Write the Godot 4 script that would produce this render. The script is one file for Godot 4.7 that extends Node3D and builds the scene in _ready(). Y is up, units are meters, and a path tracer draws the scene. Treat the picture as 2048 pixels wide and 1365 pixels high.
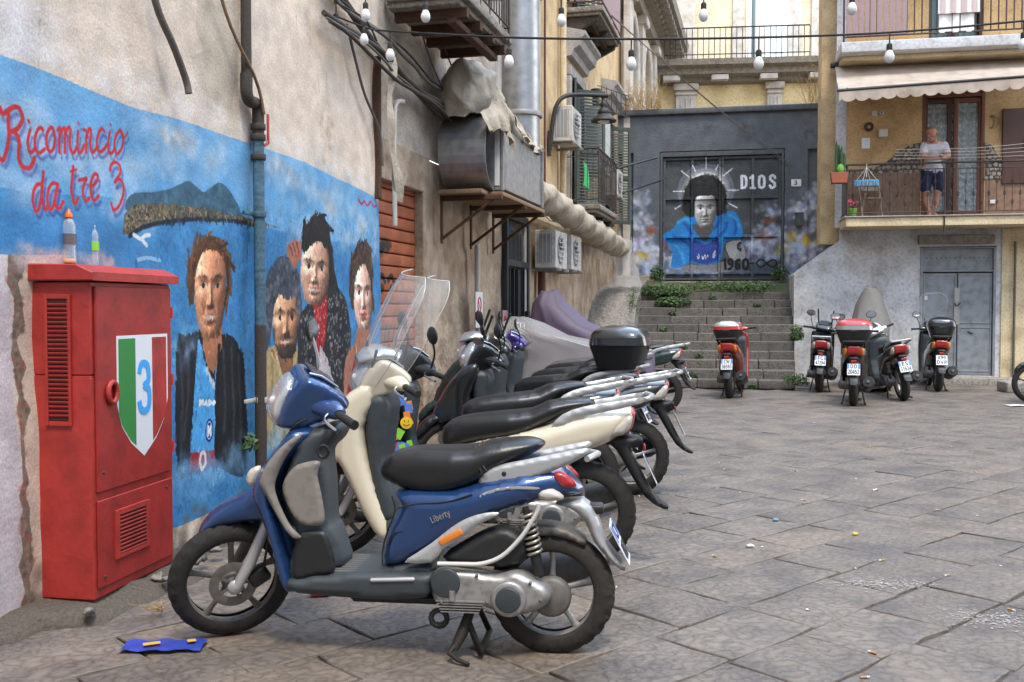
extends Node3D
# A small square at the foot of a flight of steps: parked scooters, a painted wall, a painted gate.
# Axes: y up, metres, -z runs up the street.

var rng := RandomNumberGenerator.new()
var mats := {}
var names := {}
# frame of the left-hand house front: x runs up the street along the wall, z points out of the wall
var LW := Transform3D(Basis(Vector3(.0507, 0, -.99871), Vector3.UP, Vector3(.99871, 0, .0507)), Vector3(-3.346, 0, -.007))

func _ready() -> void:
	rng.seed = 7
	# ---- camera, sky, sun, exposure
	var cam := Camera3D.new()
	cam.name = "camera"
	cam.position = Vector3(0, 1.46, 0)
	cam.rotation_degrees = Vector3(-1.933, 11.19, 0)
	cam.fov = 37.68
	cam.near = .05
	cam.far = 400.0
	add_child(cam)
	cam.current = true
	var we := WorldEnvironment.new()
	we.name = "environment"
	var env := Environment.new()
	env.background_mode = Environment.BG_SKY
	var sm := ProceduralSkyMaterial.new()
	sm.sky_top_color = Color(.66, .75, .87)
	sm.sky_horizon_color = Color(1.0, .985, .96)
	sm.sky_curve = .3
	sm.ground_bottom_color = Color(.25, .24, .23)
	sm.ground_horizon_color = Color(.5, .49, .48)
	sm.sun_angle_max = .0
	sm.sky_energy_multiplier = 1.3
	var sky := Sky.new()
	sky.sky_material = sm
	env.sky = sky
	env.tonemap_mode = Environment.TONE_MAPPER_LINEAR
	env.tonemap_exposure = 3.1
	env.sdfgi_enabled = true
	env.ssao_enabled = true
	env.ssil_enabled = true
	we.environment = env
	add_child(we)
	var sun := DirectionalLight3D.new()
	sun.name = "sun"
	sun.light_energy = .35
	sun.light_angular_distance = 12.0
	sun.light_color = Color(1.0, .96, .9)
	sun.rotation_degrees = Vector3(-62, 28, 0)
	sun.shadow_enabled = true
	add_child(sun)
	# ---- the place
	make_materials()
	build_ground()
	build_stairs()
	build_left_front()
	build_left_far()
	build_painted_gate_wall()
	build_back_houses()
	build_right_house()
	build_square()
	# ---- the things
	build_cabinet()
	build_ducts()
	build_left_things()
	build_string_lights()
	build_balcony_things()
	build_scooters()
	build_plants()
	build_litter()

# ------------------------------------------------------------------ helpers
func lin(r: float, g: float, b: float, a := 1.0) -> Color:
	var c := Color(r, g, b).linear_to_srgb()
	c.a = a
	return c

func P2(a: Array) -> PackedVector2Array:
	var o := PackedVector2Array()
	for i in range(0, a.size(), 2):
		o.append(Vector2(a[i], a[i + 1]))
	return o

func curve2(pts: PackedVector2Array, per := 4, closed := true) -> PackedVector2Array:
	# Catmull-Rom through the points
	var n := pts.size()
	var o := PackedVector2Array()
	var last := n if closed else n - 1
	for i in last:
		var a := pts[(i - 1 + n) % n] if closed else pts[maxi(i - 1, 0)]
		var b := pts[i]
		var c := pts[(i + 1) % n] if closed else pts[i + 1]
		var d := pts[(i + 2) % n] if closed else pts[mini(i + 2, n - 1)]
		for k in per:
			o.append(b.cubic_interpolate(c, a, d, float(k) / per))
	if not closed:
		o.append(pts[n - 1])
	return o

func curve3(pts: Array, per := 6) -> PackedVector3Array:
	var n := pts.size()
	var o := PackedVector3Array()
	for i in n - 1:
		var a: Vector3 = pts[maxi(i - 1, 0)]
		var b: Vector3 = pts[i]
		var c: Vector3 = pts[i + 1]
		var d: Vector3 = pts[mini(i + 2, n - 1)]
		for k in per:
			o.append(b.cubic_interpolate(c, a, d, float(k) / per))
	o.append(pts[n - 1])
	return o

func numbered(called: String) -> String:
	var k: int = names.get(called, 0)
	names[called] = k + 1
	return called if k == 0 else "%s_%03d" % [called, k]

func meta(o: Node, label := "", category := "", group := "", kind := "") -> Node:
	for kv in [["label", label], ["category", category], ["group", group], ["kind", kind]]:
		if kv[1] != "":
			o.set_meta(kv[0], kv[1])
	return o

func thing(called: String, label: String, category: String, xf := Transform3D(), group := "") -> Node3D:
	var o := Node3D.new()
	o.name = numbered(called)
	add_child(o)
	o.transform = xf
	meta(o, label, category, group)
	return o

func lw(x: float, y: float, z: float) -> Transform3D:
	# a thing's frame on the left-hand house front
	return Transform3D(LW.basis, LW * Vector3(x, y, z))

func at(x: float, y: float, z: float, turn := .0) -> Transform3D:
	return Transform3D(Basis(Vector3.UP, deg_to_rad(turn)), Vector3(x, y, z))

# a mesh under construction; triangles run counter-clockwise seen from outside
class MB:
	var v := PackedVector3Array()
	var uv := PackedVector2Array()
	var col := PackedColorArray()
	var ix := PackedInt32Array()
	var t := Transform3D()
	var use_uv := false
	var use_col := false
	var c := Color.WHITE

	func vert(p: Vector3, q := Vector2.ZERO) -> int:
		v.append(t * p)
		uv.append(q)
		col.append(c)
		return v.size() - 1

	func tri(a: int, b: int, d: int) -> void:
		ix.append(a)
		ix.append(b)
		ix.append(d)

	func quad(a: int, b: int, d: int, e: int) -> void:
		tri(a, b, d)
		tri(a, d, e)

	func outward(from: int) -> void:
		# turns the triangles added since «from» so that a closed shape faces outwards
		if ix.size() <= from:
			return
		var s := .0
		var o := v[ix[from]]
		for i in range(from, ix.size(), 3):
			s += (v[ix[i]] - o).dot((v[ix[i + 1]] - o).cross(v[ix[i + 2]] - o))
		if s < .0:
			for i in range(from, ix.size(), 3):
				var k := ix[i + 1]
				ix[i + 1] = ix[i + 2]
				ix[i + 2] = k

	func face(pts: Array) -> void:
		# flat polygon (convex), given counter-clockwise
		var k := v.size()
		for p in pts:
			vert(p)
		for i in range(1, pts.size() - 1):
			tri(k, k + i, k + i + 1)

	func sheet(a: Vector3, b: Vector3, d: Vector3, e: Vector3, ua: Vector2, ud: Vector2) -> void:
		# a quad with texture coordinates: a is lower left (ua), d upper right (ud)
		use_uv = true
		var k := v.size()
		vert(a, ua)
		vert(b, Vector2(ud.x, ua.y))
		vert(d, ud)
		vert(e, Vector2(ua.x, ud.y))
		quad(k, k + 1, k + 2, k + 3)

	func box(o: Vector3, s: Vector3, bev := .0, basis := Basis()) -> MB:
		var from := ix.size()
		var h := s * .5
		if bev <= .0:
			for ax in 3:
				for sg in [-1.0, 1.0]:
					var n := Vector3.ZERO
					n[ax] = sg
					var u := Vector3.ZERO
					u[(ax + 1) % 3] = 1.0
					var w := Vector3.ZERO
					w[(ax + 2) % 3] = sg
					face([o + basis * ((n - u - w) * h), o + basis * ((n + u - w) * h), o + basis * ((n + u + w) * h), o + basis * ((n - u + w) * h)])
			outward(from)
			return self
		var b := minf(bev, minf(h.x, minf(h.y, h.z)) * .95)
		var id := {}
		for ax in 3:
			for k in 8:
				var sg := Vector3(-1 if k & 1 else 1, -1 if k & 2 else 1, -1 if k & 4 else 1)
				var q := (h - Vector3(b, b, b))
				q[ax] = h[ax]
				id[ax * 8 + k] = vert(o + basis * (q * sg))
		for ax in 3:
			var b1 := 1 << ((ax + 1) % 3)
			var b2 := 1 << ((ax + 2) % 3)
			for sgn in 2:
				var k0 := (1 << ax) if sgn else 0
				var q := [id[ax * 8 + k0], id[ax * 8 + (k0 | b1)], id[ax * 8 + (k0 | b1 | b2)], id[ax * 8 + (k0 | b2)]]
				if sgn:
					quad(q[0], q[1], q[2], q[3])
				else:
					quad(q[3], q[2], q[1], q[0])
			# edges parallel to ax, between faces of the other two axes
			var a1 := (ax + 1) % 3
			var a2 := (ax + 2) % 3
			for s1 in 2:
				for s2 in 2:
					var k := (b1 if s1 else 0) | (b2 if s2 else 0)
					var e0: int = id[a1 * 8 + k]
					var e1: int = id[a1 * 8 + (k | (1 << ax))]
					var f1: int = id[a2 * 8 + (k | (1 << ax))]
					var f0: int = id[a2 * 8 + k]
					if s1 == s2:
						quad(e0, e1, f1, f0)
					else:
						quad(f0, f1, e1, e0)
		for k in 8:
			var par := (k & 1) + ((k >> 1) & 1) + ((k >> 2) & 1)
			if par % 2:
				tri(id[k], id[8 + k], id[16 + k])
			else:
				tri(id[k], id[16 + k], id[8 + k])
		# orient every triangle away from the centre (convex shape)
		for i in range(from, ix.size(), 3):
			var pa := v[ix[i]]
			var pb := v[ix[i + 1]]
			var pc := v[ix[i + 2]]
			if (pb - pa).cross(pc - pa).dot((pa + pb + pc) / 3.0 - t * o) < .0:
				var w := ix[i + 1]
				ix[i + 1] = ix[i + 2]
				ix[i + 2] = w
		return self

	func loft(rings: Array, caps := true, closed := true) -> MB:
		var from := ix.size()
		var n: int = rings[0].size()
		var base := v.size()
		for r in rings:
			for p in r:
				vert(p)
		var m := n if closed else n - 1
		for i in rings.size() - 1:
			for j in m:
				var a := base + i * n + j
				var b := base + i * n + (j + 1) % n
				quad(a, b, b + n, a + n)
		if caps and closed:
			for e in 2:
				var r: PackedVector3Array = rings[0] if e == 0 else rings[rings.size() - 1]
				var mid := Vector3.ZERO
				for p in r:
					mid += p
				var k := vert(mid / n)
				var r0 := v.size()
				for p in r:
					vert(p)
				for j in n:
					if e == 0:
						tri(k, r0 + (j + 1) % n, r0 + j)
					else:
						tri(k, r0 + j, r0 + (j + 1) % n)
			outward(from)
		return self

	func tube(path, rad, sides := 8, caps := true, flat := 1.0) -> MB:
		var rings := []
		var n: int = path.size()
		var up := Vector3.UP
		var d0: Vector3 = (path[1] - path[0]).normalized()
		if absf(d0.dot(up)) > .9:
			up = Vector3.RIGHT
		var side := d0.cross(up).normalized()
		for i in n:
			var a: Vector3 = path[maxi(i - 1, 0)]
			var b: Vector3 = path[mini(i + 1, n - 1)]
			var d := (b - a).normalized()
			side = (side - d * side.dot(d)).normalized()
			var w := side.cross(d)
			var r: float = rad[i] if rad is Array or rad is PackedFloat32Array else rad
			var ring := PackedVector3Array()
			for k in sides:
				var an := TAU * k / sides
				ring.append(path[i] + (side * cos(an) + w * sin(an) * flat) * r)
			rings.append(ring)
		return loft(rings, caps)

	func lathe(prof: Array, segs := 24, x := Transform3D(), arc := TAU) -> MB:
		# profile of [radius, height] pairs turned about the y axis of x
		var rings := []
		var from := ix.size()
		var cl := arc >= TAU - .001
		for p in prof:
			var ring := PackedVector3Array()
			for k in (segs if cl else segs + 1):
				var an := arc * k / segs
				ring.append(x * Vector3(cos(an) * p[0], p[1], sin(an) * p[0]))
			rings.append(ring)
		loft(rings, false, cl)
		if cl:
			outward(from)
		return self

	func prism(poly: PackedVector2Array, z0: float, z1: float, bev := .0) -> MB:
		# polygon in x, y pulled along z, with a small chamfer
		var from := ix.size()
		var p := poly
		if Geometry2D.is_polygon_clockwise(p):
			p = p.duplicate()
			p.reverse()
		var n := p.size()
		var inset := p
		if bev > .0:
			inset = PackedVector2Array()
			for i in n:
				var e0 := (p[i] - p[(i - 1 + n) % n]).normalized()
				var e1 := (p[(i + 1) % n] - p[i]).normalized()
				var nn := (Vector2(-e0.y, e0.x) + Vector2(-e1.y, e1.x))
				var l := nn.length()
				inset.append(p[i] + (nn / l * minf(bev / maxf(l * .5, .4), bev * 2.0) if l > .01 else Vector2.ZERO))
		var tris := Geometry2D.triangulate_polygon(inset)
		for e in 2:
			var z := z0 if e == 0 else z1
			var k := v.size()
			for q in inset:
				vert(Vector3(q.x, q.y, z))
			for i in range(0, tris.size(), 3):
				tri(k + tris[i], k + tris[i + 1], k + tris[i + 2])
				var pa := inset[tris[i]]
				var pb := inset[tris[i + 1]]
				var pc := inset[tris[i + 2]]
				if ((pb - pa).cross(pc - pa) > .0) != (e == 1):
					var s := ix.size()
					var w := ix[s - 1]
					ix[s - 1] = ix[s - 2]
					ix[s - 2] = w
		var lev := [[p, z0 + bev], [p, z1 - bev]] if bev > .0 else [[p, z0], [p, z1]]
		var loops := lev
		if bev > .0:
			loops = [[inset, z0], [p, z0 + bev], [p, z1 - bev], [inset, z1]]
		for l in loops.size() - 1:
			for i in n:
				var j := (i + 1) % n
				var a: Vector2 = loops[l][0][i]
				var b: Vector2 = loops[l][0][j]
				var d: Vector2 = loops[l + 1][0][j]
				var e: Vector2 = loops[l + 1][0][i]
				face([Vector3(a.x, a.y, loops[l][1]), Vector3(b.x, b.y, loops[l][1]), Vector3(d.x, d.y, loops[l + 1][1]), Vector3(e.x, e.y, loops[l + 1][1])])
		outward(from)
		return self

	func puff(poly: PackedVector2Array, wf: Callable, r: float, h := .02, zc := .0, one_side := false) -> MB:
		# a cushion-like solid: outline in x, y; half-width from wf; edges rounded over the radius r
		var from := ix.size()
		var b := PackedVector2Array()
		var n := poly.size()
		for i in n:
			var p := poly[i]
			var q := poly[(i + 1) % n]
			var m := maxi(1, roundi(p.distance_to(q) / h))
			for k in m:
				b.append(p.lerp(q, float(k) / m))
		var nb := b.size()
		var pts := b.duplicate()
		var lo := b[0]
		var hi := b[0]
		for p in b:
			lo = lo.min(p)
			hi = hi.max(p)
		var ds := PackedFloat32Array()
		ds.resize(nb)
		var y := lo.y + h * .5
		var row := 0
		while y < hi.y:
			var x := lo.x + (h * .5 if row % 2 else .0)
			while x < hi.x:
				var p := Vector2(x, y)
				if Geometry2D.is_point_in_polygon(p, b):
					var d := 1e9
					for i in nb:
						d = minf(d, p.distance_squared_to(Geometry2D.get_closest_point_to_segment(p, b[i], b[(i + 1) % nb])))
					d = sqrt(d)
					if d > h * .45:
						pts.append(p)
						ds.append(d)
				x += h
			y += h * .9
			row += 1
		var tris := Geometry2D.triangulate_delaunay(pts)
		var good := PackedInt32Array()
		for i in range(0, tris.size(), 3):
			var a := pts[tris[i]]
			var bb := pts[tris[i + 1]]
			var cc := pts[tris[i + 2]]
			if Geometry2D.is_point_in_polygon((a + bb + cc) / 3.0, b):
				good.append(tris[i])
				if (bb - a).cross(cc - a) > .0:
					good.append(tris[i + 1])
					good.append(tris[i + 2])
				else:
					good.append(tris[i + 2])
					good.append(tris[i + 1])
		var zs := PackedFloat32Array()
		for i in pts.size():
			var w: float = wf.call(pts[i])
			var rr := minf(r, w)
			var tt := clampf(ds[i] / maxf(r, .001), .0, 1.0)
			zs.append((w - rr) + rr * sqrt(maxf(.0, 1.0 - (1.0 - tt) * (1.0 - tt))))
		for e in 2:
			var k := v.size()
			for i in pts.size():
				vert(Vector3(pts[i].x, pts[i].y, zc + (zs[i] if e == 0 else (.0 if one_side else -zs[i]))))
			for i in range(0, good.size(), 3):
				if e == 0:
					tri(k + good[i], k + good[i + 1], k + good[i + 2])
				else:
					tri(k + good[i], k + good[i + 2], k + good[i + 1])
			if e == 1:
				var k0 := k - pts.size()
				var cw := Geometry2D.is_polygon_clockwise(b)
				for i in nb:
					var j := (i + 1) % nb
					if cw:
						quad(k0 + i, k0 + j, k + j, k + i)
					else:
						quad(k + i, k + j, k0 + j, k0 + i)
		return self

	func ball(o: Vector3, s: Vector3, seg := 12, basis := Basis()) -> MB:
		var prof := []
		var m := maxi(4, seg / 2)
		for i in m + 1:
			var an := -PI / 2 + PI * i / m
			prof.append([maxf(cos(an), .0001), sin(an)])
		return lathe(prof, seg, Transform3D(basis.scaled_local(s) if false else basis * Basis.from_scale(s), o))

	func mesh() -> ArrayMesh:
		var nrm := PackedVector3Array()
		nrm.resize(v.size())
		var out := PackedInt32Array()
		out.resize(ix.size())
		for i in range(0, ix.size(), 3):
			var a := ix[i]
			var b := ix[i + 1]
			var d := ix[i + 2]
			var n := (v[b] - v[a]).cross(v[d] - v[a])
			nrm[a] += n
			nrm[b] += n
			nrm[d] += n
			out[i] = a
			out[i + 1] = d
			out[i + 2] = b
		for i in nrm.size():
			nrm[i] = nrm[i].normalized() if nrm[i].length_squared() > 1e-20 else Vector3.UP
		var arr := []
		arr.resize(Mesh.ARRAY_MAX)
		arr[Mesh.ARRAY_VERTEX] = v
		arr[Mesh.ARRAY_NORMAL] = nrm
		arr[Mesh.ARRAY_INDEX] = out
		if use_uv:
			arr[Mesh.ARRAY_TEX_UV] = uv
		if use_col:
			arr[Mesh.ARRAY_COLOR] = col
		var m := ArrayMesh.new()
		m.add_surface_from_arrays(Mesh.PRIMITIVE_TRIANGLES, arr)
		return m

func put(mb: MB, called: String, m: Material, parent: Node, xf := Transform3D()) -> MeshInstance3D:
	var o := MeshInstance3D.new()
	o.name = called
	o.mesh = mb.mesh()
	o.material_override = m
	o.transform = xf
	parent.add_child(o, true)
	return o

func piece(mesh: Mesh, called: String, m: Material, parent: Node, xf := Transform3D()) -> MeshInstance3D:
	var o := MeshInstance3D.new()
	o.name = called
	o.mesh = mesh
	o.material_override = m
	o.transform = xf
	parent.add_child(o, true)
	return o

func lone(mb: MB, called: String, m: Material, label: String, category: String, xf := Transform3D(), group := "") -> MeshInstance3D:
	# a thing that is one mesh
	var o := put(mb, numbered(called), m, self, xf)
	meta(o, label, category, group)
	return o

func struct(mb: MB, called: String, m: Material, xf := Transform3D()) -> MeshInstance3D:
	var o := put(mb, called, m, self, xf)
	o.set_meta("kind", "structure")
	return o

func text(s: String, size: float, depth: float, called: String, m: Material, parent: Node, xf: Transform3D, width := .0, bold := true) -> MeshInstance3D:
	var tm := TextMesh.new()
	var f := SystemFont.new()
	f.font_names = PackedStringArray(["Droid Sans"])
	f.font_weight = 700 if bold else 400
	tm.font = f
	tm.text = s
	tm.font_size = 64
	tm.pixel_size = size / 46.0
	tm.depth = depth
	tm.curve_step = 3.0
	var o := piece(tm, called, m, parent, xf)
	if width > .0:
		var w := tm.get_aabb().size.x
		o.transform = xf * Transform3D(Basis.from_scale(Vector3(width / maxf(w, .001), 1, 1)), Vector3.ZERO)
	return o

# ------------------------------------------------------------------ materials
func noise_tex(sd: int, freq: float, stops: Array, size := 256, oct := 4, kind := FastNoiseLite.TYPE_SIMPLEX_SMOOTH, normal := .0) -> NoiseTexture2D:
	var n := FastNoiseLite.new()
	n.noise_type = kind
	n.seed = sd
	n.frequency = freq
	n.fractal_octaves = oct
	var t := NoiseTexture2D.new()
	t.width = size
	t.height = size
	t.seamless = true
	t.noise = n
	if normal > .0:
		t.as_normal_map = true
		t.bump_strength = normal
	elif stops.size():
		var g := Gradient.new()
		var off := PackedFloat32Array()
		var cs := PackedColorArray()
		for s in stops:
			off.append(s[0])
			cs.append(s[1])
		g.offsets = off
		g.colors = cs
		t.color_ramp = g
	return t

func g1(x: float) -> Color:
	return Color(x, x, x)

func mat(called: String, c: Color, rough := .8, metal := .0) -> StandardMaterial3D:
	var m := StandardMaterial3D.new()
	m.resource_name = called
	m.albedo_color = c
	m.roughness = rough
	m.metallic = metal
	mats[called] = m
	return m

func tri(m: StandardMaterial3D, tex: Texture2D, scale: float, bump: Texture2D = null, cm := .0, world := true) -> StandardMaterial3D:
	m.albedo_texture = tex
	m.uv1_triplanar = true
	m.uv1_world_triplanar = world
	m.uv1_scale = Vector3.ONE * scale
	if bump:
		m.heightmap_enabled = true
		m.heightmap_texture = bump
		m.heightmap_scale = cm
	return m

func detail(m: StandardMaterial3D, tex: Texture2D, scale: float) -> StandardMaterial3D:
	m.detail_enabled = true
	m.detail_albedo = tex
	m.detail_blend_mode = BaseMaterial3D.BLEND_MODE_MUL
	m.detail_uv_layer = BaseMaterial3D.DETAIL_UV_2
	m.uv2_triplanar = true
	m.uv2_world_triplanar = true
	m.uv2_scale = Vector3.ONE * scale
	return m

var t_blotch: NoiseTexture2D
var t_fine: NoiseTexture2D
var t_streak: Texture2D
var t_bump: NoiseTexture2D
var t_rough: NoiseTexture2D
var t_stone: NoiseTexture2D
var t_patch: NoiseTexture2D
var t_scuff: NoiseTexture2D

func make_materials() -> void:
	t_blotch = noise_tex(3, .012, [[.0, Color(.78, .76, .74)], [.35, Color(.90, .89, .88)], [.6, Color(.97, .965, .96)], [1.0, Color(1, 1, 1)]], 512, 5)
	t_fine = noise_tex(9, .06, [[.0, g1(.80)], [.45, g1(.96)], [1.0, g1(1.0)]], 512, 5)
	t_bump = noise_tex(5, .05, [], 512, 5)
	t_rough = noise_tex(6, .03, [], 512, 6, FastNoiseLite.TYPE_CELLULAR)
	t_stone = noise_tex(21, .045, [[.0, Color(.52, .51, .50)], [.3, Color(.76, .75, .74)], [.55, Color(.88, .865, .845)], [.8, Color(.96, .94, .91)], [1.0, Color(1, .985, .96)]], 512, 5)
	t_patch = noise_tex(33, .006, [[.0, Color(.80, .78, .76)], [.38, Color(.85, .83, .80)], [.5, Color(.95, .94, .93)], [1.0, Color(1, 1, 1)]], 512, 6)
	t_scuff = noise_tex(41, .03, [[.0, g1(.9)], [.4, g1(.985)], [1.0, g1(1.0)]], 256, 5)
	# walls
	detail(tri(mat("stucco_grey", lin(.58, .505, .425), .95), t_blotch, .35, t_bump, .9), t_fine, .9)
	detail(tri(mat("stucco_white", lin(.60, .595, .60), .95), t_blotch, .28, t_bump, .5), t_fine, .4)
	detail(tri(mat("stucco_ochre", lin(.64, .46, .25), .95), t_blotch, .3, t_bump, .5), t_fine, .7)
	detail(tri(mat("stucco_yellow", lin(.62, .41, .20), .95), t_blotch, .2, t_bump, .4), t_fine, .5)
	detail(tri(mat("stucco_cream", lin(.74, .60, .38), .95), t_blotch, .25, t_bump, .3), t_fine, .6)
	detail(tri(mat("stucco_dirty", lin(.52, .405, .295), .95), t_blotch, .45, t_bump, 1.2), t_patch, .5)
	detail(tri(mat("rough_plaster", lin(.33, .31, .29), .98), t_stone, .8, t_rough, 4.0), t_blotch, .6)
	detail(tri(mat("trim_grey", lin(.42, .39, .37), .9), t_blotch, .4, t_bump, .3), t_fine, .8)
	detail(tri(mat("pale_yellow", lin(.80, .64, .36), .95), t_blotch, .15, t_bump, .2), t_fine, .4)
	detail(tri(mat("pale_cream", lin(.82, .71, .50), .95), t_blotch, .15, t_bump, .2), t_fine, .4)
	detail(tri(mat("trim_pale", lin(.62, .57, .52), .9), t_blotch, .4, t_bump, .3), t_fine, .8)
	detail(tri(mat("stained_stone", lin(.36, .33, .29), .95), t_stone, .9, t_rough, 1.5), t_blotch, .7)
	tri(mat("dark_timber", lin(.07, .055, .042), .95), t_blotch, .8, t_bump, 1.0)  # dark brown for the brackets under the balcony slabs
	tri(mat("concrete", lin(.36, .335, .30), .95), t_stone, .6, t_bump, .8)
	# paving: close tones of basalt with chipped relief and broad worn, dusty patches
	var t_flake := noise_tex(61, .035, [], 512, 3, FastNoiseLite.TYPE_CELLULAR)
	var t_worn := noise_tex(62, .009, [[.0, Color(.74, .735, .735)], [.35, Color(.83, .82, .81)], [.5, Color(.91, .895, .88)], [.62, Color(.95, .925, .89)], [1.0, Color(1, .99, .98)]], 1024, 6)
	var t_vein := noise_tex(63, .016, [[.0, Color(1, .985, .96)], [.45, Color(.93, .915, .895)], [.7, Color(.84, .82, .80)], [.84, Color(.76, .745, .73)], [.93, Color(.64, .63, .62)], [1.0, Color(.54, .53, .525)]], 1024, 5)
	(t_vein.noise as FastNoiseLite).fractal_type = FastNoiseLite.FRACTAL_RIDGED
	for i in 4:
		var c: Color = [lin(.245, .220, .202), lin(.262, .235, .215), lin(.226, .204, .190), lin(.28, .243, .21)][i]
		var m := detail(tri(mat("basalt_%d" % i, c, .6), t_vein, [.75, .62, .85, .7][i], t_flake, 1.1), t_worn, .2)
		m.uv1_offset = Vector3(i * .37, i * .21, i * .13)
		m.roughness_texture = t_scuff
		m.roughness = [.60, .56, .63, .58][i]
	tri(mat("joint_dirt", lin(.11, .10, .09), .95), t_blotch, 2.0, t_bump, .8)
	tri(mat("worn_paint", lin(.48, .46, .44), .9), t_blotch, 2.5, t_bump, .3)
	for i in 3:
		detail(tri(mat("step_stone_%d" % i, [lin(.20, .186, .172), lin(.235, .215, .20), lin(.175, .163, .153)][i], .85), t_stone, .9 + i * .3, t_bump, .9), t_blotch, .8)
	tri(mat("moss", lin(.075, .085, .03), .98), t_stone, 1.6, t_rough, 2.5)
	tri(mat("dirt", lin(.13, .11, .09), .98), t_stone, 2.0, t_rough, 1.5)
	# metals
	tri(mat("galvanised", lin(.42, .43, .44), .42, .85), t_blotch, .9)
	mats.galvanised.roughness_texture = t_scuff
	tri(mat("galvanised_dull", lin(.35, .34, .325), .55, .45), t_blotch, 1.2)
	tri(mat("rust", lin(.12, .06, .035), .9, .1), t_stone, 2.2, t_bump, .5)
	tri(mat("iron_brown", lin(.06, .042, .036), .6, .2), t_blotch, 2.0)
	tri(mat("iron_black", lin(.028, .026, .025), .55, .2), t_blotch, 2.0)
	tri(mat("pipe_dark", lin(.065, .052, .043), .75), t_stone, 2.5)
	detail(tri(mat("pipe_blue", lin(.10, .22, .33), .75), t_stone, 1.2), t_patch, 2.0)
	tri(mat("pipe_cream", lin(.62, .49, .31), .8), t_blotch, .8)
	tri(mat("pipe_rustred", lin(.13, .045, .03), .75), t_stone, 1.4)
	tri(mat("red_paint", lin(.44, .036, .028), .5), t_blotch, .8, t_bump, .15, false)
	mats.red_paint.roughness_texture = t_scuff
	tri(mat("red_paint_dull", lin(.36, .022, .018), .55), t_blotch, .7, t_bump, .15, false)
	mat("vent_shade", lin(.05, .012, .01), .9)  # dark red standing in for the shade inside the cabinet vents
	tri(mat("door_grey_blue", lin(.23, .25, .27), .5), t_blotch, .7, t_bump, .2)
	tri(mat("door_dark", lin(.03, .035, .04), .4, .3), t_scuff, 1.0)
	tri(mat("gate_plain", lin(.075, .082, .09), .55), t_blotch, .9)
	tri(mat("shutter_green", lin(.05, .065, .052), .65), t_scuff, 1.0)
	tri(mat("wood_brown", lin(.15, .05, .025), .5), t_streak if t_streak else t_scuff, 2.0)
	tri(mat("wood_dark", lin(.07, .028, .018), .5), t_scuff, 2.0)
	tri(mat("wood_grey", lin(.36, .27, .19), .8), t_scuff, 2.0)
	tri(mat("plank", lin(.30, .19, .11), .85), t_stone, 1.6)
	mat("white_plastic", lin(.62, .60, .56), .5)
	tri(mat("ac_white", lin(.55, .53, .49), .55), t_blotch, 1.0)
	mat("ac_fins", lin(.30, .30, .29), .6, .3)
	mat("cable_black", lin(.02, .019, .018), .7)
	tri(mat("cable_grey", lin(.13, .115, .1), .85), t_blotch, 3.0)
	mat("cable_pale", lin(.45, .42, .38), .8)
	var tarp := tri(mat("tarp_beige", lin(.44, .37, .28), .55), t_blotch, .8, t_bump, .6)
	tarp.backlight_enabled = true
	tarp.backlight = Color(.25, .2, .15)
	var film := mat("film_clear", Color(.86, .86, .85, .42), .35)
	film.transparency = BaseMaterial3D.TRANSPARENCY_ALPHA
	var film2 := mat("film_milky", Color(.74, .72, .70, .38), .4)
	film2.transparency = BaseMaterial3D.TRANSPARENCY_ALPHA
	tri(mat("cover_grey", lin(.135, .122, .112), .7), t_scuff, 1.5)
	tri(mat("cover_purple", lin(.085, .06, .10), .6), t_scuff, 1.5)
	var aw := tri(mat("awning_cloth", lin(.46, .38, .31), .9), t_blotch, .4)
	aw.backlight_enabled = true
	aw.backlight = Color(.35, .3, .24)
	var gl := mat("glass", Color(.9, .95, .95, .12), .04)
	gl.transparency = BaseMaterial3D.TRANSPARENCY_ALPHA
	var ws := mat("windscreen", Color(.9, .92, .93, .16), .06)
	ws.transparency = BaseMaterial3D.TRANSPARENCY_ALPHA
	mat("glass_dark", lin(.012, .014, .016), .05)
	mats.glass_dark.metallic_specular = .7
	var bg := mat("bulb_glass", lin(.80, .79, .77), .25)
	bg.backlight_enabled = true
	bg.backlight = Color(.4, .4, .4)
	mat("lens_clear", Color(.92, .94, .95, .2), .05).transparency = BaseMaterial3D.TRANSPARENCY_ALPHA
	mat("reflector", lin(.75, .75, .75), .18, .9)
	var rl := mat("lens_red", lin(.42, .012, .01), .12)
	rl.clearcoat_enabled = true
	mat("lens_orange", lin(.75, .22, .012), .15).clearcoat_enabled = true
	mat("lens_milky", lin(.55, .50, .44), .12).clearcoat_enabled = true
	# scooters
	for p in [["paint_blue", lin(.016, .056, .175), .35], ["paint_cream", lin(.70, .63, .48), .0], ["paint_black", lin(.012, .012, .013), .0], ["paint_red", lin(.36, .035, .015), .1], ["paint_grey", lin(.10, .092, .085), .5], ["paint_silver", lin(.42, .42, .43), .55], ["paint_white", lin(.68, .67, .64), .0], ["paint_purple", lin(.06, .035, .22), .3], ["paint_green", lin(.012, .03, .022), .0]]:
		var m := mat(p[0], p[1], .28, p[2])
		m.clearcoat_enabled = true
		m.clearcoat = .9
		m.clearcoat_roughness = .06
	mat("silver_plain", lin(.46, .46, .46), .4, .35)
	tri(mat("alloy", lin(.45, .44, .43), .42, .6), t_blotch, 3.0, null, .0, false)
	tri(mat("alloy_dirty", lin(.20, .185, .17), .6, .35), t_blotch, 3.0, null, .0, false)
	mat("chrome", lin(.7, .7, .7), .12, 1.0)
	mat("spring_steel", lin(.42, .39, .34), .35, .7)
	tri(mat("plastic_charcoal", lin(.043, .053, .060), .5), t_scuff, 2.0, null, .0, false)
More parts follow.
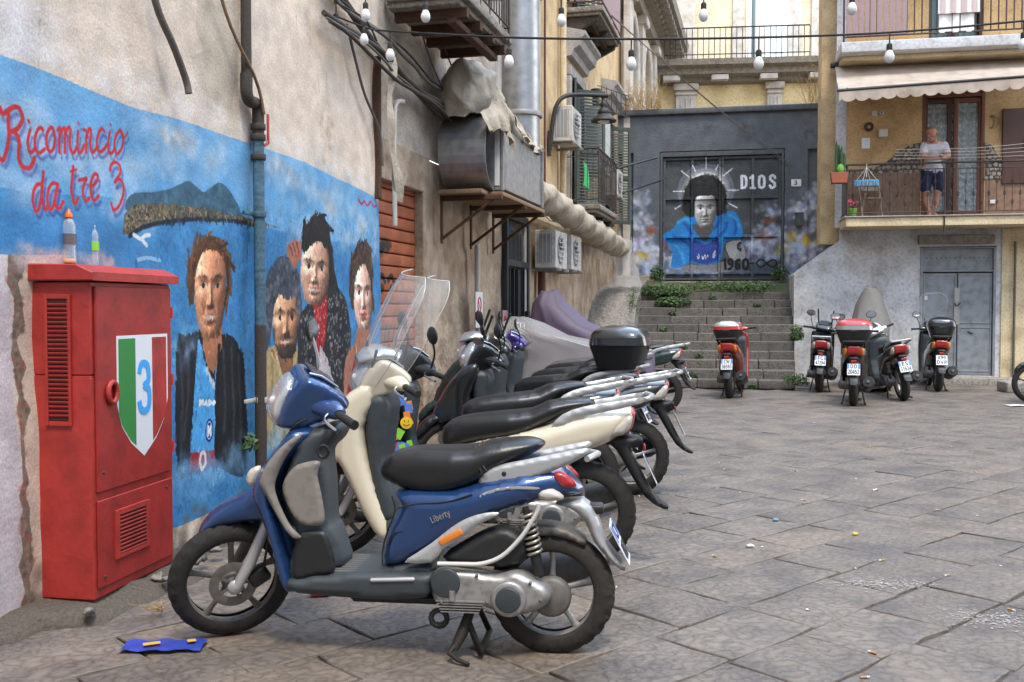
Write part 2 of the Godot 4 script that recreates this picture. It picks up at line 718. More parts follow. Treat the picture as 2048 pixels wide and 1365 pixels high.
	tri(mat("plastic_black", lin(.017, .017, .018), .5), t_scuff, 2.0, null, .0, false)
	tri(mat("plastic_taupe", lin(.24, .215, .19), .5), t_scuff, 2.0, null, .0, false)
	tri(mat("seat_vinyl", lin(.017, .017, .018), .36), t_scuff, 2.0, t_bump, .05, false)
	tri(mat("rubber", lin(.020, .018, .017), .8), t_blotch, 5.0, t_bump, .1, false)
	tri(mat("rubber_dusty", lin(.036, .030, .026), .85), t_blotch, 5.0, t_bump, .1, false)
	tri(mat("floor_mat", lin(.12, .112, .105), .75), t_scuff, 4.0, null, .0, false)
	tri(mat("iron_stand", lin(.035, .028, .024), .65, .3), t_blotch, 6.0, null, .0, false)
	mat("plate_white", lin(.72, .73, .74), .4)
	mat("plate_blue", lin(.10, .22, .62), .4)
	mat("ink", lin(.02, .02, .025), .6)
	# people and small things
	mat("skin", lin(.36, .165, .10), .55)
	mat("hair_grey", lin(.16, .11, .08), .8)
	mat("shirt_grey", lin(.45, .42, .45), .9)
	mat("shorts_navy", lin(.012, .016, .045), .9)
	mat("terracotta", lin(.32, .09, .05), .85)
	mat("cactus", lin(.075, .12, .05), .8)
	mat("cloth_white", lin(.70, .66, .62), .95)
	mat("cloth_pinkish", lin(.50, .38, .36), .95)
	mat("cloth_green", lin(.07, .40, .13), .9)
	mat("peg_blue", lin(.12, .32, .50), .6)
	mat("flower_pink", lin(.60, .12, .20), .8)
	mat("pot_green", lin(.16, .40, .05), .5)
	mat("paper", lin(.68, .66, .63), .9)
	mat("paper_red", lin(.50, .03, .03), .6)
	mat("paper_pink", lin(.55, .30, .30), .9)
	mat("packet_blue", lin(.03, .06, .36), .35)
	mat("packet_yellow", lin(.70, .45, .06), .4)
	mat("filter_orange", lin(.45, .25, .11), .9)
	mat("cap_orange", lin(.80, .16, .01), .4)
	mat("label_green", lin(.25, .62, .05), .5)
	mat("label_dark", lin(.12, .11, .11), .5)
	mat("drink", lin(.75, .30, .02), .2)
	var pet := mat("bottle_plastic", Color(.92, .95, .95, .25), .06)
	pet.transparency = BaseMaterial3D.TRANSPARENCY_ALPHA
	mat("sticker_white", lin(.70, .70, .70), .5)
	mat("sticker_yellow", lin(.80, .52, .02), .5)
	mat("sticker_orange", lin(.75, .25, .05), .5)
	var leaf := mat("leaf", Color.WHITE, .7)
	leaf.vertex_color_use_as_albedo = true
	leaf.backlight_enabled = true
	leaf.backlight = Color(.3, .4, .1)
	mat("straw", lin(.42, .29, .13), .9)
	mat("curtain_lace", lin(.42, .42, .40), .95)
	mat("curtain_teal", lin(.14, .19, .19), .95)
	tri(mat("tiles_brown", lin(.24, .14, .09), .6), t_blotch, 1.0)
	for i in 3:
		tri(mat("cladding_%d" % i, [lin(.40, .35, .29), lin(.30, .255, .21), lin(.46, .41, .35)][i], .8), t_stone, 3.0)
	mat("mortar", lin(.08, .07, .06), .95)
	tri(mat("slat_mauve", lin(.30, .20, .20), .7), t_scuff, 1.5)
	mat("blue_white", lin(.72, .78, .84), .6)

# ------------------------------------------------------------------ ground and steps
func wall_x(z: float) -> float:
	return -3.346 - .0507 * z

func slab_mesh(poly: PackedVector2Array, y0: float, tilt: Vector2, thick: float, bev: float, mid: Vector2) -> MB:
	var mb := MB.new()
	slab_into(mb, poly, y0, tilt, thick, bev, mid)
	return mb

func slab_into(mb: MB, poly: PackedVector2Array, y0: float, tilt: Vector2, thick: float, bev: float, mid: Vector2) -> void:
	var n := poly.size()
	var k := mb.v.size()
	for i in n:
		var p := poly[i]
		var d := (mid - p).normalized() * bev
		var h := y0 + (p - mid).dot(tilt)
		var q := p + d
		mb.vert(Vector3(q.x, h, q.y))
		mb.vert(Vector3(p.x, h - bev * .55, p.y))
		mb.vert(Vector3(p.x, h - thick, p.y))
	var c := mb.vert(Vector3(mid.x, y0 + .002, mid.y))
	for i in n:
		var j := (i + 1) % n
		var a := k + i * 3
		var b := k + j * 3
		mb.tri(c, b, a)
		mb.quad(a, b, b + 1, a + 1)
		mb.quad(a + 1, b + 1, b + 2, a + 2)

func build_ground() -> void:
	var g := MB.new()
	g.face([Vector3(-60, -.016, 40), Vector3(90, -.016, 40), Vector3(90, -.016, -90), Vector3(-60, -.016, -90)])
	var ground := struct(g, "ground", mats.joint_dirt)
	# slabs laid in courses askew to the street
	var r := RandomNumberGenerator.new()
	r.seed = 11
	var an := deg_to_rad(37.0)
	var a := Vector2(sin(an), -cos(an))
	var b := Vector2(cos(an), sin(an))
	var stones := []
	var off := -16.0
	while off < 17.0:
		var wide := r.randf_range(.30, .47)
		var pos := -6.0 + r.randf() * .8
		while pos < 24.0:
			var long := r.randf_range(.45, .95)
			var mid := a * (pos + long * .5) + b * (off + wide * .5)
			var gap := r.randf_range(.002, .007)
			var j := .012
			var hl := long * .5 - gap
			var hw := wide * .5 - gap
			var poly := PackedVector2Array()
			for q in [[-1, -1], [-.35, -1], [.3, -1], [1, -1], [1, .1], [1, 1], [.35, 1], [-.3, 1], [-1, 1], [-1, .0]]:
				poly.append(mid + a * (q[0] * hl + r.randf_range(-j, j)) + b * (q[1] * hw + r.randf_range(-j, j)))
			var d := -mid.x * .194 - mid.y * .981
			var lat := mid.x * .981 - mid.y * .194
			var tone := r.randi() % 4
			if tone == 3 and r.randf() < .55:
				tone = 0
			var y0 := r.randf_range(-.003, .002)
			var tilt := Vector2(r.randf_range(-.006, .006), r.randf_range(-.006, .006))
			var w := wall_x(mid.y)
			if mid.x > w + .1 and mid.y > -20.6 and d > -1.5 and absf(lat) < maxf(d, 0) * .56 + 2.2 and not (mid.y < -18.1 and mid.x < 1.7):
				stones.append([d + absf(lat) * .15 + (60.0 if absf(lat) > maxf(d, 0) * .52 + .45 or d < 2.7 else .0), poly, y0, tilt, tone, mid])
			pos += long
		off += wide
	stones.sort_custom(func(p, q): return p[0] < q[0])
	var rest: Array = [MB.new(), MB.new(), MB.new(), MB.new()]
	for i in stones.size():
		var s = stones[i]
		if i < 300:
			put(slab_mesh(s[1], s[2], s[3], .06, .012, s[5]), "paving_stone", mats["basalt_%d" % s[4]], ground)
		else:
			slab_into(rest[s[4]], s[1], s[2], s[3], .06, .012, s[5])
	for i in 4:
		if rest[i].v.size():
			put(rest[i], "paving", mats["basalt_%d" % i], ground).set_meta("kind", "stuff")
	# earth and rubble heaped along the foot of the painted wall
	var e := MB.new()
	var rings := []
	for i in 46:
		var x := 3.0 + i * .14
		var w := .16 + .07 * sin(x * 5.1) + r.randf_range(-.03, .03)
		var h := .045 + .025 * sin(x * 3.3) + r.randf_range(0, .02)
		if x > 4.1 and x < 5.1:
			w = .42 + r.randf_range(-.03, .03)
			h = .075
		rings.append(PackedVector3Array([Vector3(x, h, -.1), Vector3(x, h * r.randf_range(.8, 1.1), w * .6), Vector3(x, h * .5, w * .9), Vector3(x, -.03, w)]))
	e.loft(rings, false, false)
	struct(e, "ground_rubble", mats.dirt, LW)

func build_stairs() -> void:
	var r := RandomNumberGenerator.new()
	r.seed = 5
	var root := Node3D.new()
	root.name = "stairs"
	add_child(root)
	root.set_meta("kind", "structure")
	root.position = Vector3(0, 0, -18.3)
	var run := .31
	var rise := .161
	for i in 11:
		var x := -1.6
		var xe := 1.50 + .02 * i
		while x < xe - .05:
			var w := minf(r.randf_range(.42, 1.0), xe - x)
			if xe - x - w < .2:
				w = xe - x
			var mb := MB.new()
			var h := rise * (i + 1) + r.randf_range(-.01, .008)
			var deep := run + .12
			mb.box(Vector3(0, h * .5, 0), Vector3(w - .007, h, deep), .016)
			# worn, uneven edges
			for k in mb.v.size():
				var p := mb.v[k]
				if p.y > h * .6:
					mb.v[k] = p + Vector3(r.randf_range(-.006, .006), r.randf_range(-.008, .004), r.randf_range(-.012, .01))
			put(mb, "step_stone", mats["step_stone_%d" % (r.randi() % 3)], root, Transform3D(Basis(), Vector3(x + w * .5, 0, -run * i - deep * .5 + r.randf_range(-.008, .008))))
			x += w
	# the sloping earth landing in front of the gate
	var n := FastNoiseLite.new()
	n.seed = 4
	n.frequency = .9
	var mb := MB.new()
	var cols := 40
	var rows := 18
	for j in rows + 1:
		for i in cols + 1:
			var x := lerpf(-1.7, 1.9, float(i) / cols)
			var z := lerpf(-3.42, -5.5, float(j) / rows)
			var y := lerpf(1.755, 2.02, smoothstep(-3.4, -5.0, z)) + n.get_noise_2d(x * 2.0, z * 2.0) * .06
			mb.vert(Vector3(x, y, z))
	for j in rows:
		for i in cols:
			var k := j * (cols + 1) + i
			mb.quad(k, k + 1, k + cols + 2, k + cols + 1)
	put(mb, "landing", mats.moss, root)
	var cs := MB.new()
	cs.box(Vector3(.25, 2.0, -5.28), Vector3(2.85, .12, .22), .012)
	put(cs, "gate_sill", mats.concrete, root)
	# rough parapet between the steps and the houses on the left
	var par := MB.new()
	par.t = Transform3D(Basis(Vector3(0, 0, -1), Vector3.UP, Vector3(1, 0, 0)), Vector3.ZERO)
	var top := [[.3, .35], [.65, .66], [1.0, .95], [1.4, 1.3], [1.8, 1.56], [2.3, 1.74], [2.8, 1.84], [3.8, 1.97], [5.4, 2.12]]
	var nx := 8
	for i in top.size():
		var u := Vector2(top[i][0], top[i][1])
		for k in 2:
			var x0 := -2.75
			if k == 0 and i > 0:
				var q := Vector2(top[i - 1][0], top[i - 1][1])
				for j in nx:
					var xa := lerpf(x0, -1.42, float(j) / nx)
					var xb := lerpf(x0, -1.42, (j + 1.0) / nx)
					par.face([Vector3(q.x, q.y, xa), Vector3(q.x, q.y, xb), Vector3(u.x, u.y, xb), Vector3(u.x, u.y, xa)])
				for j in 6:
					par.face([Vector3(q.x, q.y * j / 6.0, -1.42), Vector3(u.x, u.y * j / 6.0, -1.42), Vector3(u.x, u.y * (j + 1.0) / 6.0, -1.42), Vector3(q.x, q.y * (j + 1.0) / 6.0, -1.42)])
	par.face([Vector3(.3, 0, -2.75), Vector3(.3, 0, -1.42), Vector3(.3, .35, -1.42), Vector3(.3, .35, -2.75)])
	crumple(par, 5, .035, 3.2)
	var pp := put(par, numbered("stair_parapet"), mats.rough_plaster, self, Transform3D(Basis(), Vector3(0, 0, -18.3)))
	meta(pp, "crumbling grey plaster parapet beside the basalt steps", "parapet")

# ------------------------------------------------------------------ paint on walls
class Painter:
	var im: Image
	var x0: float
	var y0: float
	var ppm: float
	var w: int
	var h: int
	var brushes := {}
	var rg := RandomNumberGenerator.new()

	func _init(xa: float, ya: float, xb: float, yb: float, p: float, c: Color) -> void:
		x0 = xa
		y0 = ya
		ppm = p
		w = int((xb - xa) * p)
		h = int((yb - ya) * p)
		im = Image.create(w, h, false, Image.FORMAT_RGBA8)
		im.fill(c)
		rg.seed = 3

	func px(p: Vector2) -> Vector2:
		return Vector2((p.x - x0) * ppm, h - (p.y - y0) * ppm)

	func fill(poly: PackedVector2Array, c: Color) -> void:
		var q := PackedVector2Array()
		for p in poly:
			q.append(px(p))
		var n := q.size()
		var lo := 1e9
		var hi := -1e9
		for p in q:
			lo = minf(lo, p.y)
			hi = maxf(hi, p.y)
		for y in range(maxi(0, int(lo)), mini(h, int(hi) + 1)):
			var xs := []
			var yy := y + .5
			for i in n:
				var a := q[i]
				var b := q[(i + 1) % n]
				if (a.y <= yy) != (b.y <= yy):
					xs.append(a.x + (yy - a.y) / (b.y - a.y) * (b.x - a.x))
			xs.sort()
			for k in range(0, xs.size() - 1, 2):
				var xa := int(round(xs[k]))
				var xb := int(round(xs[k + 1]))
				if xb > xa:
					im.fill_rect(Rect2i(xa, y, xb - xa, 1), c)

	func brush(r: int, c: Color, hard: float) -> Image:
		var key := "%d %s %.2f" % [r, c.to_html(), hard]
		if not brushes.has(key):
			var b := Image.create(r * 2 + 1, r * 2 + 1, false, Image.FORMAT_RGBA8)
			for y in r * 2 + 1:
				for x in r * 2 + 1:
					var d := Vector2(x - r, y - r).length() / (r + .5)
					var k := c
					k.a = c.a * clampf((1.0 - d) / maxf(1.0 - hard, .02), .0, 1.0)
					b.set_pixel(x, y, k)
			brushes[key] = b
		return brushes[key]

	func dab(p: Vector2, r: float, c: Color, hard := .2) -> void:
		var rr := maxi(1, int(round(r * ppm)))
		var b := brush(rr, c, hard)
		var q := px(p)
		im.blend_rect(b, Rect2i(0, 0, rr * 2 + 1, rr * 2 + 1), Vector2i(int(round(q.x)) - rr, int(round(q.y)) - rr))

	func stroke(pts: PackedVector2Array, r: float, c: Color, hard := .5, smooth := true, off := Vector2.ZERO) -> void:
		var n := pts.size()
		for i in n - 1:
			var a := pts[maxi(i - 1, 0)]
			var b := pts[i]
			var d := pts[i + 1]
			var e := pts[mini(i + 2, n - 1)]
			var m := maxi(1, int(ceil(b.distance_to(d) / (r * .45))))
			for k in m:
				var t := float(k) / m
				dab((b.cubic_interpolate(d, a, e, t) if smooth else b.lerp(d, t)) + off, r, c, hard)
		dab(pts[n - 1] + off, r, c, hard)

	func oval(o: Vector2, s: Vector2, c: Color, turn := .0) -> void:
		var p := PackedVector2Array()
		for k in 28:
			var an := TAU * k / 28
			p.append(o + Vector2(cos(an) * s.x, sin(an) * s.y).rotated(turn))
		fill(p, c)

	func scatter(poly: PackedVector2Array, count: int, r0: float, r1: float, cs: Array, hard := .2) -> void:
		var lo := poly[0]
		var hi := poly[0]
		for p in poly:
			lo = lo.min(p)
			hi = hi.max(p)
		var k := 0
		var tries := 0
		while k < count and tries < count * 12:
			tries += 1
			var p := Vector2(rg.randf_range(lo.x, hi.x), rg.randf_range(lo.y, hi.y))
			if Geometry2D.is_point_in_polygon(p, poly):
				dab(p, rg.randf_range(r0, r1), cs[rg.randi() % cs.size()], hard)
				k += 1

	func clouds(o: Vector2, s: Vector2, count: int, cs: Array, r := .08) -> void:
		for k in count:
			var p := o + Vector2(rg.randfn() * s.x, rg.randfn() * s.y)
			dab(p, r * rg.randf_range(.4, 1.2), cs[rg.randi() % cs.size()], .0)

	func head(c: PackedVector2Array, skin: Color, turn: float, smile := .0, beard := .0, lips := Color(.55, .25, .2)) -> void:
		portrait((c[0] + c[1]) * .5, ((c[1] - c[0]) * .5).abs(), skin, turn, smile, beard, lips)

	func g(x: float, y: float, cx: float, cy: float, wx: float, wy: float) -> float:
		return exp(-pow((x - cx) / wx, 2.0) - pow((y - cy) / wy, 2.0))

	func relief(x: float, y: float) -> float:
		# an everyman's face as a height field over the unit oval
		var a := absf(x)
		var h := sqrt(maxf(.0, 1.08 - x * x * .95 - y * y * .6)) * .95
		h += .09 * g(x, y, 0, .32, .6, .09) - .17 * g(a, y, .40, .15, .19, .11) + .08 * g(a, y, .41, .12, .13, .06)
		h += .26 * exp(-pow(x / .10, 2.0)) * clampf((.34 - y) / .6, .0, 1.0) * smoothstep(-.42, -.30, y)
		h += .10 * g(x, y, 0, -.28, .13, .08) + .07 * g(a, y, .16, -.31, .06, .06)
		h += .09 * g(a, y, .50, -.14, .24, .2) - .05 * g(a - .30 + (y + .45) * .35, y, 0, -.45, .05, .16)
		h += .06 * g(x, y, 0, -.54, .28, .045) + .08 * g(x, y, 0, -.67, .22, .05) - .06 * g(x, y, 0, -.605, .32, .022) - .05 * g(x, y, 0, -.78, .3, .05) + .11 * g(x, y, 0, -.92, .24, .12)
		return h

	func portrait(o: Vector2, s: Vector2, skin: Color, turn: float, smile: float, beard: float, lips: Color) -> void:
		# airbrushed likeness of nobody: relief lit from the upper left, then eyes, brows, mouth
		var c := px(o)
		var R := s.length() * ppm * 1.1
		var lum := Vector3(-.5, .45, .74).normalized()
		for iy in range(maxi(0, int(c.y - R)), mini(h, int(c.y + R))):
			for ix in range(maxi(0, int(c.x - R)), mini(w, int(c.x + R))):
				var p := Vector2(ix - c.x, c.y - iy).rotated(-turn) / ppm / s
				var x := p.x
				var y := p.y
				if absf(x) > 1.0 or y < -1.08 or y > 1.1:
					continue
				var half := .95 if y > .0 else .95 * (1.0 - .42 * pow(-y, 2.4))
				if y > .5:
					half = .95 * sqrt(maxf(.0, 1.0 - pow((y - .5) / .62, 2.0)))
				var al := clampf((half - absf(x)) * 9.0, .0, 1.0)
				if al <= .0:
					continue
				var ys := y - smile * .10 * x * x * (1.0 if y < -.4 else .0) * 4.0
				var hh := relief(x, ys)
				var n := Vector3((hh - relief(x + .03, ys)) / .03, (hh - relief(x, ys + .03)) / .03, 1.25).normalized()
				var d := n.dot(lum)
				var k := .42 + .72 * maxf(.0, d)
				var col := Color(skin.r * k, skin.g * pow(k, 1.12), skin.b * pow(k, 1.2))
				var sp := pow(maxf(.0, d), 14.0) * .22
				col += Color(sp, sp, sp)
				var a := absf(x)
				var m := clampf(g(x, ys, 0, -.54, .27, .045) + g(x, ys, 0, -.665, .22, .05), .0, 1.0)
				col = col.lerp(Color(lips.r * k, lips.g * k, lips.b * k), m * .75)
				if smile > .5:
					col = col.lerp(Color(.80, .77, .70), clampf(g(x, ys, 0, -.605, .24, .035) * 1.6, .0, 1.0))
				else:
					col = col.lerp(Color(.16, .08, .07), g(x, ys, 0, -.605, .26, .014) * .8)
				col = col.lerp(Color(.10, .07, .06), clampf(g(a, y - (.04 - absf(a - .44) * .16), .43, .30, .26, .045) * .95, .0, .85))
				var e := g(a, y, .41, .115, .145, .05)
				if e > .42:
					col = col.lerp(Color(.74, .71, .68), .75)
				if Vector2((a - .41) * s.x, (y - .12) * s.y).length() < s.x * .085:
					col = Color(.09, .06, .05)
				if e > .34 and e < .52 and y > .12:
					col = col.lerp(Color(.08, .05, .05), .8)
				col = col.lerp(Color(.1, .05, .04), g(a, y, .11, -.365, .05, .022) * .8)
				if beard > .0:
					var b := clampf(g(x, y, 0, -.47, .4, .055) * 1.4 + smoothstep(-.52, -.8, y) * .9 + smoothstep(.62, .9, a) * smoothstep(.0, -.3, y) - m * .9, .0, 1.0)
					col = col.lerp(Color(.10, .085, .08) * (.6 + rg.randf() * .8), b * beard)
				col.a = 1.0
				im.set_pixel(ix, iy, im.get_pixel(ix, iy).lerp(col, al))

	func strands(poly: PackedVector2Array, n: int, cs: Array, r := .008) -> void:
		# single hairs and locks along the way the outline runs, a little over its edge
		var c := Vector2.ZERO
		for p in poly:
			c += p
		c /= poly.size()
		for k in n:
			var i := rg.randi() % (poly.size() - 1)
			var a := poly[i].lerp(poly[i + 1], rg.randf())
			var d := (poly[i + 1] - poly[i]).normalized() * rg.randf_range(.05, .16)
			var b := a.lerp(c, rg.randf_range(-.05, .12))
			stroke(PackedVector2Array([b, b + d * .5 + Vector2(rg.randfn(), rg.randfn()) * .012, b + d]), r * rg.randf_range(.6, 1.4), cs[rg.randi() % cs.size()], .2)

	func brushwork(poly: PackedVector2Array, n: int, r: float) -> void:
		# goes over the work with short strokes of the colours already there, as a brush would
		var lo := poly[0]
		var hi := poly[0]
		for p in poly:
			lo = lo.min(p)
			hi = hi.max(p)
		for k in n:
			var p := Vector2(rg.randf_range(lo.x, hi.x), rg.randf_range(lo.y, hi.y))
			var q := px(p)
			if q.x < 2 or q.y < 2 or q.x > w - 3 or q.y > h - 3 or not Geometry2D.is_point_in_polygon(p, poly):
				continue
			var c := im.get_pixel(int(q.x), int(q.y)) * rg.randf_range(.88, 1.12)
			c = Color(snappedf(c.r, .04), snappedf(c.g, .04), snappedf(c.b, .04), .5)
			var d := Vector2(rg.randfn() * .4, 1.0).normalized() * rg.randf_range(.006, .02)
			stroke(PackedVector2Array([p - d, p + d]), r, c, .3, false)

	func weather(sd: int, amount: float) -> void:
		# the wall's own grain and flecks showing through the paint
		var n := FastNoiseLite.new()
		n.seed = sd
		n.frequency = .25
		n.fractal_octaves = 3
		var g := n.get_image(w, h)
		var a := g.get_data()
		var m := FastNoiseLite.new()
		m.seed = sd + 1
		m.frequency = .018
		m.fractal_octaves = 5
		var b := m.get_image(w, h).get_data()
		var d := im.get_data()
		for i in w * h:
			var k := 1.0 + (a[i] - 128) * amount + (b[i] - 128) * amount * .7
			var j := i * 4
			d[j] = mini(255, int(d[j] * k))
			d[j + 1] = mini(255, int(d[j + 1] * k))
			d[j + 2] = mini(255, int(d[j + 2] * k))
		im = Image.create_from_data(w, h, false, Image.FORMAT_RGBA8, d)

func mural_texture() -> ImageTexture:
	# the painted house front, seen square on: x along the wall, y up, in metres
	var p := Painter.new(3.2, .0, 8.84, 5.2, 250.0, Color(.83, .755, .675))
	var rg := p.rg
	# old plaster: washes, patches and stains
	for k in 260:
		p.dab(Vector2(rg.randf_range(3.2, 8.8), rg.randf_range(2.3, 5.2)), rg.randf_range(.08, .4), [Color(.75, .69, .63, .10), Color(.87, .82, .77, .12), Color(.78, .71, .63, .10), Color(.84, .77, .71, .13)][rg.randi() % 4], .0)
	p.fill(P2s([5.64, 3.32, 5.62, 3.14, 5.71, 3.04, 5.58, 2.96, 5.62, 2.84, 5.72, 2.78, 5.89, 2.72, 6.04, 2.74, 6.08, 2.97, 6.06, 3.44]), Color(.74, .68, .605))
	for k in 60:
		p.dab(P2s([5.7, 3.22, 5.66, 3.03, 5.78, 2.87, 5.92, 2.78, 6.02, 3.05])[rg.randi() % 5] + Vector2(rg.randfn() * .1, rg.randfn() * .16), rg.randf_range(.03, .1), Color(.70, .64, .56, .25), .1)
	for q in P2s([4.07, 2.73, 4.14, 2.83, 4.04, 2.65, 4.03, 2.76, 4.2, 2.74]):
		p.clouds(q, Vector2(.12, .12), 12, [Color(.8, .78, .78, .2)], .12)
	for k in 12:
		var q := Vector2(rg.randf_range(4.0, 8.6), rg.randf_range(2.6, 4.6))
		p.stroke(PackedVector2Array([q, q + Vector2(rg.randf_range(-.02, .02), -rg.randf_range(.05, .3))]), .008, Color(.5, .46, .42, .12), .1)
	for q in P2s([7.36, 2.83, 7.5, 2.8, 7.46, 2.93]):
		p.clouds(q, Vector2(.05, .1), 10, [Color(.55, .47, .36, .25)], .05)
	# white wash along the upper edge of the painting
	var top := P2s([3.89, 2.6, 4.01, 2.6, 4.2, 2.6, 4.48, 2.59, 4.97, 2.55, 5.54, 2.57, 6.26, 2.55, 7.01, 2.54, 7.94, 2.47, 8.43, 2.43, 8.76, 2.37])
	for i in top.size() - 1:
		for k in 46:
			var q := top[i].lerp(top[i + 1], rg.randf())
			p.dab(q + Vector2(rg.randfn() * .04, .04 + absf(rg.randfn()) * .10), rg.randf_range(.03, .09), Color(.85, .83, .815, .20), .0)
	# sky and sea
	var sky := Color(.42, .63, .78)
	var sea := Color(.23, .49, .68)
	var area := top.duplicate()
	area.append_array(P2s([8.9, 2.3, 8.9, .12, 7.5, .16, 6.5, .2, 5.4, .16, 4.45, .2, 4.43, 1.72, 4.1, 1.70, 3.2, 1.68]))
	p.fill(area, sky)
	p.fill(P2s([3.2, 1.68, 3.2, 2.02, 4.2, 2.0, 4.9, 2.05, 5.0, 2.02, 8.9, 1.98, 8.9, .12, 7.5, .16, 6.5, .2, 5.4, .16, 4.45, .2, 4.43, 1.72, 4.1, 1.70]), sea)
	for k in 420:
		var q := Vector2(rg.randf_range(3.2, 8.8), rg.randf_range(1.9, 2.5))
		if Geometry2D.is_point_in_polygon(q, area):
			p.dab(q, rg.randf_range(.05, .2), [Color(.40, .62, .78, .2), Color(.23, .50, .70, .22), Color(.58, .69, .78, .14)][rg.randi() % 3], .0)
	for k in 900:
		var q := Vector2(rg.randf_range(3.2, 8.8), rg.randf_range(.25, 2.0))
		if Geometry2D.is_point_in_polygon(q, area):
			p.dab(q, rg.randf_range(.03, .14), [Color(.12, .36, .58, .2), Color(.22, .48, .69, .22), Color(.15, .41, .62, .2), Color(.34, .57, .74, .16)][rg.randi() % 4], .0)
	var white := [Color(.82, .84, .86, .20), Color(.74, .78, .83, .18), Color(.66, .68, .72, .15)]
	for c in [[4.13, 2.35], [4.29, 2.31], [4.12, 2.08], [4.39, 2.23], [4.82, 2.22], [4.86, 2.04], [5.28, 2.28], [5.49, 2.42], [5.29, 2.48], [5.77, 2.41], [6.55, 2.49], [6.69, 2.4], [7.18, 2.35], [7.54, 2.31], [7.35, 2.1], [7.93, 2.27], [8.26, 2.17], [7, 2], [8.37, 1.96], [7.83, 2.02]]:
		p.clouds(Vector2(c[0], c[1]), Vector2(.16, .055), 34, white, .085)
	for c in [[5.36, 2.48], [5.46, 2.46], [6.58, 2.46], [6.77, 2.43], [7.4, 2.3], [7.54, 2.23], [8.15, 2.14]]:
		p.clouds(Vector2(c[0], c[1]), Vector2(.07, .03), 26, [Color(.70, .66, .58, .22), Color(.84, .83, .80, .22), Color(.42, .42, .45, .12)], .05)
	# two-peaked mountain, town by the water
	p.fill(curve2(P2s([4.94, 2.04, 5.02, 2.09, 5.18, 2.11, 5.35, 2.15, 5.46, 2.19, 5.55, 2.22, 5.64, 2.19, 5.71, 2.17, 5.79, 2.21, 5.88, 2.25, 5.97, 2.23, 6.04, 2.18, 6.13, 2.08, 6.15, 2.05, 6.06, 2.03, 5.76, 2.05, 5.33, 2.04, 4.96, 1.98]), 3), Color(.22, .35, .43))
	p.scatter(P2s([4.99, 2.08, 5.35, 2.14, 5.55, 2.21, 5.71, 2.16, 5.88, 2.24, 6.06, 2.14, 6.11, 2.06, 5.76, 2.07, 5.13, 2.04]), 420, .01, .04, [Color(.14, .25, .31, .3), Color(.32, .46, .52, .3), Color(.22, .38, .45, .3)], .1)
	p.fill(P2s([4.89, 1.85, 4.91, 1.96, 4.99, 2.02, 5.28, 2.06, 5.65, 2.07, 6.06, 2.06, 6.47, 2.04, 6.7, 2.02, 6.4, 2.02, 6.06, 2.02, 5.64, 2, 5.33, 1.97, 5.08, 1.91, 4.95, 1.86]), Color(.36, .36, .31))
	p.scatter(P2s([4.9, 1.86, 4.92, 1.96, 5.01, 2.02, 5.28, 2.06, 5.65, 2.07, 6.06, 2.06, 6.47, 2.04, 6.06, 2.02, 5.64, 2, 5.33, 1.97, 5.08, 1.92]), 1500, .003, .009, [Color(.70, .58, .42, .6), Color(.55, .32, .23, .6), Color(.64, .60, .54, .6), Color(.22, .25, .16, .7), Color(.66, .50, .24, .5), Color(.14, .14, .13, .8), Color(.12, .13, .12, .8)], .2)
	p.stroke(P2s([4.95, 1.85, 5.09, 1.91, 5.33, 1.96, 5.64, 2, 6.06, 2.02, 6.4, 2.01]), .015, Color(.05, .10, .14, .7), .2)
	# a gull, a boat
	for q in [[4.99, 1.86, 5.06, 1.84, 5.09, 1.86, 5.14, 1.87], [5.07, 1.85, 5.08, 1.83, 5.11, 1.81]]:
		p.stroke(P2s(q), .012, Color(.80, .82, .84), .6)
	p.stroke(P2s([5.01, 1.72, 5.12, 1.74, 5.23, 1.73]), .012, Color(.55, .70, .82), .5)
	p.stroke(P2s([5.01, 1.72, 5.02, 1.67]), .012, Color(.15, .40, .62), .5)
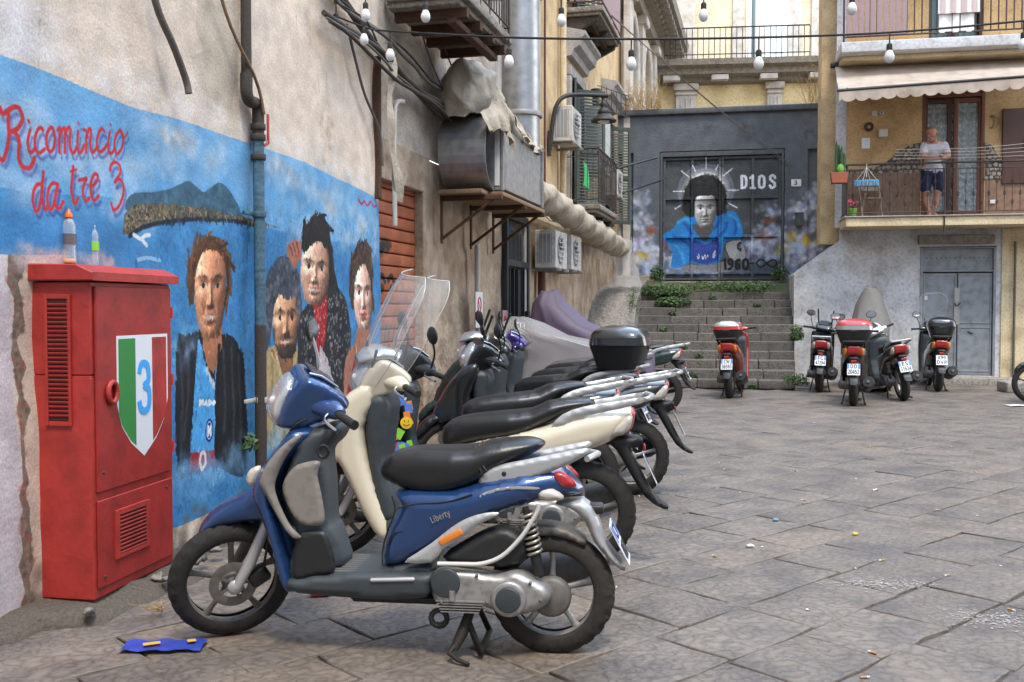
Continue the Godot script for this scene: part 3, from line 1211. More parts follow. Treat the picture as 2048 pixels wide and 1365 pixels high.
	# the lettering: shadow, soft pink, red core
	var ink := [[[4.013, 2.363, 4.018, 2.341, 4.042, 2.345, 4.063, 2.36, 4.065, 2.3, 4.066, 2.235, 4.05, 2.172, 4.025, 2.13, 3.999, 2.143], .020], [[4.066, 2.365, 4.103, 2.385, 4.139, 2.383, 4.157, 2.347, 4.137, 2.304, 4.106, 2.276, 4.073, 2.271], .020], [[4.094, 2.274, 4.127, 2.254, 4.135, 2.216, 4.131, 2.162, 4.152, 2.121, 4.195, 2.116, 4.224, 2.14, 4.238, 2.171], .020],
		[[4.197, 2.342, 4.203, 2.334], .011], [[4.209, 2.298, 4.196, 2.261, 4.193, 2.234, 4.2, 2.199, 4.219, 2.195, 4.239, 2.214], .011], [[4.296, 2.309, 4.287, 2.321, 4.264, 2.312, 4.244, 2.273, 4.239, 2.232, 4.252, 2.207, 4.274, 2.201, 4.308, 2.224], .012],
		[[4.353, 2.337, 4.329, 2.31, 4.318, 2.267, 4.327, 2.228, 4.347, 2.217, 4.371, 2.239, 4.379, 2.286, 4.37, 2.326, 4.353, 2.337], .012], [[4.401, 2.329, 4.419, 2.344, 4.413, 2.282, 4.412, 2.222], .011], [[4.416, 2.306, 4.439, 2.343, 4.456, 2.346, 4.453, 2.284, 4.45, 2.228], .012], [[4.455, 2.313, 4.477, 2.352, 4.495, 2.352, 4.486, 2.28, 4.496, 2.239, 4.514, 2.237, 4.54, 2.27], .011],
		[[4.557, 2.396, 4.562, 2.388], .010], [[4.553, 2.353, 4.544, 2.289, 4.55, 2.247, 4.572, 2.251, 4.595, 2.288], .011], [[4.593, 2.364, 4.619, 2.359, 4.612, 2.31, 4.609, 2.251], .011], [[4.614, 2.325, 4.638, 2.377, 4.653, 2.37, 4.644, 2.305, 4.65, 2.262, 4.677, 2.271, 4.697, 2.294], .011],
		[[4.761, 2.383, 4.741, 2.395, 4.718, 2.376, 4.697, 2.323, 4.704, 2.28, 4.727, 2.274, 4.759, 2.294, 4.783, 2.322], .012], [[4.805, 2.433, 4.811, 2.424], .010], [[4.804, 2.391, 4.791, 2.329, 4.794, 2.284, 4.818, 2.278, 4.843, 2.307], .011],
		[[4.881, 2.409, 4.856, 2.379, 4.843, 2.332, 4.854, 2.288, 4.879, 2.289, 4.909, 2.327, 4.918, 2.379, 4.894, 2.411, 4.881, 2.409], .011], [[4.894, 2.401, 4.926, 2.381, 4.954, 2.411], .009],
		[[4.277, 2.052, 4.251, 2.045, 4.228, 2.015, 4.217, 1.969, 4.226, 1.925, 4.245, 1.92, 4.269, 1.965, 4.283, 2.021, 4.297, 2.114], .012], [[4.289, 2.067, 4.282, 2.012, 4.285, 1.962, 4.301, 1.932, 4.321, 1.952], .011],
		[[4.391, 2.066, 4.364, 2.067, 4.337, 2.046, 4.322, 2.003, 4.321, 1.957, 4.341, 1.936, 4.365, 1.966, 4.38, 2.014, 4.395, 2.066, 4.378, 2.013, 4.372, 1.971, 4.385, 1.949, 4.409, 1.952, 4.431, 1.986], .012],
		[[4.509, 2.168, 4.5, 2.112, 4.492, 2.054, 4.498, 2.008, 4.515, 1.981, 4.538, 2.012], .013], [[4.485, 2.138, 4.534, 2.155], .010], [[4.546, 2.103, 4.576, 2.111, 4.606, 2.118, 4.583, 2.079, 4.575, 2.035, 4.596, 2.004, 4.623, 2.021], .011],
		[[4.631, 2.075, 4.666, 2.096, 4.693, 2.127, 4.69, 2.151, 4.667, 2.148, 4.643, 2.111, 4.635, 2.061, 4.645, 2.023, 4.668, 2.018, 4.695, 2.043], .012], [[4.8, 2.185, 4.813, 2.219, 4.849, 2.237, 4.886, 2.222, 4.885, 2.181, 4.835, 2.129, 4.88, 2.15, 4.912, 2.113, 4.894, 2.044, 4.852, 1.994, 4.812, 1.98, 4.796, 2.014], .017]]
	for layer in 3:
		for q in ink:
			var r: float = q[1]
			if layer == 0:
				p.stroke(P2s(q[0]), r * .85, Color(.24, .24, .50, .22), .1, true, Vector2(.015, -.03))
			elif layer == 1:
				p.stroke(P2s(q[0]), r * .85, Color(.80, .48, .55, .35), .2)
			else:
				p.stroke(P2s(q[0]), r * .55, Color(.72, .15, .18, .8), .4)
	p.stroke(P2s([8.06, 2.37, 8.13, 2.34, 8.19, 2.37, 8.26, 2.34, 8.35, 2.38, 8.44, 2.35, 8.56, 2.37]), .012, Color(.65, .22, .38, .8), .4)
	paint_people(p)
	# lower fringe: bare, dirty plaster
	for k in 260:
		p.dab(Vector2(rg.randf_range(3.2, 8.84), absf(rg.randfn()) * .09), rg.randf_range(.03, .09), [Color(.42, .37, .32, .6), Color(.50, .45, .40, .6), Color(.33, .28, .24, .5)][rg.randi() % 3], .2)
	p.fill(P2s([3.2, .0, 3.2, 1.67, 4.02, 1.70, 4.08, 1.4, 4.05, 1.0, 4.1, .6, 4.06, .3, 4.12, .0]), Color(.78, .74, .74))
	for k in 160:
		p.dab(Vector2(rg.randf_range(3.2, 4.05), rg.randf_range(.1, 1.7)), rg.randf_range(.04, .16), [Color(.82, .77, .78, .25), Color(.70, .66, .64, .18), Color(.80, .66, .66, .16)][rg.randi() % 3], .0)
	# broken edge of the plaster beside the cabinet, brick dust showing
	var edge := PackedVector2Array()
	for k in 27:
		edge.append(Vector2(4.07 + rg.randf_range(-.03, .02), 1.70 * k / 26.0))
	for k in 27:
		edge.append(Vector2(4.115 + rg.randf_range(-.02, .05), 1.70 * (26 - k) / 26.0))
	p.fill(edge, Color(.50, .44, .38))
	p.scatter(edge, 160, .008, .025, [Color(.38, .32, .27, .7), Color(.60, .52, .45, .6), Color(.64, .34, .30, .5)], .3)
	for k in 60:
		p.dab(Vector2(rg.randf_range(4.1, 4.8), 1.70 + rg.randfn() * .03), rg.randf_range(.02, .05), Color(.72, .64, .64, .5), .2)
	p.weather(77, .0010)
	return ImageTexture.create_from_image(p.im)

func P2s(a: Array) -> PackedVector2Array:
	return P2(a)

func paint_people(p: Painter) -> void:
	# four larger-than-life painted people, anonymous
	var rg := p.rg
	var black := Color(.06, .065, .08)
	# first: leather jacket over a light blue jersey
	p.fill(curve2(P2s([5.39, 1.24, 5.48, 1.29, 5.6, 1.31, 5.86, 1.29, 6, 1.28, 6.12, 1.21, 6.2, 1.04, 6.19, .39, 6.03, .36, 5.85, .44, 5.61, .45, 5.38, .5]), 3), black)
	p.fill(P2s([5.62, 1.3, 5.58, 1.02, 5.53, .58, 5.81, .54, 5.82, .94, 5.86, 1.19, 5.83, 1.08, 5.79, .98, 5.7, 1.1]), Color(.30, .62, .84))
	p.fill(P2s([5.53, .58, 5.51, .47, 5.81, .44, 5.81, .56]), Color(.66, .10, .13))
	p.fill(P2s([5.66, 1.38, 5.89, 1.38, 5.9, 1.22, 5.85, 1.11, 5.8, 1.04, 5.73, 1.08, 5.67, 1.2]), Color(.66, .42, .30))
	p.stroke(P2s([5.71, 1.08, 5.76, 1.01, 5.8, .97]), .02, Color(.8, .82, .84, .8), .4)
	p.head(P2s([5.55, 1.84, 5.96, 1.29]), Color(.86, .58, .42), .02, 1.0)
	p.fill(curve2(P2s([5.52, 1.49, 5.5, 1.65, 5.56, 1.8, 5.7, 1.9, 5.84, 1.89, 5.95, 1.82, 6, 1.64, 5.98, 1.51, 5.95, 1.6, 5.93, 1.72, 5.87, 1.79, 5.78, 1.82, 5.68, 1.8, 5.62, 1.73, 5.58, 1.63, 5.57, 1.5]), 3), Color(.30, .18, .09))
	p.strands(P2s([5.53, 1.5, 5.51, 1.66, 5.57, 1.79, 5.7, 1.88, 5.84, 1.88, 5.95, 1.8, 5.99, 1.64, 5.97, 1.54]), 150, [Color(.45, .29, .15, .6), Color(.20, .11, .05, .6), Color(.36, .22, .11, .6)])
	for q in [[5.42, 1.21, 5.44, .91, 5.42, .56], [5.5, 1.24, 5.51, 1.02, 5.46, .67], [6.02, 1.22, 6.05, .85, 6.02, .53], [6.12, 1.15, 6.13, .78, 6.1, .45], [5.92, 1.19, 5.95, .93, 5.92, .67]]:
		p.stroke(P2s(q), .022, Color(.30, .32, .36, .28), .0)
	p.stroke(P2s([5.86, 1.22, 5.86, 1, 5.83, .68, 5.83, .46]), .014, Color(.02, .02, .03, .9), .4)
	# second: long grey curls, beard, cream coat
	p.fill(curve2(P2s([6.34, .56, 6.34, .9, 6.38, 1.08, 6.56, 1.18, 6.83, 1.19, 7.04, 1.14, 7.12, .97, 7.09, .76, 6.9, .56, 6.59, .45]), 3), Color(.66, .57, .40))
	p.fill(P2s([6.56, 1.16, 6.71, 1.16, 6.91, 1.13, 6.89, .93, 6.81, .86, 6.72, 1.01]), Color(.50, .33, .22))
	p.fill(curve2(P2s([6.33, 1.03, 6.35, 1.31, 6.44, 1.51, 6.53, 1.72, 6.68, 1.82, 6.88, 1.81, 7, 1.7, 7.03, 1.52, 7.02, 1.29, 6.96, 1.37, 6.92, 1.55, 6.76, 1.6, 6.62, 1.51, 6.59, 1.3, 6.52, 1.16, 6.41, 1.01]), 3), Color(.24, .26, .30))
	p.head(P2s([6.58, 1.61, 7.02, 1.11]), Color(.80, .58, .43), .0, 1.0, .85)
	p.fill(curve2(P2s([6.51, 1.37, 6.55, 1.58, 6.65, 1.71, 6.84, 1.74, 6.98, 1.68, 7.05, 1.52, 7.03, 1.37, 7, 1.48, 6.93, 1.54, 6.82, 1.51, 6.71, 1.55, 6.63, 1.47, 6.59, 1.34]), 3), Color(.24, .26, .30))
	p.scatter(P2s([6.34, 1.03, 6.36, 1.31, 6.46, 1.51, 6.55, 1.71, 6.7, 1.81, 6.89, 1.8, 7.02, 1.68, 7.02, 1.37, 6.95, 1.44, 6.88, 1.61, 6.72, 1.62, 6.6, 1.51, 6.57, 1.27, 6.43, 1.03]), 420, .012, .035, [Color(.42, .45, .50, .4), Color(.12, .13, .16, .45), Color(.55, .58, .62, .3), Color(.20, .22, .26, .4)], .2)
	for q in [[6.45, 1.03, 6.43, .82, 6.44, .54], [6.58, 1.09, 6.55, .81, 6.57, .53], [6.69, 1.05, 6.74, .79, 6.71, .54], [6.97, 1.07, 7.02, .92, 6.98, .7]]:
		p.stroke(P2s(q), .03, Color(.50, .42, .28, .4), .0)
	p.stroke(P2s([6.64, 1.14, 6.72, .94, 6.76, .79]), .02, Color(.76, .68, .52, .7), .2)
	# third: dark hair, hand to the brow, houndstooth jacket, red scarf
	p.fill(curve2(P2s([6.99, .92, 7.01, 1.37, 7.1, 1.45, 7.44, 1.68, 7.64, 1.62, 7.82, 1.48, 7.9, 1.15, 7.81, .86, 7.67, .75, 7.33, .78]), 3), Color(.13, .13, .15))
	p.fill(P2s([7.24, 1.48, 7.45, 1.56, 7.43, 1.2, 7.33, .97, 7.26, 1.13]), Color(.60, .10, .12))
	p.fill(P2s([7.34, 1.17, 7.47, 1.04, 7.59, .8, 7.3, .82]), Color(.70, .66, .66))
	p.fill(curve2(P2s([7.02, 1.89, 7.05, 2.04, 7.16, 2.12, 7.3, 2.16, 7.44, 2.12, 7.51, 1.96, 7.55, 1.76, 7.61, 1.66, 7.47, 1.62, 7.42, 1.75, 7.39, 1.95, 7.26, 1.99, 7.1, 1.93]), 3), Color(.09, .07, .07))
	p.head(P2s([7, 1.98, 7.49, 1.5]), Color(.88, .68, .57), -.05, 1.0)
	p.fill(curve2(P2s([7.03, 1.89, 7.05, 2.02, 7.14, 2.1, 7.3, 2.13, 7.44, 2.1, 7.49, 1.99, 7.4, 1.92, 7.33, 1.97, 7.19, 1.94, 7.09, 1.88]), 3), Color(.10, .08, .08))
	p.fill(curve2(P2s([6.79, 1.88, 6.84, 1.93, 6.92, 1.96, 7, 1.95, 7.02, 1.89, 7, 1.81, 6.93, 1.75, 6.89, 1.77, 6.84, 1.82]), 3), Color(.66, .42, .34))
	for q in [[6.84, 1.91, 6.9, 1.84], [6.89, 1.93, 6.95, 1.84], [6.94, 1.94, 6.99, 1.86]]:
		p.stroke(P2s(q), .008, Color(.42, .22, .18, .7), .2)
	p.scatter(P2s([7.43, 1.56, 7.64, 1.6, 7.82, 1.46, 7.89, 1.15, 7.81, .86, 7.56, .84, 7.45, 1.2]), 300, .010, .018, [Color(.62, .60, .58, .7), Color(.03, .03, .04, .6)], .4)
	p.scatter(P2s([7.02, 1.37, 7.18, 1.44, 7.25, 1.21, 7.3, .86, 7.07, .88]), 160, .010, .018, [Color(.62, .60, .58, .7), Color(.03, .03, .04, .6)], .4)
	p.scatter(P2s([7.24, 1.44, 7.43, 1.52, 7.41, 1.21, 7.33, 1.01, 7.26, 1.13]), 60, .008, .012, [Color(.85, .75, .72, .8)], .4)
	p.strands(P2s([7.03, 1.89, 7.05, 2.03, 7.16, 2.12, 7.3, 2.15, 7.44, 2.11, 7.51, 1.96, 7.55, 1.76, 7.6, 1.66]), 150, [Color(.05, .04, .04, .7), Color(.2, .16, .15, .5)])
	# fourth: short brown hair, red lips, red straps
	p.fill(curve2(P2s([7.75, .7, 7.79, 1.03, 7.96, 1.15, 8.05, 1.31, 8.29, 1.31, 8.36, 1.13, 8.54, 1.1, 8.64, .9, 8.63, .53, 7.91, .52]), 3), Color(.66, .44, .36))
	p.fill(P2s([7.81, .74, 7.92, .92, 7.98, 1.02, 8, .93, 7.93, .69]), Color(.55, .08, .10))
	p.fill(P2s([8.35, .52, 8.47, .82, 8.54, .99, 8.62, .9, 8.56, .49]), Color(.55, .08, .10))
	p.fill(curve2(P2s([7.87, 1.65, 7.89, 1.81, 7.99, 1.94, 8.17, 2.03, 8.32, 2, 8.4, 1.83, 8.42, 1.61, 8.39, 1.42, 8.32, 1.48, 8.34, 1.7, 8.23, 1.83, 8.05, 1.76, 7.99, 1.56, 7.97, 1.44, 7.89, 1.5]), 3), Color(.25, .19, .14))
	p.head(P2s([7.94, 1.82, 8.4, 1.29]), Color(.94, .75, .66), .0, .3, .0, Color(.75, .1, .12))
	p.fill(curve2(P2s([7.88, 1.69, 7.91, 1.83, 8.02, 1.95, 8.17, 2.03, 8.32, 1.99, 8.4, 1.83, 8.41, 1.64, 8.34, 1.72, 8.23, 1.83, 8.1, 1.8, 7.99, 1.69, 7.97, 1.52, 7.89, 1.54]), 3), Color(.27, .20, .15))
	p.scatter(P2s([7.88, 1.65, 7.93, 1.83, 8.06, 1.97, 8.19, 2.02, 8.35, 1.94, 8.4, 1.7, 8.23, 1.84, 8.03, 1.78, 7.96, 1.52]), 120, .012, .03, [Color(.42, .32, .24, .4), Color(.14, .10, .08, .4)], .1)
	p.strands(P2s([7.88, 1.56, 7.91, 1.81, 8.02, 1.94, 8.17, 2.02, 8.32, 1.98, 8.4, 1.83, 8.41, 1.53]), 120, [Color(.40, .30, .22, .6), Color(.14, .10, .08, .6)])
	p.stroke(P2s([8, 1.14, 8.04, 1.05, 8.18, 1.03, 8.33, 1.12]), .008, Color(.82, .72, .48), .5)
	# soft cloud at the feet of the group
	p.clouds(P2s([5.45, .46])[0], Vector2(.25, .05), 60, [Color(.45, .66, .82, .3), Color(.55, .72, .85, .3)], .09)
	p.clouds(P2s([5.85, .4])[0], Vector2(.35, .05), 70, [Color(.45, .66, .82, .3), Color(.40, .62, .80, .3)], .09)
	p.clouds(P2s([6.48, .5])[0], Vector2(.3, .06), 60, [Color(.45, .66, .82, .3), Color(.62, .76, .86, .3)], .09)
	p.clouds(P2s([5.49, 1.24])[0], Vector2(.08, .12), 30, [Color(.62, .76, .86, .25)], .06)
	p.brushwork(P2s([5.2, .25, 8.6, .25, 8.6, 2.2, 5.2, 2.1]), 9000, .006)
	# jersey: white letters, a round crest, a red panel with a loop
	for q in [[5.63, .89, 5.63, .86, 5.65, .87, 5.66, .88, 5.63, .89], [5.67, .89, 5.67, .86], [5.69, .86, 5.71, .88, 5.72, .85], [5.7, .86, 5.72, .86], [5.74, .88, 5.74, .85, 5.77, .86, 5.77, .87, 5.74, .88], [5.81, .87, 5.79, .86, 5.8, .85, 5.82, .86, 5.81, .87]]:
		p.stroke(P2s(q), .008, Color(.88, .9, .92), .6, false)
	var badge := P2s([5.75, .69])[0]
	p.oval(badge, Vector2(.045, .075), Color(.08, .18, .45))
	p.oval(badge, Vector2(.034, .058), Color(.72, .80, .88))
	p.oval(badge, Vector2(.029, .05), Color(.10, .25, .58))
	p.stroke(PackedVector2Array([badge + Vector2(-.014, -.028), badge + Vector2(-.014, .028), badge + Vector2(.014, -.028), badge + Vector2(.014, .028)]), .006, Color(.9, .92, .94), .6, false)
	p.stroke(P2s([5.66, .46, 5.64, .51, 5.66, .56, 5.7, .55, 5.7, .49, 5.66, .46]), .010, Color(.85, .82, .82), .6)

# ------------------------------------------------------------------ left-hand houses
func wall_grid(x0: float, x1: float, y0: float, y1: float, step: float, zf: Callable, u0: Vector2, u1: Vector2) -> MB:
	var mb := MB.new()
	mb.use_uv = true
	var nx := maxi(1, int(round((x1 - x0) / step)))
	var ny := maxi(1, int(round((y1 - y0) / step)))
	for j in ny + 1:
		for i in nx + 1:
			var x := lerpf(x0, x1, float(i) / nx)
			var y := lerpf(y0, y1, float(j) / ny)
			mb.vert(Vector3(x, y, zf.call(x, y)), Vector2((x - u0.x) / (u1.x - u0.x), 1.0 - (y - u0.y) / (u1.y - u0.y)))
	for j in ny:
		for i in nx:
			var k := j * (nx + 1) + i
			mb.quad(k, k + 1, k + nx + 2, k + nx + 1)
	return mb

func build_left_front() -> void:
	var n := FastNoiseLite.new()
	n.seed = 8
	n.frequency = .6
	n.fractal_octaves = 4
	var zf := func(x: float, y: float) -> float: return n.get_noise_2d(x * 1.4, y * 1.4) * .018 + n.get_noise_2d(x * .4, y * .4 + 9.0) * .05
	var zw := func(x: float, y: float) -> float:
		var k: float = zf.call(x, y)
		if x > 8.3:
			k -= pow((x - 8.3) / .54, 3.0) * .12
		return k
	var house := thing("painted_house", "old grey plastered house front carrying a big blue street painting", "house", LW)
	var m := mat("mural_paint", Color.WHITE, .85)
	m.albedo_texture = mural_texture()
	m.heightmap_enabled = true
	m.heightmap_texture = noise_tex(55, .11, [], 1024, 4)
	m.heightmap_scale = .2
	var w := put(wall_grid(3.2, 8.84, .0, 5.2, .06, zw, Vector2(3.2, 0), Vector2(8.84, 5.2)), "painted_wall", m, house)
	meta(w, "blue street painting of four people, a bay and red lettering")
	var b := MB.new()
	b.box(Vector3(.35, 6.5, -.3), Vector3(5.7, 13.4, .6))
	b.box(Vector3(5.8, 9.2, -.3), Vector3(5.2, 8.0, .6))
	b.box(Vector3(6.0, 2.55, -.36), Vector3(5.6, 5.3, .5))
	put(b, "wall", mats.stucco_grey, house)
	# upper wall over the shop shutter and on to the first balcony, set back a little
	var up := wall_grid(8.4, 14.4, 3.0, 13.2, .2, func(x, y): return zf.call(x, y) - .05, Vector2.ZERO, Vector2.ONE)
	put(up, "upper_wall", mats.stucco_grey, house)
	var mid := wall_grid(9.98, 14.4, -.05, 3.0, .12, func(x, y): return zf.call(x, y) - .06, Vector2.ZERO, Vector2.ONE)
	put(mid, "lower_wall", mats.stucco_dirty, house)
	var jam := MB.new()
	jam.box(Vector3(10.05, 1.3, -.3), Vector3(.2, 2.75, .5), .02)
	jam.box(Vector3(9.3, 2.83, -.3), Vector3(1.7, .38, .5), .015)
	jam.box(Vector3(8.6, 3.3, -.2), Vector3(.22, 1.4, .28), .02)
	put(jam, "shop_surround", mats.stucco_dirty, house)
	var post := MB.new()
	post.box(Vector3(8.52, 3.05, .0), Vector3(.07, 1.25, .08), .006)
	put(post, "post", mats.rust, house)
	# plain grey plaster panel behind the shutter
	var bk := MB.new()
	bk.box(Vector3(9.4, 1.4, -.52), Vector3(1.6, 2.9, .06))
	put(bk, "back_panel", mats.stucco_grey, house)
	build_shutter()

func build_shutter() -> void:
	var root := thing("roller_shutter", "orange rusty roller shutter with spray paint beside the blue painting", "shutter", lw(9.36, 0, -.16))
	var r := RandomNumberGenerator.new()
	r.seed = 2
	var p := Painter.new(-.66, .0, .66, 2.7, 150.0, Color(.60, .31, .18))
	for k in 150:
		p.dab(Vector2(r.randf_range(-.66, .66), r.randf_range(0, 2.7)), r.randf_range(.04, .2), [Color(.66, .34, .18, .25), Color(.50, .25, .15, .25), Color(.60, .40, .26, .2)][r.randi() % 3], .0)
	p.fill(P2s([-.66, .0, .66, .0, .66, .98, -.66, .95]), Color(.50, .19, .15))
	for k in 90:
		p.dab(Vector2(r.randf_range(-.6, .6), r.randf_range(.1, 1.0)), r.randf_range(.05, .18), [Color(.52, .13, .12, .3), Color(.36, .08, .08, .3)][r.randi() % 2], .0)
	# a sprayed face, dark letters and a cloud
	p.fill(curve2(P2s([-.42, 1.75, -.3, 1.95, -.1, 1.9, .02, 1.7, .0, 1.45, -.2, 1.3, -.4, 1.45]), 3), Color(.62, .34, .20))
	for q in [[-.34, 1.66], [-.1, 1.66]]:
		p.stroke(P2s([q[0] - .08, q[1] + .06, q[0], q[1] + .1, q[0] + .08, q[1] + .05]), .03, Color(.06, .04, .04), .3)
		p.dab(Vector2(q[0], q[1] - .02), .06, Color(.08, .06, .06), .3)
	p.clouds(Vector2(-.28, 2.05), Vector2(.08, .03), 30, [Color(.05, .04, .04, .6)], .06)
	p.clouds(Vector2(.3, 1.7), Vector2(.14, .16), 40, [Color(.75, .62, .52, .2), Color(.8, .5, .2, .2)], .08)
	for k in 9:
		var x := -.5 + k * .11
		p.stroke(P2s([x, 1.1, x + r.randf_range(-.03, .03), 1.18, x + .05, 1.28]), .022, Color(.30, .28, .27, .8), .3)
	p.weather(12, .0018)
	var m := mat("shutter_paint", Color.WHITE, .55)
	m.albedo_texture = ImageTexture.create_from_image(p.im)
	var y := .03
	while y < 2.62:
		var h := .118
		var mb := MB.new()
		mb.use_uv = true
		var prof := [[.0, .0], [.006, .008], [.014, .012], [h * .5, .015], [h - .014, .012], [h - .005, .008], [h, .0]]
		for i in prof.size():
			for sx in [-.62, .62]:
				mb.vert(Vector3(sx, prof[i][0], prof[i][1] + (-.02 if i == 0 or i == prof.size() - 1 else .0)), Vector2((sx + .66) / 1.32, 1.0 - (y + prof[i][0]) / 2.7))
		for i in prof.size() - 1:
			mb.quad(i * 2, i * 2 + 1, i * 2 + 3, i * 2 + 2)
		put(mb, "slat", m, root, Transform3D(Basis(), Vector3(0, y, 0)))
		y += .122
	for sx in [-.645, .645]:
		var g := MB.new()
		g.box(Vector3(sx, 1.32, .0), Vector3(.05, 2.66, .09), .006)
		put(g, "guide_rail", mats.rust, root)

func arch_poly(w: float, h: float, seg := 12) -> PackedVector2Array:
	# opening with a round head: w wide, h to the crown
	var o := PackedVector2Array([Vector2(-w / 2, 0)])
	for k in seg + 1:
		var an := PI - PI * k / seg
		o.append(Vector2(cos(an) * w / 2, h - w / 2 + sin(an) * w / 2))
	o.append(Vector2(w / 2, 0))
	return o

func wall_with_holes(outline: PackedVector2Array, holes: Array, z0: float, z1: float) -> MB:
	# flat wall with openings; each hole becomes a reveal. Holes are cut by bridging vertical strips.
	var mb := MB.new()
	var polys := [outline]
	for hole in holes:
		var next := []
		for p in polys:
			# split left and right of the hole's middle so that the cut leaves no island
			var c := Vector2.ZERO
			for q in hole:
				c += q
			c /= hole.size()
			var big := 1000.0
			for half in [PackedVector2Array([Vector2(-big, -big), Vector2(c.x, -big), Vector2(c.x, big), Vector2(-big, big)]), PackedVector2Array([Vector2(c.x, -big), Vector2(big, -big), Vector2(big, big), Vector2(c.x, big)])]:
				for part in Geometry2D.intersect_polygons(p, half):
					for res in Geometry2D.clip_polygons(part, hole):
						next.append(res)
		polys = next
	for p in polys:
		var ts := Geometry2D.triangulate_polygon(p)
		var k := mb.v.size()
		for q in p:
			mb.vert(Vector3(q.x, q.y, z1))
		for i in range(0, ts.size(), 3):
			var a: Vector2 = p[ts[i]]
			var b: Vector2 = p[ts[i + 1]]
			var d: Vector2 = p[ts[i + 2]]
			if (b - a).cross(d - a) > 0:
				mb.tri(k + ts[i], k + ts[i + 1], k + ts[i + 2])
			else:
				mb.tri(k + ts[i], k + ts[i + 2], k + ts[i + 1])
	for hole in holes:
		var n: int = hole.size()
		for i in n:
			var a: Vector2 = hole[i]
			var b: Vector2 = hole[(i + 1) % n]
			mb.face([Vector3(a.x, a.y, z0), Vector3(a.x, a.y, z1), Vector3(b.x, b.y, z1), Vector3(b.x, b.y, z0)])
	return mb

func rect(x0: float, y0: float, x1: float, y1: float) -> PackedVector2Array:
	return PackedVector2Array([Vector2(x0, y0), Vector2(x1, y0), Vector2(x1, y1), Vector2(x0, y1)])

func bar_mesh(r: float, h: float, sides := 6) -> Mesh:
	return MB.new().tube([Vector3(0, 0, 0), Vector3(0, h, 0)], r, sides).mesh()

func louvre_leaf(root: Node3D, called: String, w: float, h: float, m: Material, xf: Transform3D) -> void:
	# one shutter leaf: stiles, rails and each louvre
	var f := MB.new()
	f.box(Vector3(-w / 2 + .03, h / 2, 0), Vector3(.06, h, .04), .004)
	f.box(Vector3(w / 2 - .03, h / 2, 0), Vector3(.06, h, .04), .004)
	for y in [.05, h * .48, h - .05]:
		f.box(Vector3(0, y, 0), Vector3(w - .122, .09, .036), .004)
	var leaf := put(f, called, m, root, xf)
	var lm := MB.new().box(Vector3.ZERO, Vector3(w - .125, .045, .010), .0, Basis(Vector3.RIGHT, -.7)).mesh()
	var y := .13
	while y < h - .12:
		if absf(y - h * .48) > .065:
			piece(lm, "louvre", m, leaf, Transform3D(Basis(), Vector3(0, y, 0)))
		y += .06

func moulding(root: Node3D, called: String, m: Material, x0: float, x1: float, prof: Array) -> void:
	# a level moulding: profile of [out, up] pulled along x
	var rings := []
	for x in [x0, x1]:
		var ring := PackedVector3Array()
		for p in prof:
			ring.append(Vector3(x, p[1], p[0]))
		rings.append(ring)
	var mb := MB.new()
	var n := prof.size()
	for j in n:
		var a: Vector3 = rings[0][j]
		var b: Vector3 = rings[0][(j + 1) % n]
		var c: Vector3 = rings[1][(j + 1) % n]
		var d: Vector3 = rings[1][j]
		mb.face([a, b, c, d])
	mb.face(Array(rings[0]))
	mb.face(Array(rings[1]))
	# orient
	mb.outward(0)
	put(mb, called, m, root)

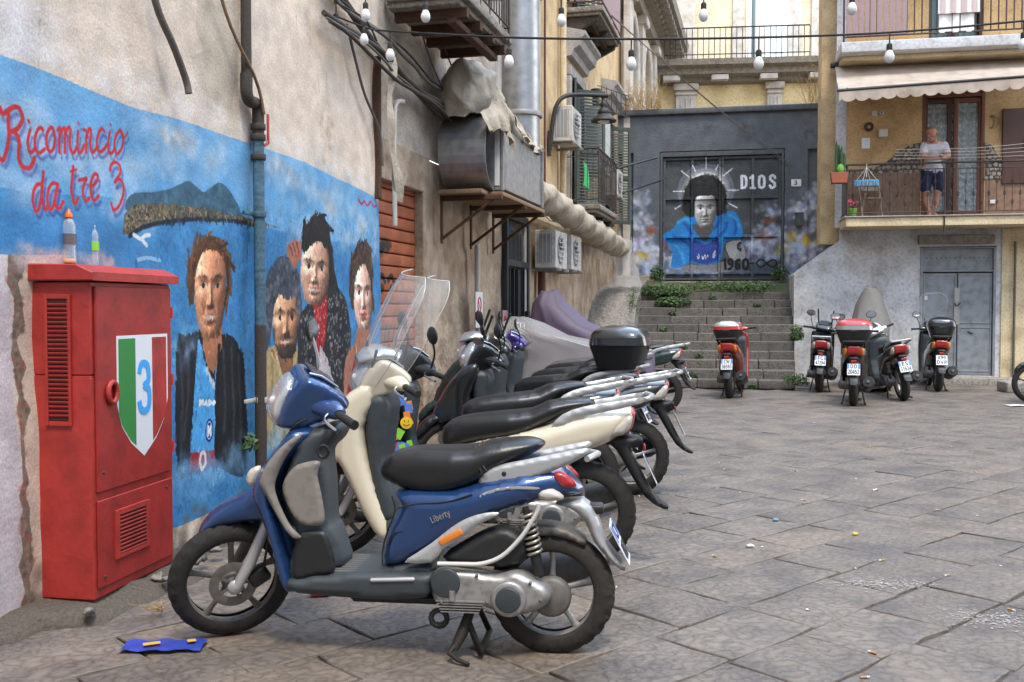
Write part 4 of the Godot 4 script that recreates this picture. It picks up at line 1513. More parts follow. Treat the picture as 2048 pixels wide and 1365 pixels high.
func build_left_far() -> void:
	var house := thing("yellow_house", "tall narrow ochre house front with balconies next to the dark gate wall", "house", LW)
	var wd := rect(17.55, 3.28, 18.75, 5.5)
	var wd2 := rect(21.5, 3.28, 22.6, 5.5)
	var wd3 := rect(17.55, 6.8, 18.75, 9.0)
	put(wall_with_holes(rect(14.4, 2.75, 23.9, 12.5), [wd, wd2, wd3], -.3, .0), "upper_wall", mats.stucco_ochre, house)
	put(wall_with_holes(rect(14.4, -.05, 23.9, 2.75), [], -.3, .0), "lower_wall", mats.stucco_dirty, house)
	var cor := MB.new()
	cor.box(Vector3(14.3, 7.0, -.12), Vector3(.2, 11.2, .26), .01)
	put(cor, "corner_strip", mats.trim_grey, house)
	var deep := MB.new()
	deep.box(Vector3(19.2, 6.2, -.62), Vector3(9.8, 12.6, .5))
	put(deep, "inner_wall", mats.stucco_cream, house)
	moulding(house, "string_course", mats.stucco_cream, 14.42, 23.9, [[.002, 2.7], [.05, 2.72], [.07, 2.78], [.07, 2.84], [.002, 2.86]])
	# windows: frames, hoods, louvred shutters
	for w in [[18.15, 3.28, 1.2, 2.22], [22.05, 3.28, 1.1, 2.22], [18.15, 6.8, 1.2, 2.2]]:
		var win := MB.new()
		for s in [-1.0, 1.0]:
			win.box(Vector3(w[0] + s * (w[2] / 2 + .09), w[1] + w[3] / 2, .03), Vector3(.16, w[3], .08), .008)
		win.box(Vector3(w[0], w[1] + w[3] + .09, .03), Vector3(w[2] + .36, .17, .09), .008)
		var f := put(win, "window_surround", mats.trim_grey, house)
		var hood := MB.new()
		hood.t = Transform3D(Basis(Vector3(0, 0, 1), Vector3.UP, Vector3(-1, 0, 0)), Vector3.ZERO)
		var y0: float = w[1] + w[3] + .3
		hood.prism(P2s([.002, y0, .10, y0 + .02, .13, y0 + .12, .24, y0 + .18, .27, y0 + .3, .34, y0 + .36, .34, y0 + .42, .002, y0 + .5]), -(w[0] + w[2] / 2 + .25), -(w[0] - w[2] / 2 - .25), .004)
		put(hood, "window_hood", mats.trim_grey, house)
		var gl := MB.new()
		gl.box(Vector3(w[0], w[1] + w[3] / 2, -.24), Vector3(w[2] - .04, w[3] - .04, .02))
		put(gl, "pane", mats.glass_dark, f)
		louvre_leaf(house, "shutter_leaf", w[2] * .5, w[3] - .06, mats.shutter_green, Transform3D(Basis(Vector3.UP, .25), Vector3(w[0] - w[2] * .30, w[1] + .03, .06)))
		louvre_leaf(house, "shutter_leaf", w[2] * .5, w[3] - .06, mats.shutter_green, Transform3D(Basis(Vector3.UP, -.9), Vector3(w[0] + w[2] * .36, w[1] + .03, .22)))
	# balconies
	balcony(lw(17.2, 3.24, 0), 2.15, .62, .95, "iron balcony with scrolled railing on the ochre house", "iron", true)
	balcony(lw(17.25, 6.62, 0), 2.3, .66, 1.0, "upper balcony with brown slatted railing on the ochre house", "slats", true)
	balcony(lw(8.75, 4.32, 0), 1.75, .75, 1.0, "crumbling balcony slab on beams above the ventilation duct", "iron", false)
	build_glass_door()

func balcony(xf: Transform3D, length: float, out: float, rail_h: float, label: String, style: String, brackets: bool) -> void:
	var root := thing("balcony", label, "balcony", xf)
	var sl := MB.new()
	sl.box(Vector3(length / 2, -.05, out / 2), Vector3(length, .09, out), .012)
	sl.box(Vector3(length / 2, -.12, out / 2 - .03), Vector3(length - .08, .06, out - .06), .01)
	put(sl, "slab", mats.stained_stone, root)
	if brackets:
		var n := 3
		for i in n:
			var b := MB.new()
			b.t = Transform3D(Basis(Vector3(0, 0, 1), Vector3.UP, Vector3(-1, 0, 0)), Vector3(lerpf(.14, length - .14, float(i) / (n - 1)), 0, 0))
			b.prism(P2s([.0, -.15, out - .1, -.15, out - .12, -.22, out * .4, -.36, .0, -.42]), -.05, .05, .006)
			put(b, "bracket", mats.dark_timber, root)
		var bm := MB.new()
		bm.box(Vector3(length / 2, -.19, out * .55), Vector3(length - .42, .08, .08), .004)
		put(bm, "beam", mats.rust, root)
	else:
		for i in 4:
			put(MB.new().box(Vector3(lerpf(.2, length - .2, i / 3.0), -.19, out * .5), Vector3(.07, .09, out - .05), .006), "beam", mats.rust, root)
		put(MB.new().box(Vector3(length / 2, -.26, out * .78), Vector3(length - .3, .06, .09), .006), "bearer", mats.rust, root)
	var frame := MB.new()
	var path := [Vector3(.03, rail_h, 0), Vector3(.03, rail_h, out - .03), Vector3(length - .03, rail_h, out - .03), Vector3(length - .03, rail_h, 0)]
	var low := []
	for p in path:
		low.append(Vector3(p.x, .08, p.z))
	for i in 3:
		frame.tube([path[i], path[i + 1]], .016, 6)
		frame.tube([low[i], low[i + 1]], .010, 6)
		frame.tube([path[i] - Vector3(0, .14, 0), path[i + 1] - Vector3(0, .14, 0)], .008, 6)
	for i in 4:
		frame.tube([low[i] - Vector3(0, .08, 0), path[i]], .014, 6)
	put(frame, "railing", mats.iron_brown, root)
	var bm2: Mesh
	if style == "slats":
		bm2 = MB.new().box(Vector3(0, (rail_h - .06) / 2, 0), Vector3(.075, rail_h - .1, .012), .003).mesh()
	else:
		bm2 = bar_mesh(.0065, rail_h - .08, 5)
	var gap := .1 if style == "slats" else .095
	for i in 3:
		var a: Vector3 = low[i]
		var b: Vector3 = low[i + 1]
		var n := int(a.distance_to(b) / gap)
		for k in range(1, n):
			var q := a.lerp(b, float(k) / n)
			piece(bm2, "baluster", mats.slat_mauve if style == "slats" else mats.iron_brown, root, Transform3D(Basis(Vector3.UP, .0 if i == 1 else PI / 2), q))
	if style == "iron":
		for i in 3:
			var a: Vector3 = path[i]
			var b: Vector3 = path[i + 1]
			var n := maxi(1, int(a.distance_to(b) / .13))
			for k in n:
				var q := a.lerp(b, (k + .5) / n) - Vector3(0, .07, 0)
				var d := (b - a).normalized()
				var ring := []
				for j in 13:
					var an := TAU * j / 12
					ring.append(q + d * cos(an) * .055 + Vector3(0, sin(an) * .055, 0))
				var sc := MB.new().tube(ring, .006, 5, false)
				put(sc, "scroll", mats.iron_brown, root)

func build_glass_door() -> void:
	var root := thing("glass_door", "dark framed double glass door with a transom at the end of the grey wall", "door", lw(13.72, .04, -.03))
	var f := MB.new()
	for s in [-.62, .62]:
		f.box(Vector3(s, 1.33, .03), Vector3(.07, 2.66, .08), .006)
	for y in [.05, 2.02, 2.66]:
		f.box(Vector3(0, y, .03), Vector3(1.17, .09, .08), .006)
	f.box(Vector3(0, 1.0, .03), Vector3(.08, 1.9, .08), .006)
	put(f, "frame", mats.door_dark, root)
	for s in [-.3, .3]:
		var g := MB.new()
		g.box(Vector3(s, 1.03, .01), Vector3(.5, 1.86, .012))
		put(g, "pane", mats.glass_dark, root)
		var h := MB.new()
		h.tube([Vector3(s * .35, .9, .07), Vector3(s * .35, .9, .11), Vector3(s * .35, 1.2, .11), Vector3(s * .35, 1.2, .07)], .012, 6)
		put(h, "handle", mats.chrome, root)
		for k in 2:
			var mu := MB.new()
			mu.box(Vector3(s + (k - .5) * .24, 1.03, .035), Vector3(.025, 1.86, .03), .003)
			put(mu, "glazing_bar", mats.door_dark, root)
	var tr := MB.new()
	tr.box(Vector3(0, 2.34, .01), Vector3(1.16, .54, .012))
	put(tr, "transom_pane", mats.glass_dark, root)

# ------------------------------------------------------------------ cabinet, ducts and what hangs on the left-hand fronts
func build_cabinet() -> void:
	var root := thing("street_cabinet", "red metal street cabinet painted with a green white and red shield", "cabinet", lw(4.575, .05, .01) * Transform3D(Basis(Vector3.UP, deg_to_rad(4)), Vector3.ZERO))
	# x along the wall, z out; width .74
	var w := .74
	var d := .46
	var zc := .02
	var body := MB.new()
	body.box(Vector3(0, .55, zc), Vector3(w, 1.06, d), .008)
	put(body, "lower_body", mats.red_paint, root)
	var ub := MB.new()
	ub.box(Vector3(0, 1.31, zc), Vector3(w - .006, .444, d - .006), .008)
	ub.box(Vector3(0, .79, zc), Vector3(w - .006, .60, d - .006), .008)
	put(ub, "upper_body", mats.red_paint, root)
	var pl := MB.new()
	pl.box(Vector3(0, -.01, zc), Vector3(w - .03, .1, d - .03), .01)
	put(pl, "plinth", mats.red_paint_dull, root)
	var lid := MB.new()
	lid.t = Transform3D(Basis(Vector3(0, 0, 1), Vector3.UP, Vector3(-1, 0, 0)), Vector3.ZERO)
	lid.prism(P2s([zc - d / 2 - .02, 1.535, zc + d / 2 + .035, 1.535, zc + d / 2 + .035, 1.575, zc + d / 2 - .05, 1.612, zc - d / 2 - .02, 1.62]), -w / 2 - .03, w / 2 + .03, .006)
	put(lid, "lid", mats.red_paint, root)
	# door with the painted shield
	var pz := zc + d / 2 + .006
	var door := MB.new()
	door.box(Vector3(.0, 1.02, pz), Vector3(w - .05, .98, .016), .005)
	var dr := put(door, "door", mats.red_paint_dull, root)
	var ld := MB.new()
	ld.box(Vector3(.0, .28, pz), Vector3(w - .05, .42, .014), .005)
	put(ld, "lower_door", mats.red_paint_dull, root)
	var sh := func(x0: float, x1: float) -> PackedVector2Array:
		var full := P2s([-.24, 1.27, .24, 1.27, .24, .93, .2, .82, .12, .73, .0, .65, -.12, .73, -.2, .82, -.24, .93])
		return Geometry2D.intersect_polygons(full, rect(x0, 0, x1, 3))[0]
	var ez := pz + .008
	var wb := MB.new().prism(sh.call(-.3, .3), ez, ez + .0015)
	put(wb, "shield_white", mats.plate_white, dr, Transform3D(Basis(), Vector3(.06, 0, 0)))
	mat("shield_green_paint", lin(.03, .22, .04), .6)
	mat("shield_blue_paint", lin(.05, .35, .75), .6)
	for q in [[-.225, -.075, "shield_green", mats.shield_green_paint], [.085, .225, "shield_red", mats.red_paint]]:
		var st := PackedVector2Array()
		for p in sh.call(q[0], q[1]):
			st.append(Vector2(p.x, (p.y - .96) * .95 + .96))
		put(MB.new().prism(st, ez + .0015, ez + .003), q[2], q[3], dr, Transform3D(Basis(), Vector3(.06, 0, 0)))
	var num := MB.new()
	var three := curve2(P2s([-.045, 1.10, -.03, 1.135, .0, 1.145, .032, 1.13, .042, 1.09, .035, 1.05, .0, 1.03, .04, 1.01, .048, .96, .035, .915, .0, .90, -.035, .915, -.048, .95]), 4, false)
	var path := []
	for p in three:
		path.append(Vector3(p.x, p.y, ez + .0018))
	for i in path.size() - 1:
		var a: Vector3 = path[i]
		var b: Vector3 = path[i + 1]
		var t := (b - a).normalized()
		num.box((a + b) * .5 + Vector3(0, 0, .0009 + .00002 * i), Vector3(a.distance_to(b) + .012, .036, .002), .0, Basis(t, Vector3(-t.y, t.x, 0), Vector3(0, 0, 1)))
	put(num, "number_three", mats.shield_blue_paint, dr, Transform3D(Basis(), Vector3(.065, -.02, 0)))
	var ringp := []
	for k in 17:
		ringp.append(Vector3(-.235 + cos(TAU * k / 16) * .038, 1.0 + sin(TAU * k / 16) * .05, pz + .02))
	put(MB.new().tube(ringp, .013, 8, false), "ring_handle", mats.red_paint, dr)
	# vents: dark panel painted as a shaded recess, frame, slats
	var vents := [[Transform3D(Basis(), Vector3(-.06, .30, pz + .009)), .30, .24, 11], [Transform3D(Basis(Vector3.UP, -PI / 2), Vector3(-w / 2 - .004, 1.16, zc + .065)), .13, .62, 26]]
	for q in vents:
		var vx: Transform3D = q[0]
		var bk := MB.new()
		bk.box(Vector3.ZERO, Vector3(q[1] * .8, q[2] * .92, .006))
		var vent := put(bk, "vent", mats.vent_shade, root, vx)
		var fr := MB.new()
		for s in [-1.0, 1.0]:
			fr.box(Vector3(s * q[1] * .46, 0, .002), Vector3(q[1] * .12, q[2], .014), .002)
			fr.box(Vector3(0, s * (q[2] * .5 - .01), .002), Vector3(q[1] * .79, .022, .012), .002)
		put(fr, "vent_frame", mats.red_paint, vent)
		var n: int = q[3]
		var sm := MB.new().box(Vector3.ZERO, Vector3(q[1] * .79, q[2] / n * .5, .009), .002, Basis(Vector3.RIGHT, .4)).mesh()
		for k in n:
			piece(sm, "vent_slat", mats.red_paint_dull, vent, Transform3D(Basis(), Vector3(0, -q[2] * .44 + q[2] * .88 * (k + .5) / n, .004)))
	for y in [.66, 1.02, 1.38]:
		put(MB.new().tube([Vector3(w / 2 - .02, y - .03, pz + .008), Vector3(w / 2 - .02, y + .03, pz + .008)], .008, 8), "hinge", mats.red_paint, root)
	for q in [[-.3, .62], [.28, .45], [-.3, .12]]:
		put(MB.new().lathe([[.001, .006], [.008, .005], [.009, .0], [.001, .0]], 8, Transform3D(Basis(Vector3.RIGHT, PI / 2), Vector3(q[0], q[1], pz + .007))), "screw", mats.rust, root)
	bottle(lw(4.45, 1.675, .0), "clear sports drink bottle with orange cap standing on the red cabinet", true)
	bottle(lw(4.66, 1.672, -.02), "clear bottle with green label standing on the red cabinet", false)

func bottle(xf: Transform3D, label: String, sport: bool) -> void:
	var root := thing("bottle", label, "bottle", xf)
	var k := 1.0 if sport else .85
	var pr := [[.001, .0], [.03, .0], [.034, .01], [.034, .06], [.030, .075], [.034, .09], [.034, .15], [.031, .165], [.033, .19], [.022, .215], [.015, .225], [.014, .24]]
	for p in pr:
		p[0] *= k
		p[1] *= k
	put(MB.new().lathe(pr, 20), "body", mats.bottle_plastic, root)
	var cap := MB.new()
	if sport:
		cap.lathe([[.001, .272], [.008, .27], [.009, .255], [.017, .25], [.019, .232], [.019, .226], [.001, .226]], 16)
	else:
		cap.lathe([[.001, .212], [.012, .212], [.013, .198], [.001, .198]], 16)
	put(cap, "cap", mats.cap_orange if sport else mats.white_plastic, root)
	var lb := MB.new()
	lb.lathe([[.0347 * k, .095 * k], [.0349 * k, .096 * k], [.0349 * k, .148 * k], [.0347 * k, .149 * k]], 20)
	put(lb, "label", mats.label_dark if sport else mats.label_green, root)
	if sport:
		put(MB.new().lathe([[.001, .003], [.031, .003], [.0325, .012], [.0325, .026], [.001, .026]], 16), "drink", mats.drink, root)

func crumple(mb: MB, sd: int, amp: float, freq: float) -> void:
	var n := FastNoiseLite.new()
	n.seed = sd
	n.frequency = freq
	n.fractal_octaves = 3
	for i in mb.v.size():
		var p := mb.v[i]
		mb.v[i] = p + Vector3(n.get_noise_3d(p.x, p.y, p.z), n.get_noise_3d(p.x + 31.0, p.y, p.z), n.get_noise_3d(p.x, p.y + 17.0, p.z)) * amp

func build_ducts() -> void:
	# kitchen extract: an elbow, a long box, brackets and cladding boards
	var root := thing("ventilation_duct", "galvanised sheet metal ventilation duct on brackets above the orange shutter", "duct", lw(10.6, 2.7, 0))
	var bx := MB.new()
	bx.box(Vector3(.95, .37, .33), Vector3(2.0, .66, .56), .008)
	var b := put(bx, "duct_box", mats.galvanised_dull, root)
	for x in [-.04, 1.94]:
		var fl := MB.new()
		for q in [[.0, .37, .035, .05, .72], [.0, .37, .625, .05, .72], ]:
			fl.box(Vector3(x, q[1], q[2]), Vector3(.05, q[4], .035), .003)
		for q in [[.71], [.03]]:
			fl.box(Vector3(x, q[0], .33), Vector3(.048, .035, .55), .003)
		put(fl, "flange", mats.galvanised, b)
	# end plate next to the elbow
	var ep := MB.new()
	ep.box(Vector3(-.06, .37, .50), Vector3(.02, .62, .2), .003)
	put(ep, "sealing_strip", mats.white_plastic, root)
	var el := MB.new()
	var rings := []
	for k in 13:
		var an := deg_to_rad(-100.0 + k * 14.0)
		var c := Vector3(-.02 - .42 * cos(an) * .9, .42 + .36 * sin(an), .0)
		var ring := PackedVector3Array()
		for q in [.03, .46]:
			ring.append(c + Vector3(0, 0, q))
		rings.append(ring)
	# drum-shaped elbow shell
	var prof := []
	for k in 19:
		var an := deg_to_rad(80.0 + k * 11.0)
		prof.append(Vector2(-.02 + cos(an) * .43, .41 + sin(an) * .42))
	prof.append(Vector2(-.075, .0))
	prof.append(Vector2(-.075, .82))
	el.prism(PackedVector2Array(prof), .03, .55, .006)
	put(el, "elbow", mats.galvanised, root)
	var ledge := MB.new()
	ledge.box(Vector3(-.2, -.03, .26), Vector3(.42, .05, .48), .006)
	ledge.box(Vector3(.9, -.035, .35), Vector3(2.1, .045, .62), .006)
	put(ledge, "support_board", mats.plank, root)
	for x in [-.25, .85, 1.85]:
		var br := MB.new()
		br.box(Vector3(x, -.085, .34), Vector3(.05, .05, .68), .004)
		br.tube([Vector3(x, -.09, .60), Vector3(x, -.52, .0)], .018, 6)
		br.box(Vector3(x, -.28, .012), Vector3(.05, .56, .02), .004)
		put(br, "bracket", mats.rust, root)
	# canvas thrown over the upper bend of the duct
	var tp := MB.new()
	rings = []
	var spine := curve3([Vector3(-.2, .80, .2), Vector3(-.22, .95, .23), Vector3(-.14, 1.08, .26), Vector3(.14, 1.10, .27), Vector3(.55, .96, .28), Vector3(1.1, .80, .3), Vector3(1.75, .72, .32)], 5)
	var rad := [.34, .32, .30, .29, .27, .25, .22]
	var rr := RandomNumberGenerator.new()
	rr.seed = 6
	for i in spine.size():
		var d := (spine[mini(i + 1, spine.size() - 1)] - spine[maxi(i - 1, 0)]).normalized()
		var side := Vector3(0, 0, 1)
		var up := side.cross(d).normalized()
		var f := float(i) / (spine.size() - 1) * 6.0
		var r0: float = lerpf(rad[int(f)], rad[mini(int(f) + 1, 6)], f - int(f))
		var ring := PackedVector3Array()
		for k in 28:
			var an := TAU * k / 28
			var rk := r0 * (1.0 + .05 * sin(an * 7.0 + i * .3))
			ring.append(spine[i] + side * cos(an) * rk * .85 + up * sin(an) * rk)
		rings.append(ring)
	tp.loft(rings, true)
	crumple(tp, 3, .07, 2.6)
	crumple(tp, 23, .03, 9.0)
	var cv := thing("canvas_cover", "beige canvas wrapped round the bend of the ventilation duct", "cover", lw(10.6, 2.7, 0))
	put(tp, "canvas", mats.tarp_beige, cv)
	# loose skirts of canvas
	for q in [[[-.62, .74, .55, -.2, .95, .62, .02, .90, .66], [-.55, .55, .62, -.18, .62, .70, .0, .45, .72]], [[.55, .95, .58, 1.1, .85, .60, 1.8, .80, .58], [.6, .72, .68, 1.2, .68, .66, 1.95, .70, .65]]]:
		var sk := MB.new()
		var a := curve3([Vector3(q[0][0], q[0][1], q[0][2]), Vector3(q[0][3], q[0][4], q[0][5]), Vector3(q[0][6], q[0][7], q[0][8])], 10)
		var c := curve3([Vector3(q[1][0], q[1][1], q[1][2]), Vector3(q[1][3], q[1][4], q[1][5]), Vector3(q[1][6], q[1][7], q[1][8])], 10)
		var rows := []
		for j in 8:
			var row := PackedVector3Array()
			for i in a.size():
				row.append(a[i].lerp(c[i], j / 7.0) + Vector3(0, 0, .03 * sin(i * 1.3) * j / 7.0))
			rows.append(row)
		sk.loft(rows, false, false)
		crumple(sk, 9, .05, 4.0)
		put(sk, "skirt", mats.tarp_beige, cv)
	# sheeting-wrapped pipe running on up the street
	var wp := thing("wrapped_pipe", "long pipe wrapped in creased plastic sheeting under the iron balcony", "pipe", lw(13.0, 2.9, .4))
	var pb := MB.new()
	rings = []
	var n := 90
	for i in n:
		var t := float(i) / (n - 1)
		var c := Vector3(lerpf(-.35, 7.9, t), lerpf(.10, -.22, t), lerpf(.0, .06, t))
		var ring := PackedVector3Array()
		for k in 16:
			var an := TAU * k / 16
			var rk := .185 + .02 * sin(i * .55 + k) + rr.randf_range(-.012, .012)
			ring.append(c + Vector3(0, cos(an) * rk, sin(an) * rk))
		rings.append(ring)
	pb.loft(rings, true)
	crumple(pb, 12, .05, 2.6)
	put(pb, "sheeting", mats.tarp_beige, wp)
	for i in 7:
		var ring := []
		for k in 13:
			ring.append(Vector3(.4 + i * 1.12, .05 - i * .045 + cos(TAU * k / 12) * .205, .01 * i + sin(TAU * k / 12) * .205))
		put(MB.new().tube(ring, .007, 5, false), "tie", mats.cable_pale, wp)
	# film hanging from its far end
	var fm := MB.new()
	var rows := []
	for j in 14:
		var row := PackedVector3Array()
		for i in 18:
			var a := TAU * .62 * i / 17.0 - .6
			var rk := .2 + j * .018 + .03 * sin(i * 1.9) * j / 13.0
			row.append(Vector3(7.95 + cos(a) * rk * .9, -.05 - j * .075, .06 + sin(a) * rk))
		rows.append(row)
	fm.loft(rows, false, false)
	crumple(fm, 2, .07, 3.0)
	put(fm, "hanging_film", mats.film_milky, wp)
	# vertical flue
	var fl := thing("flue_pipe", "tall shiny metal flue pipe standing against the ochre corner", "flue", lw(12.25, 3.35, .42))
	var fp := MB.new()
	fp.lathe([[.235, .0], [.235, .45], [.25, .46], [.25, .5], [.24, .51], [.24, 1.9], [.255, 1.91], [.255, 1.95], [.24, 1.96], [.24, 6.0]], 28)
	put(fp, "flue", mats.galvanised, fl)
	for y in [.48, 1.93, 3.6]:
		var cl := MB.new()
		cl.lathe([[.255, y - .03], [.268, y - .025], [.268, y + .025], [.255, y + .03]], 28)
		cl.box(Vector3(0, y, -.34), Vector3(.05, .04, .18), .003)
		put(cl, "clamp", mats.galvanised_dull, fl)

func on_wall_tube(called: String, pts: Array, r: float, m: Material, label: String, category: String, group := "") -> void:
	var o: Vector3 = pts[0]
	var rel := []
	for p in pts:
		rel.append(p - o)
	lone(MB.new().tube(curve3(rel, 6), r, 7), called, m, label, category, lw(o.x, o.y, o.z), group)

func build_left_things() -> void:
	# gas pipe with elbows and a red-handled valve
	var gp := thing("gas_pipe", "old gas pipe with a red handled valve running down the blue painting", "pipe", lw(6.2, .1, .07))
	var a := MB.new()
	a.tube([Vector3(-.10, 5.4, 0), Vector3(-.10, 2.86, 0)], .034, 10)
	put(a, "upper_pipe", mats.pipe_dark, gp)
	var e := MB.new()
	e.tube(curve3([Vector3(-.10, 2.88, 0), Vector3(-.10, 2.76, 0), Vector3(-.06, 2.71, 0), Vector3(.02, 2.71, 0), Vector3(.05, 2.68, 0), Vector3(.05, 2.5, 0)], 4), .04, 10)
	for y in [2.56, 2.49, 2.36]:
		e.lathe([[.04, -.022], [.052, -.018], [.052, .018], [.04, .022]], 8, Transform3D(Basis(), Vector3(.05, y, 0)))
	put(e, "valve", mats.pipe_dark, gp)
	var hd := MB.new()
	hd.box(Vector3(.13, 2.56, .03), Vector3(.028, .2, .01), .003)
	hd.tube([Vector3(.05, 2.42, .02), Vector3(.12, 2.46, .03), Vector3(.13, 2.5, .03)], .01, 6)
	put(hd, "valve_handle", mats.red_paint, gp)
	var l := MB.new()
	l.tube([Vector3(.05, 2.5, 0), Vector3(.04, 1.22, .01)], .037, 10)
	put(l, "painted_pipe", mats.pipe_blue, gp)
	var l2 := MB.new()
	l2.tube([Vector3(.04, 1.24, .01), Vector3(.03, .0, .01)], .039, 10)
	put(l2, "lower_pipe", mats.pipe_dark, gp)
	for y in [1.98, .74]:
		var c := MB.new()
		c.lathe([[.04, -.02], [.047, -.018], [.047, .018], [.04, .02]], 10, Transform3D(Basis(), Vector3(.045, y, .005)))
		c.box(Vector3(-.06, y, -.02), Vector3(.12, .025, .02), .003)
		put(c, "clip", mats.pipe_blue if y > 1.5 else mats.cable_pale, gp)
	on_wall_tube("drain_pipe", [Vector3(6.32, 1.3, .06), Vector3(6.33, 1.0, .06), Vector3(6.32, .66, .06)], .014, mats.cable_pale, "thin white hose beside the old gas pipe", "hose")
	on_wall_tube("cut_cable", [Vector3(5.08, 4.2, .06), Vector3(5.06, 3.35, .07), Vector3(5.1, 3.12, .08), Vector3(5.24, 2.94, .09), Vector3(5.36, 2.78, .09), Vector3(5.375, 2.70, .10)], .021, mats.cable_grey, "cut off grey conduit dangling on the bare plaster above the lettering", "cable")
	on_wall_tube("slanting_hose", [Vector3(5.5, 3.95, .06), Vector3(5.85, 3.3, .07), Vector3(6.15, 2.95, .11), Vector3(6.24, 2.74, .12)], .011, mats.plank, "stiff beige hose leaning across the old gas pipe", "hose")
	# bundles of cable under the eaves of the shop
	var r := RandomNumberGenerator.new()
	r.seed = 9
	for k in 5:
		var y := 3.82 - k * .055
		var pts := []
		for i in 14:
			var x := lerpf(7.2, 11.0, i / 13.0)
			pts.append(Vector3(x, y + .03 * sin(x * 3.0 + k) - .06 * (x - 7.2) + (.12 if k < 2 else .0), .07 + .02 * k + r.randf_range(0, .02)))
		on_wall_tube("power_cable", pts, .011 + .006 * (k % 3), mats.cable_grey if k % 2 else mats.pipe_dark, ["uppermost", "second highest", "middle", "second lowest", "lowest"][k] + " sagging cable in the bundle above the orange shutter", "cable", "cables above the shutter")
	on_wall_tube("thick_conduit", [Vector3(7.3, 4.05, .05), Vector3(8.3, 3.72, .08), Vector3(9.2, 3.56, .09), Vector3(10.1, 3.42, .1)], .035, mats.pipe_dark, "thick dark conduit sloping down to the ventilation duct", "pipe")
	on_wall_tube("white_conduit", [Vector3(8.72, 2.2, .10), Vector3(8.7, 2.75, .10), Vector3(8.72, 3.2, .10), Vector3(8.78, 3.32, .1), Vector3(8.95, 3.36, .1)], .022, mats.cable_pale, "bent white conduit beside the orange shutter", "pipe")
	on_wall_tube("loose_wire", [Vector3(7.75, 3.75, .06), Vector3(7.9, 3.5, .07), Vector3(8.1, 3.25, .07), Vector3(8.4, 3.0, .08), Vector3(8.45, 2.7, .09)], .012, mats.cable_grey, "loose wire drooping down the plaster near the shutter", "cable")
	for q in [[9.2, 4.6, 10.2, 3.65], [9.0, 5.2, 10.6, 3.9]]:
		on_wall_tube("slack_line", [Vector3(q[0], q[1], .05), Vector3((q[0] + q[2]) / 2, (q[1] + q[3]) / 2 - .12, .08), Vector3(q[2], q[3], .12)], .009, mats.cable_grey, "thin line slanting down the plaster to the duct", "cable", "lines down to the duct")
	# strips of peeling sheet beside the shutter
	var st := MB.new()
	var rows := []
	for j in 16:
		var y := -j * .085
		rows.append(PackedVector3Array([Vector3(.02 * sin(j * .8) + (.25 if j > 9 else .0) * (j - 9) / 6.0, y, .02), Vector3(.09 + .03 * sin(j * .6 + 1.0) + (.25 if j > 9 else .0) * (j - 9) / 6.0, y - .01, .05 + .02 * sin(j * 1.1))]))
	st.loft(rows, false, false)
	lone(st, "torn_strip", mats.tarp_beige, "torn strip of beige sheeting hanging beside the shutter", "sheeting", lw(8.5, 3.7, .1))
	# downpipes on the far fronts
	on_wall_tube("downpipe", [Vector3(16.6, 9.5, .09), Vector3(16.6, 6.0, .09), Vector3(16.62, 3.0, .09)], .055, mats.pipe_cream, "cream painted downpipe on the ochre house", "pipe")
	on_wall_tube("thin_gas_pipe", [Vector3(15.35, 9.5, .05), Vector3(15.35, 6.0, .05), Vector3(15.36, 3.2, .05)], .018, mats.pipe_rustred, "thin rusty gas pipe on the ochre house", "pipe")
	on_wall_tube("rusty_drain", [Vector3(14.92, 2.6, .10), Vector3(14.92, 2.0, .10), Vector3(14.92, 1.0, .10)], .06, mats.pipe_rustred, "rusty red drainpipe between the glass door and the air conditioners", "pipe")
	on_wall_tube("grey_drain", [Vector3(14.92, 1.0, .10), Vector3(14.92, .5, .10), Vector3(14.92, .0, .10)], .045, mats.galvanised_dull, "short grey drainpipe below the rusty one", "pipe")
	for q in [[11.55, .0, 2.2]]:
		on_wall_tube("pale_pipe", [Vector3(q[0], q[1], .06), Vector3(q[0], 1.0, .06), Vector3(q[0], q[2], .06)], .035, mats.cable_pale, "pale painted pipe on the wall right of the shutter", "pipe")
	for k in 4:
		on_wall_tube("corner_cable", [Vector3(14.05 + k * .07, 9.0, .06), Vector3(14.05 + k * .07, 6.0, .07), Vector3(14.03 + k * .07, 3.3, .06)], .014, mats.pipe_dark if k % 2 else mats.cable_grey, "vertical cable in the bundle beside the flue", "cable", "cables beside the flue")
	# mailbox, bell, notices
	var mb := thing("mail_box", "small open black metal box on the wall beside the glass door", "box", lw(14.56, 1.12, .07))
	put(MB.new().box(Vector3(0, .14, .04), Vector3(.14, .28, .1), .006), "box", mats.iron_black, mb)
	put(MB.new().box(Vector3(.09, .15, .12), Vector3(.012, .26, .12), .002, Basis(Vector3.UP, .5)), "flap", mats.iron_black, mb)
	var no := thing("paper_notice", "white paper notice with a red no parking symbol taped right of the shutter", "notice", lw(11.45, 1.22, .11))
	put(MB.new().box(Vector3(0, .21, 0), Vector3(.3, .42, .003)), "sheet", mats.paper, no)
	var ringp := []
	for k in 21:
		ringp.append(Vector3(cos(TAU * k / 20) * .065, .27 + sin(TAU * k / 20) * .085, .003))
	put(MB.new().tube(ringp, .009, 5, false), "red_ring", mats.paper_red, no)
	put(MB.new().box(Vector3(0, .27, .004), Vector3(.014, .16, .002), .0, Basis(Vector3(0, 0, 1), .6)), "red_bar", mats.paper_red, no)
	for k in 4:
		put(MB.new().box(Vector3(0, .15 - k * .03, .003), Vector3(.2 - .03 * k, .008, .002)), "print_line", mats.label_dark, no)
	var n2 := thing("paper_notice", "small pinkish notice with a red dot beside the glass door", "notice", lw(12.9, 1.02, .05))
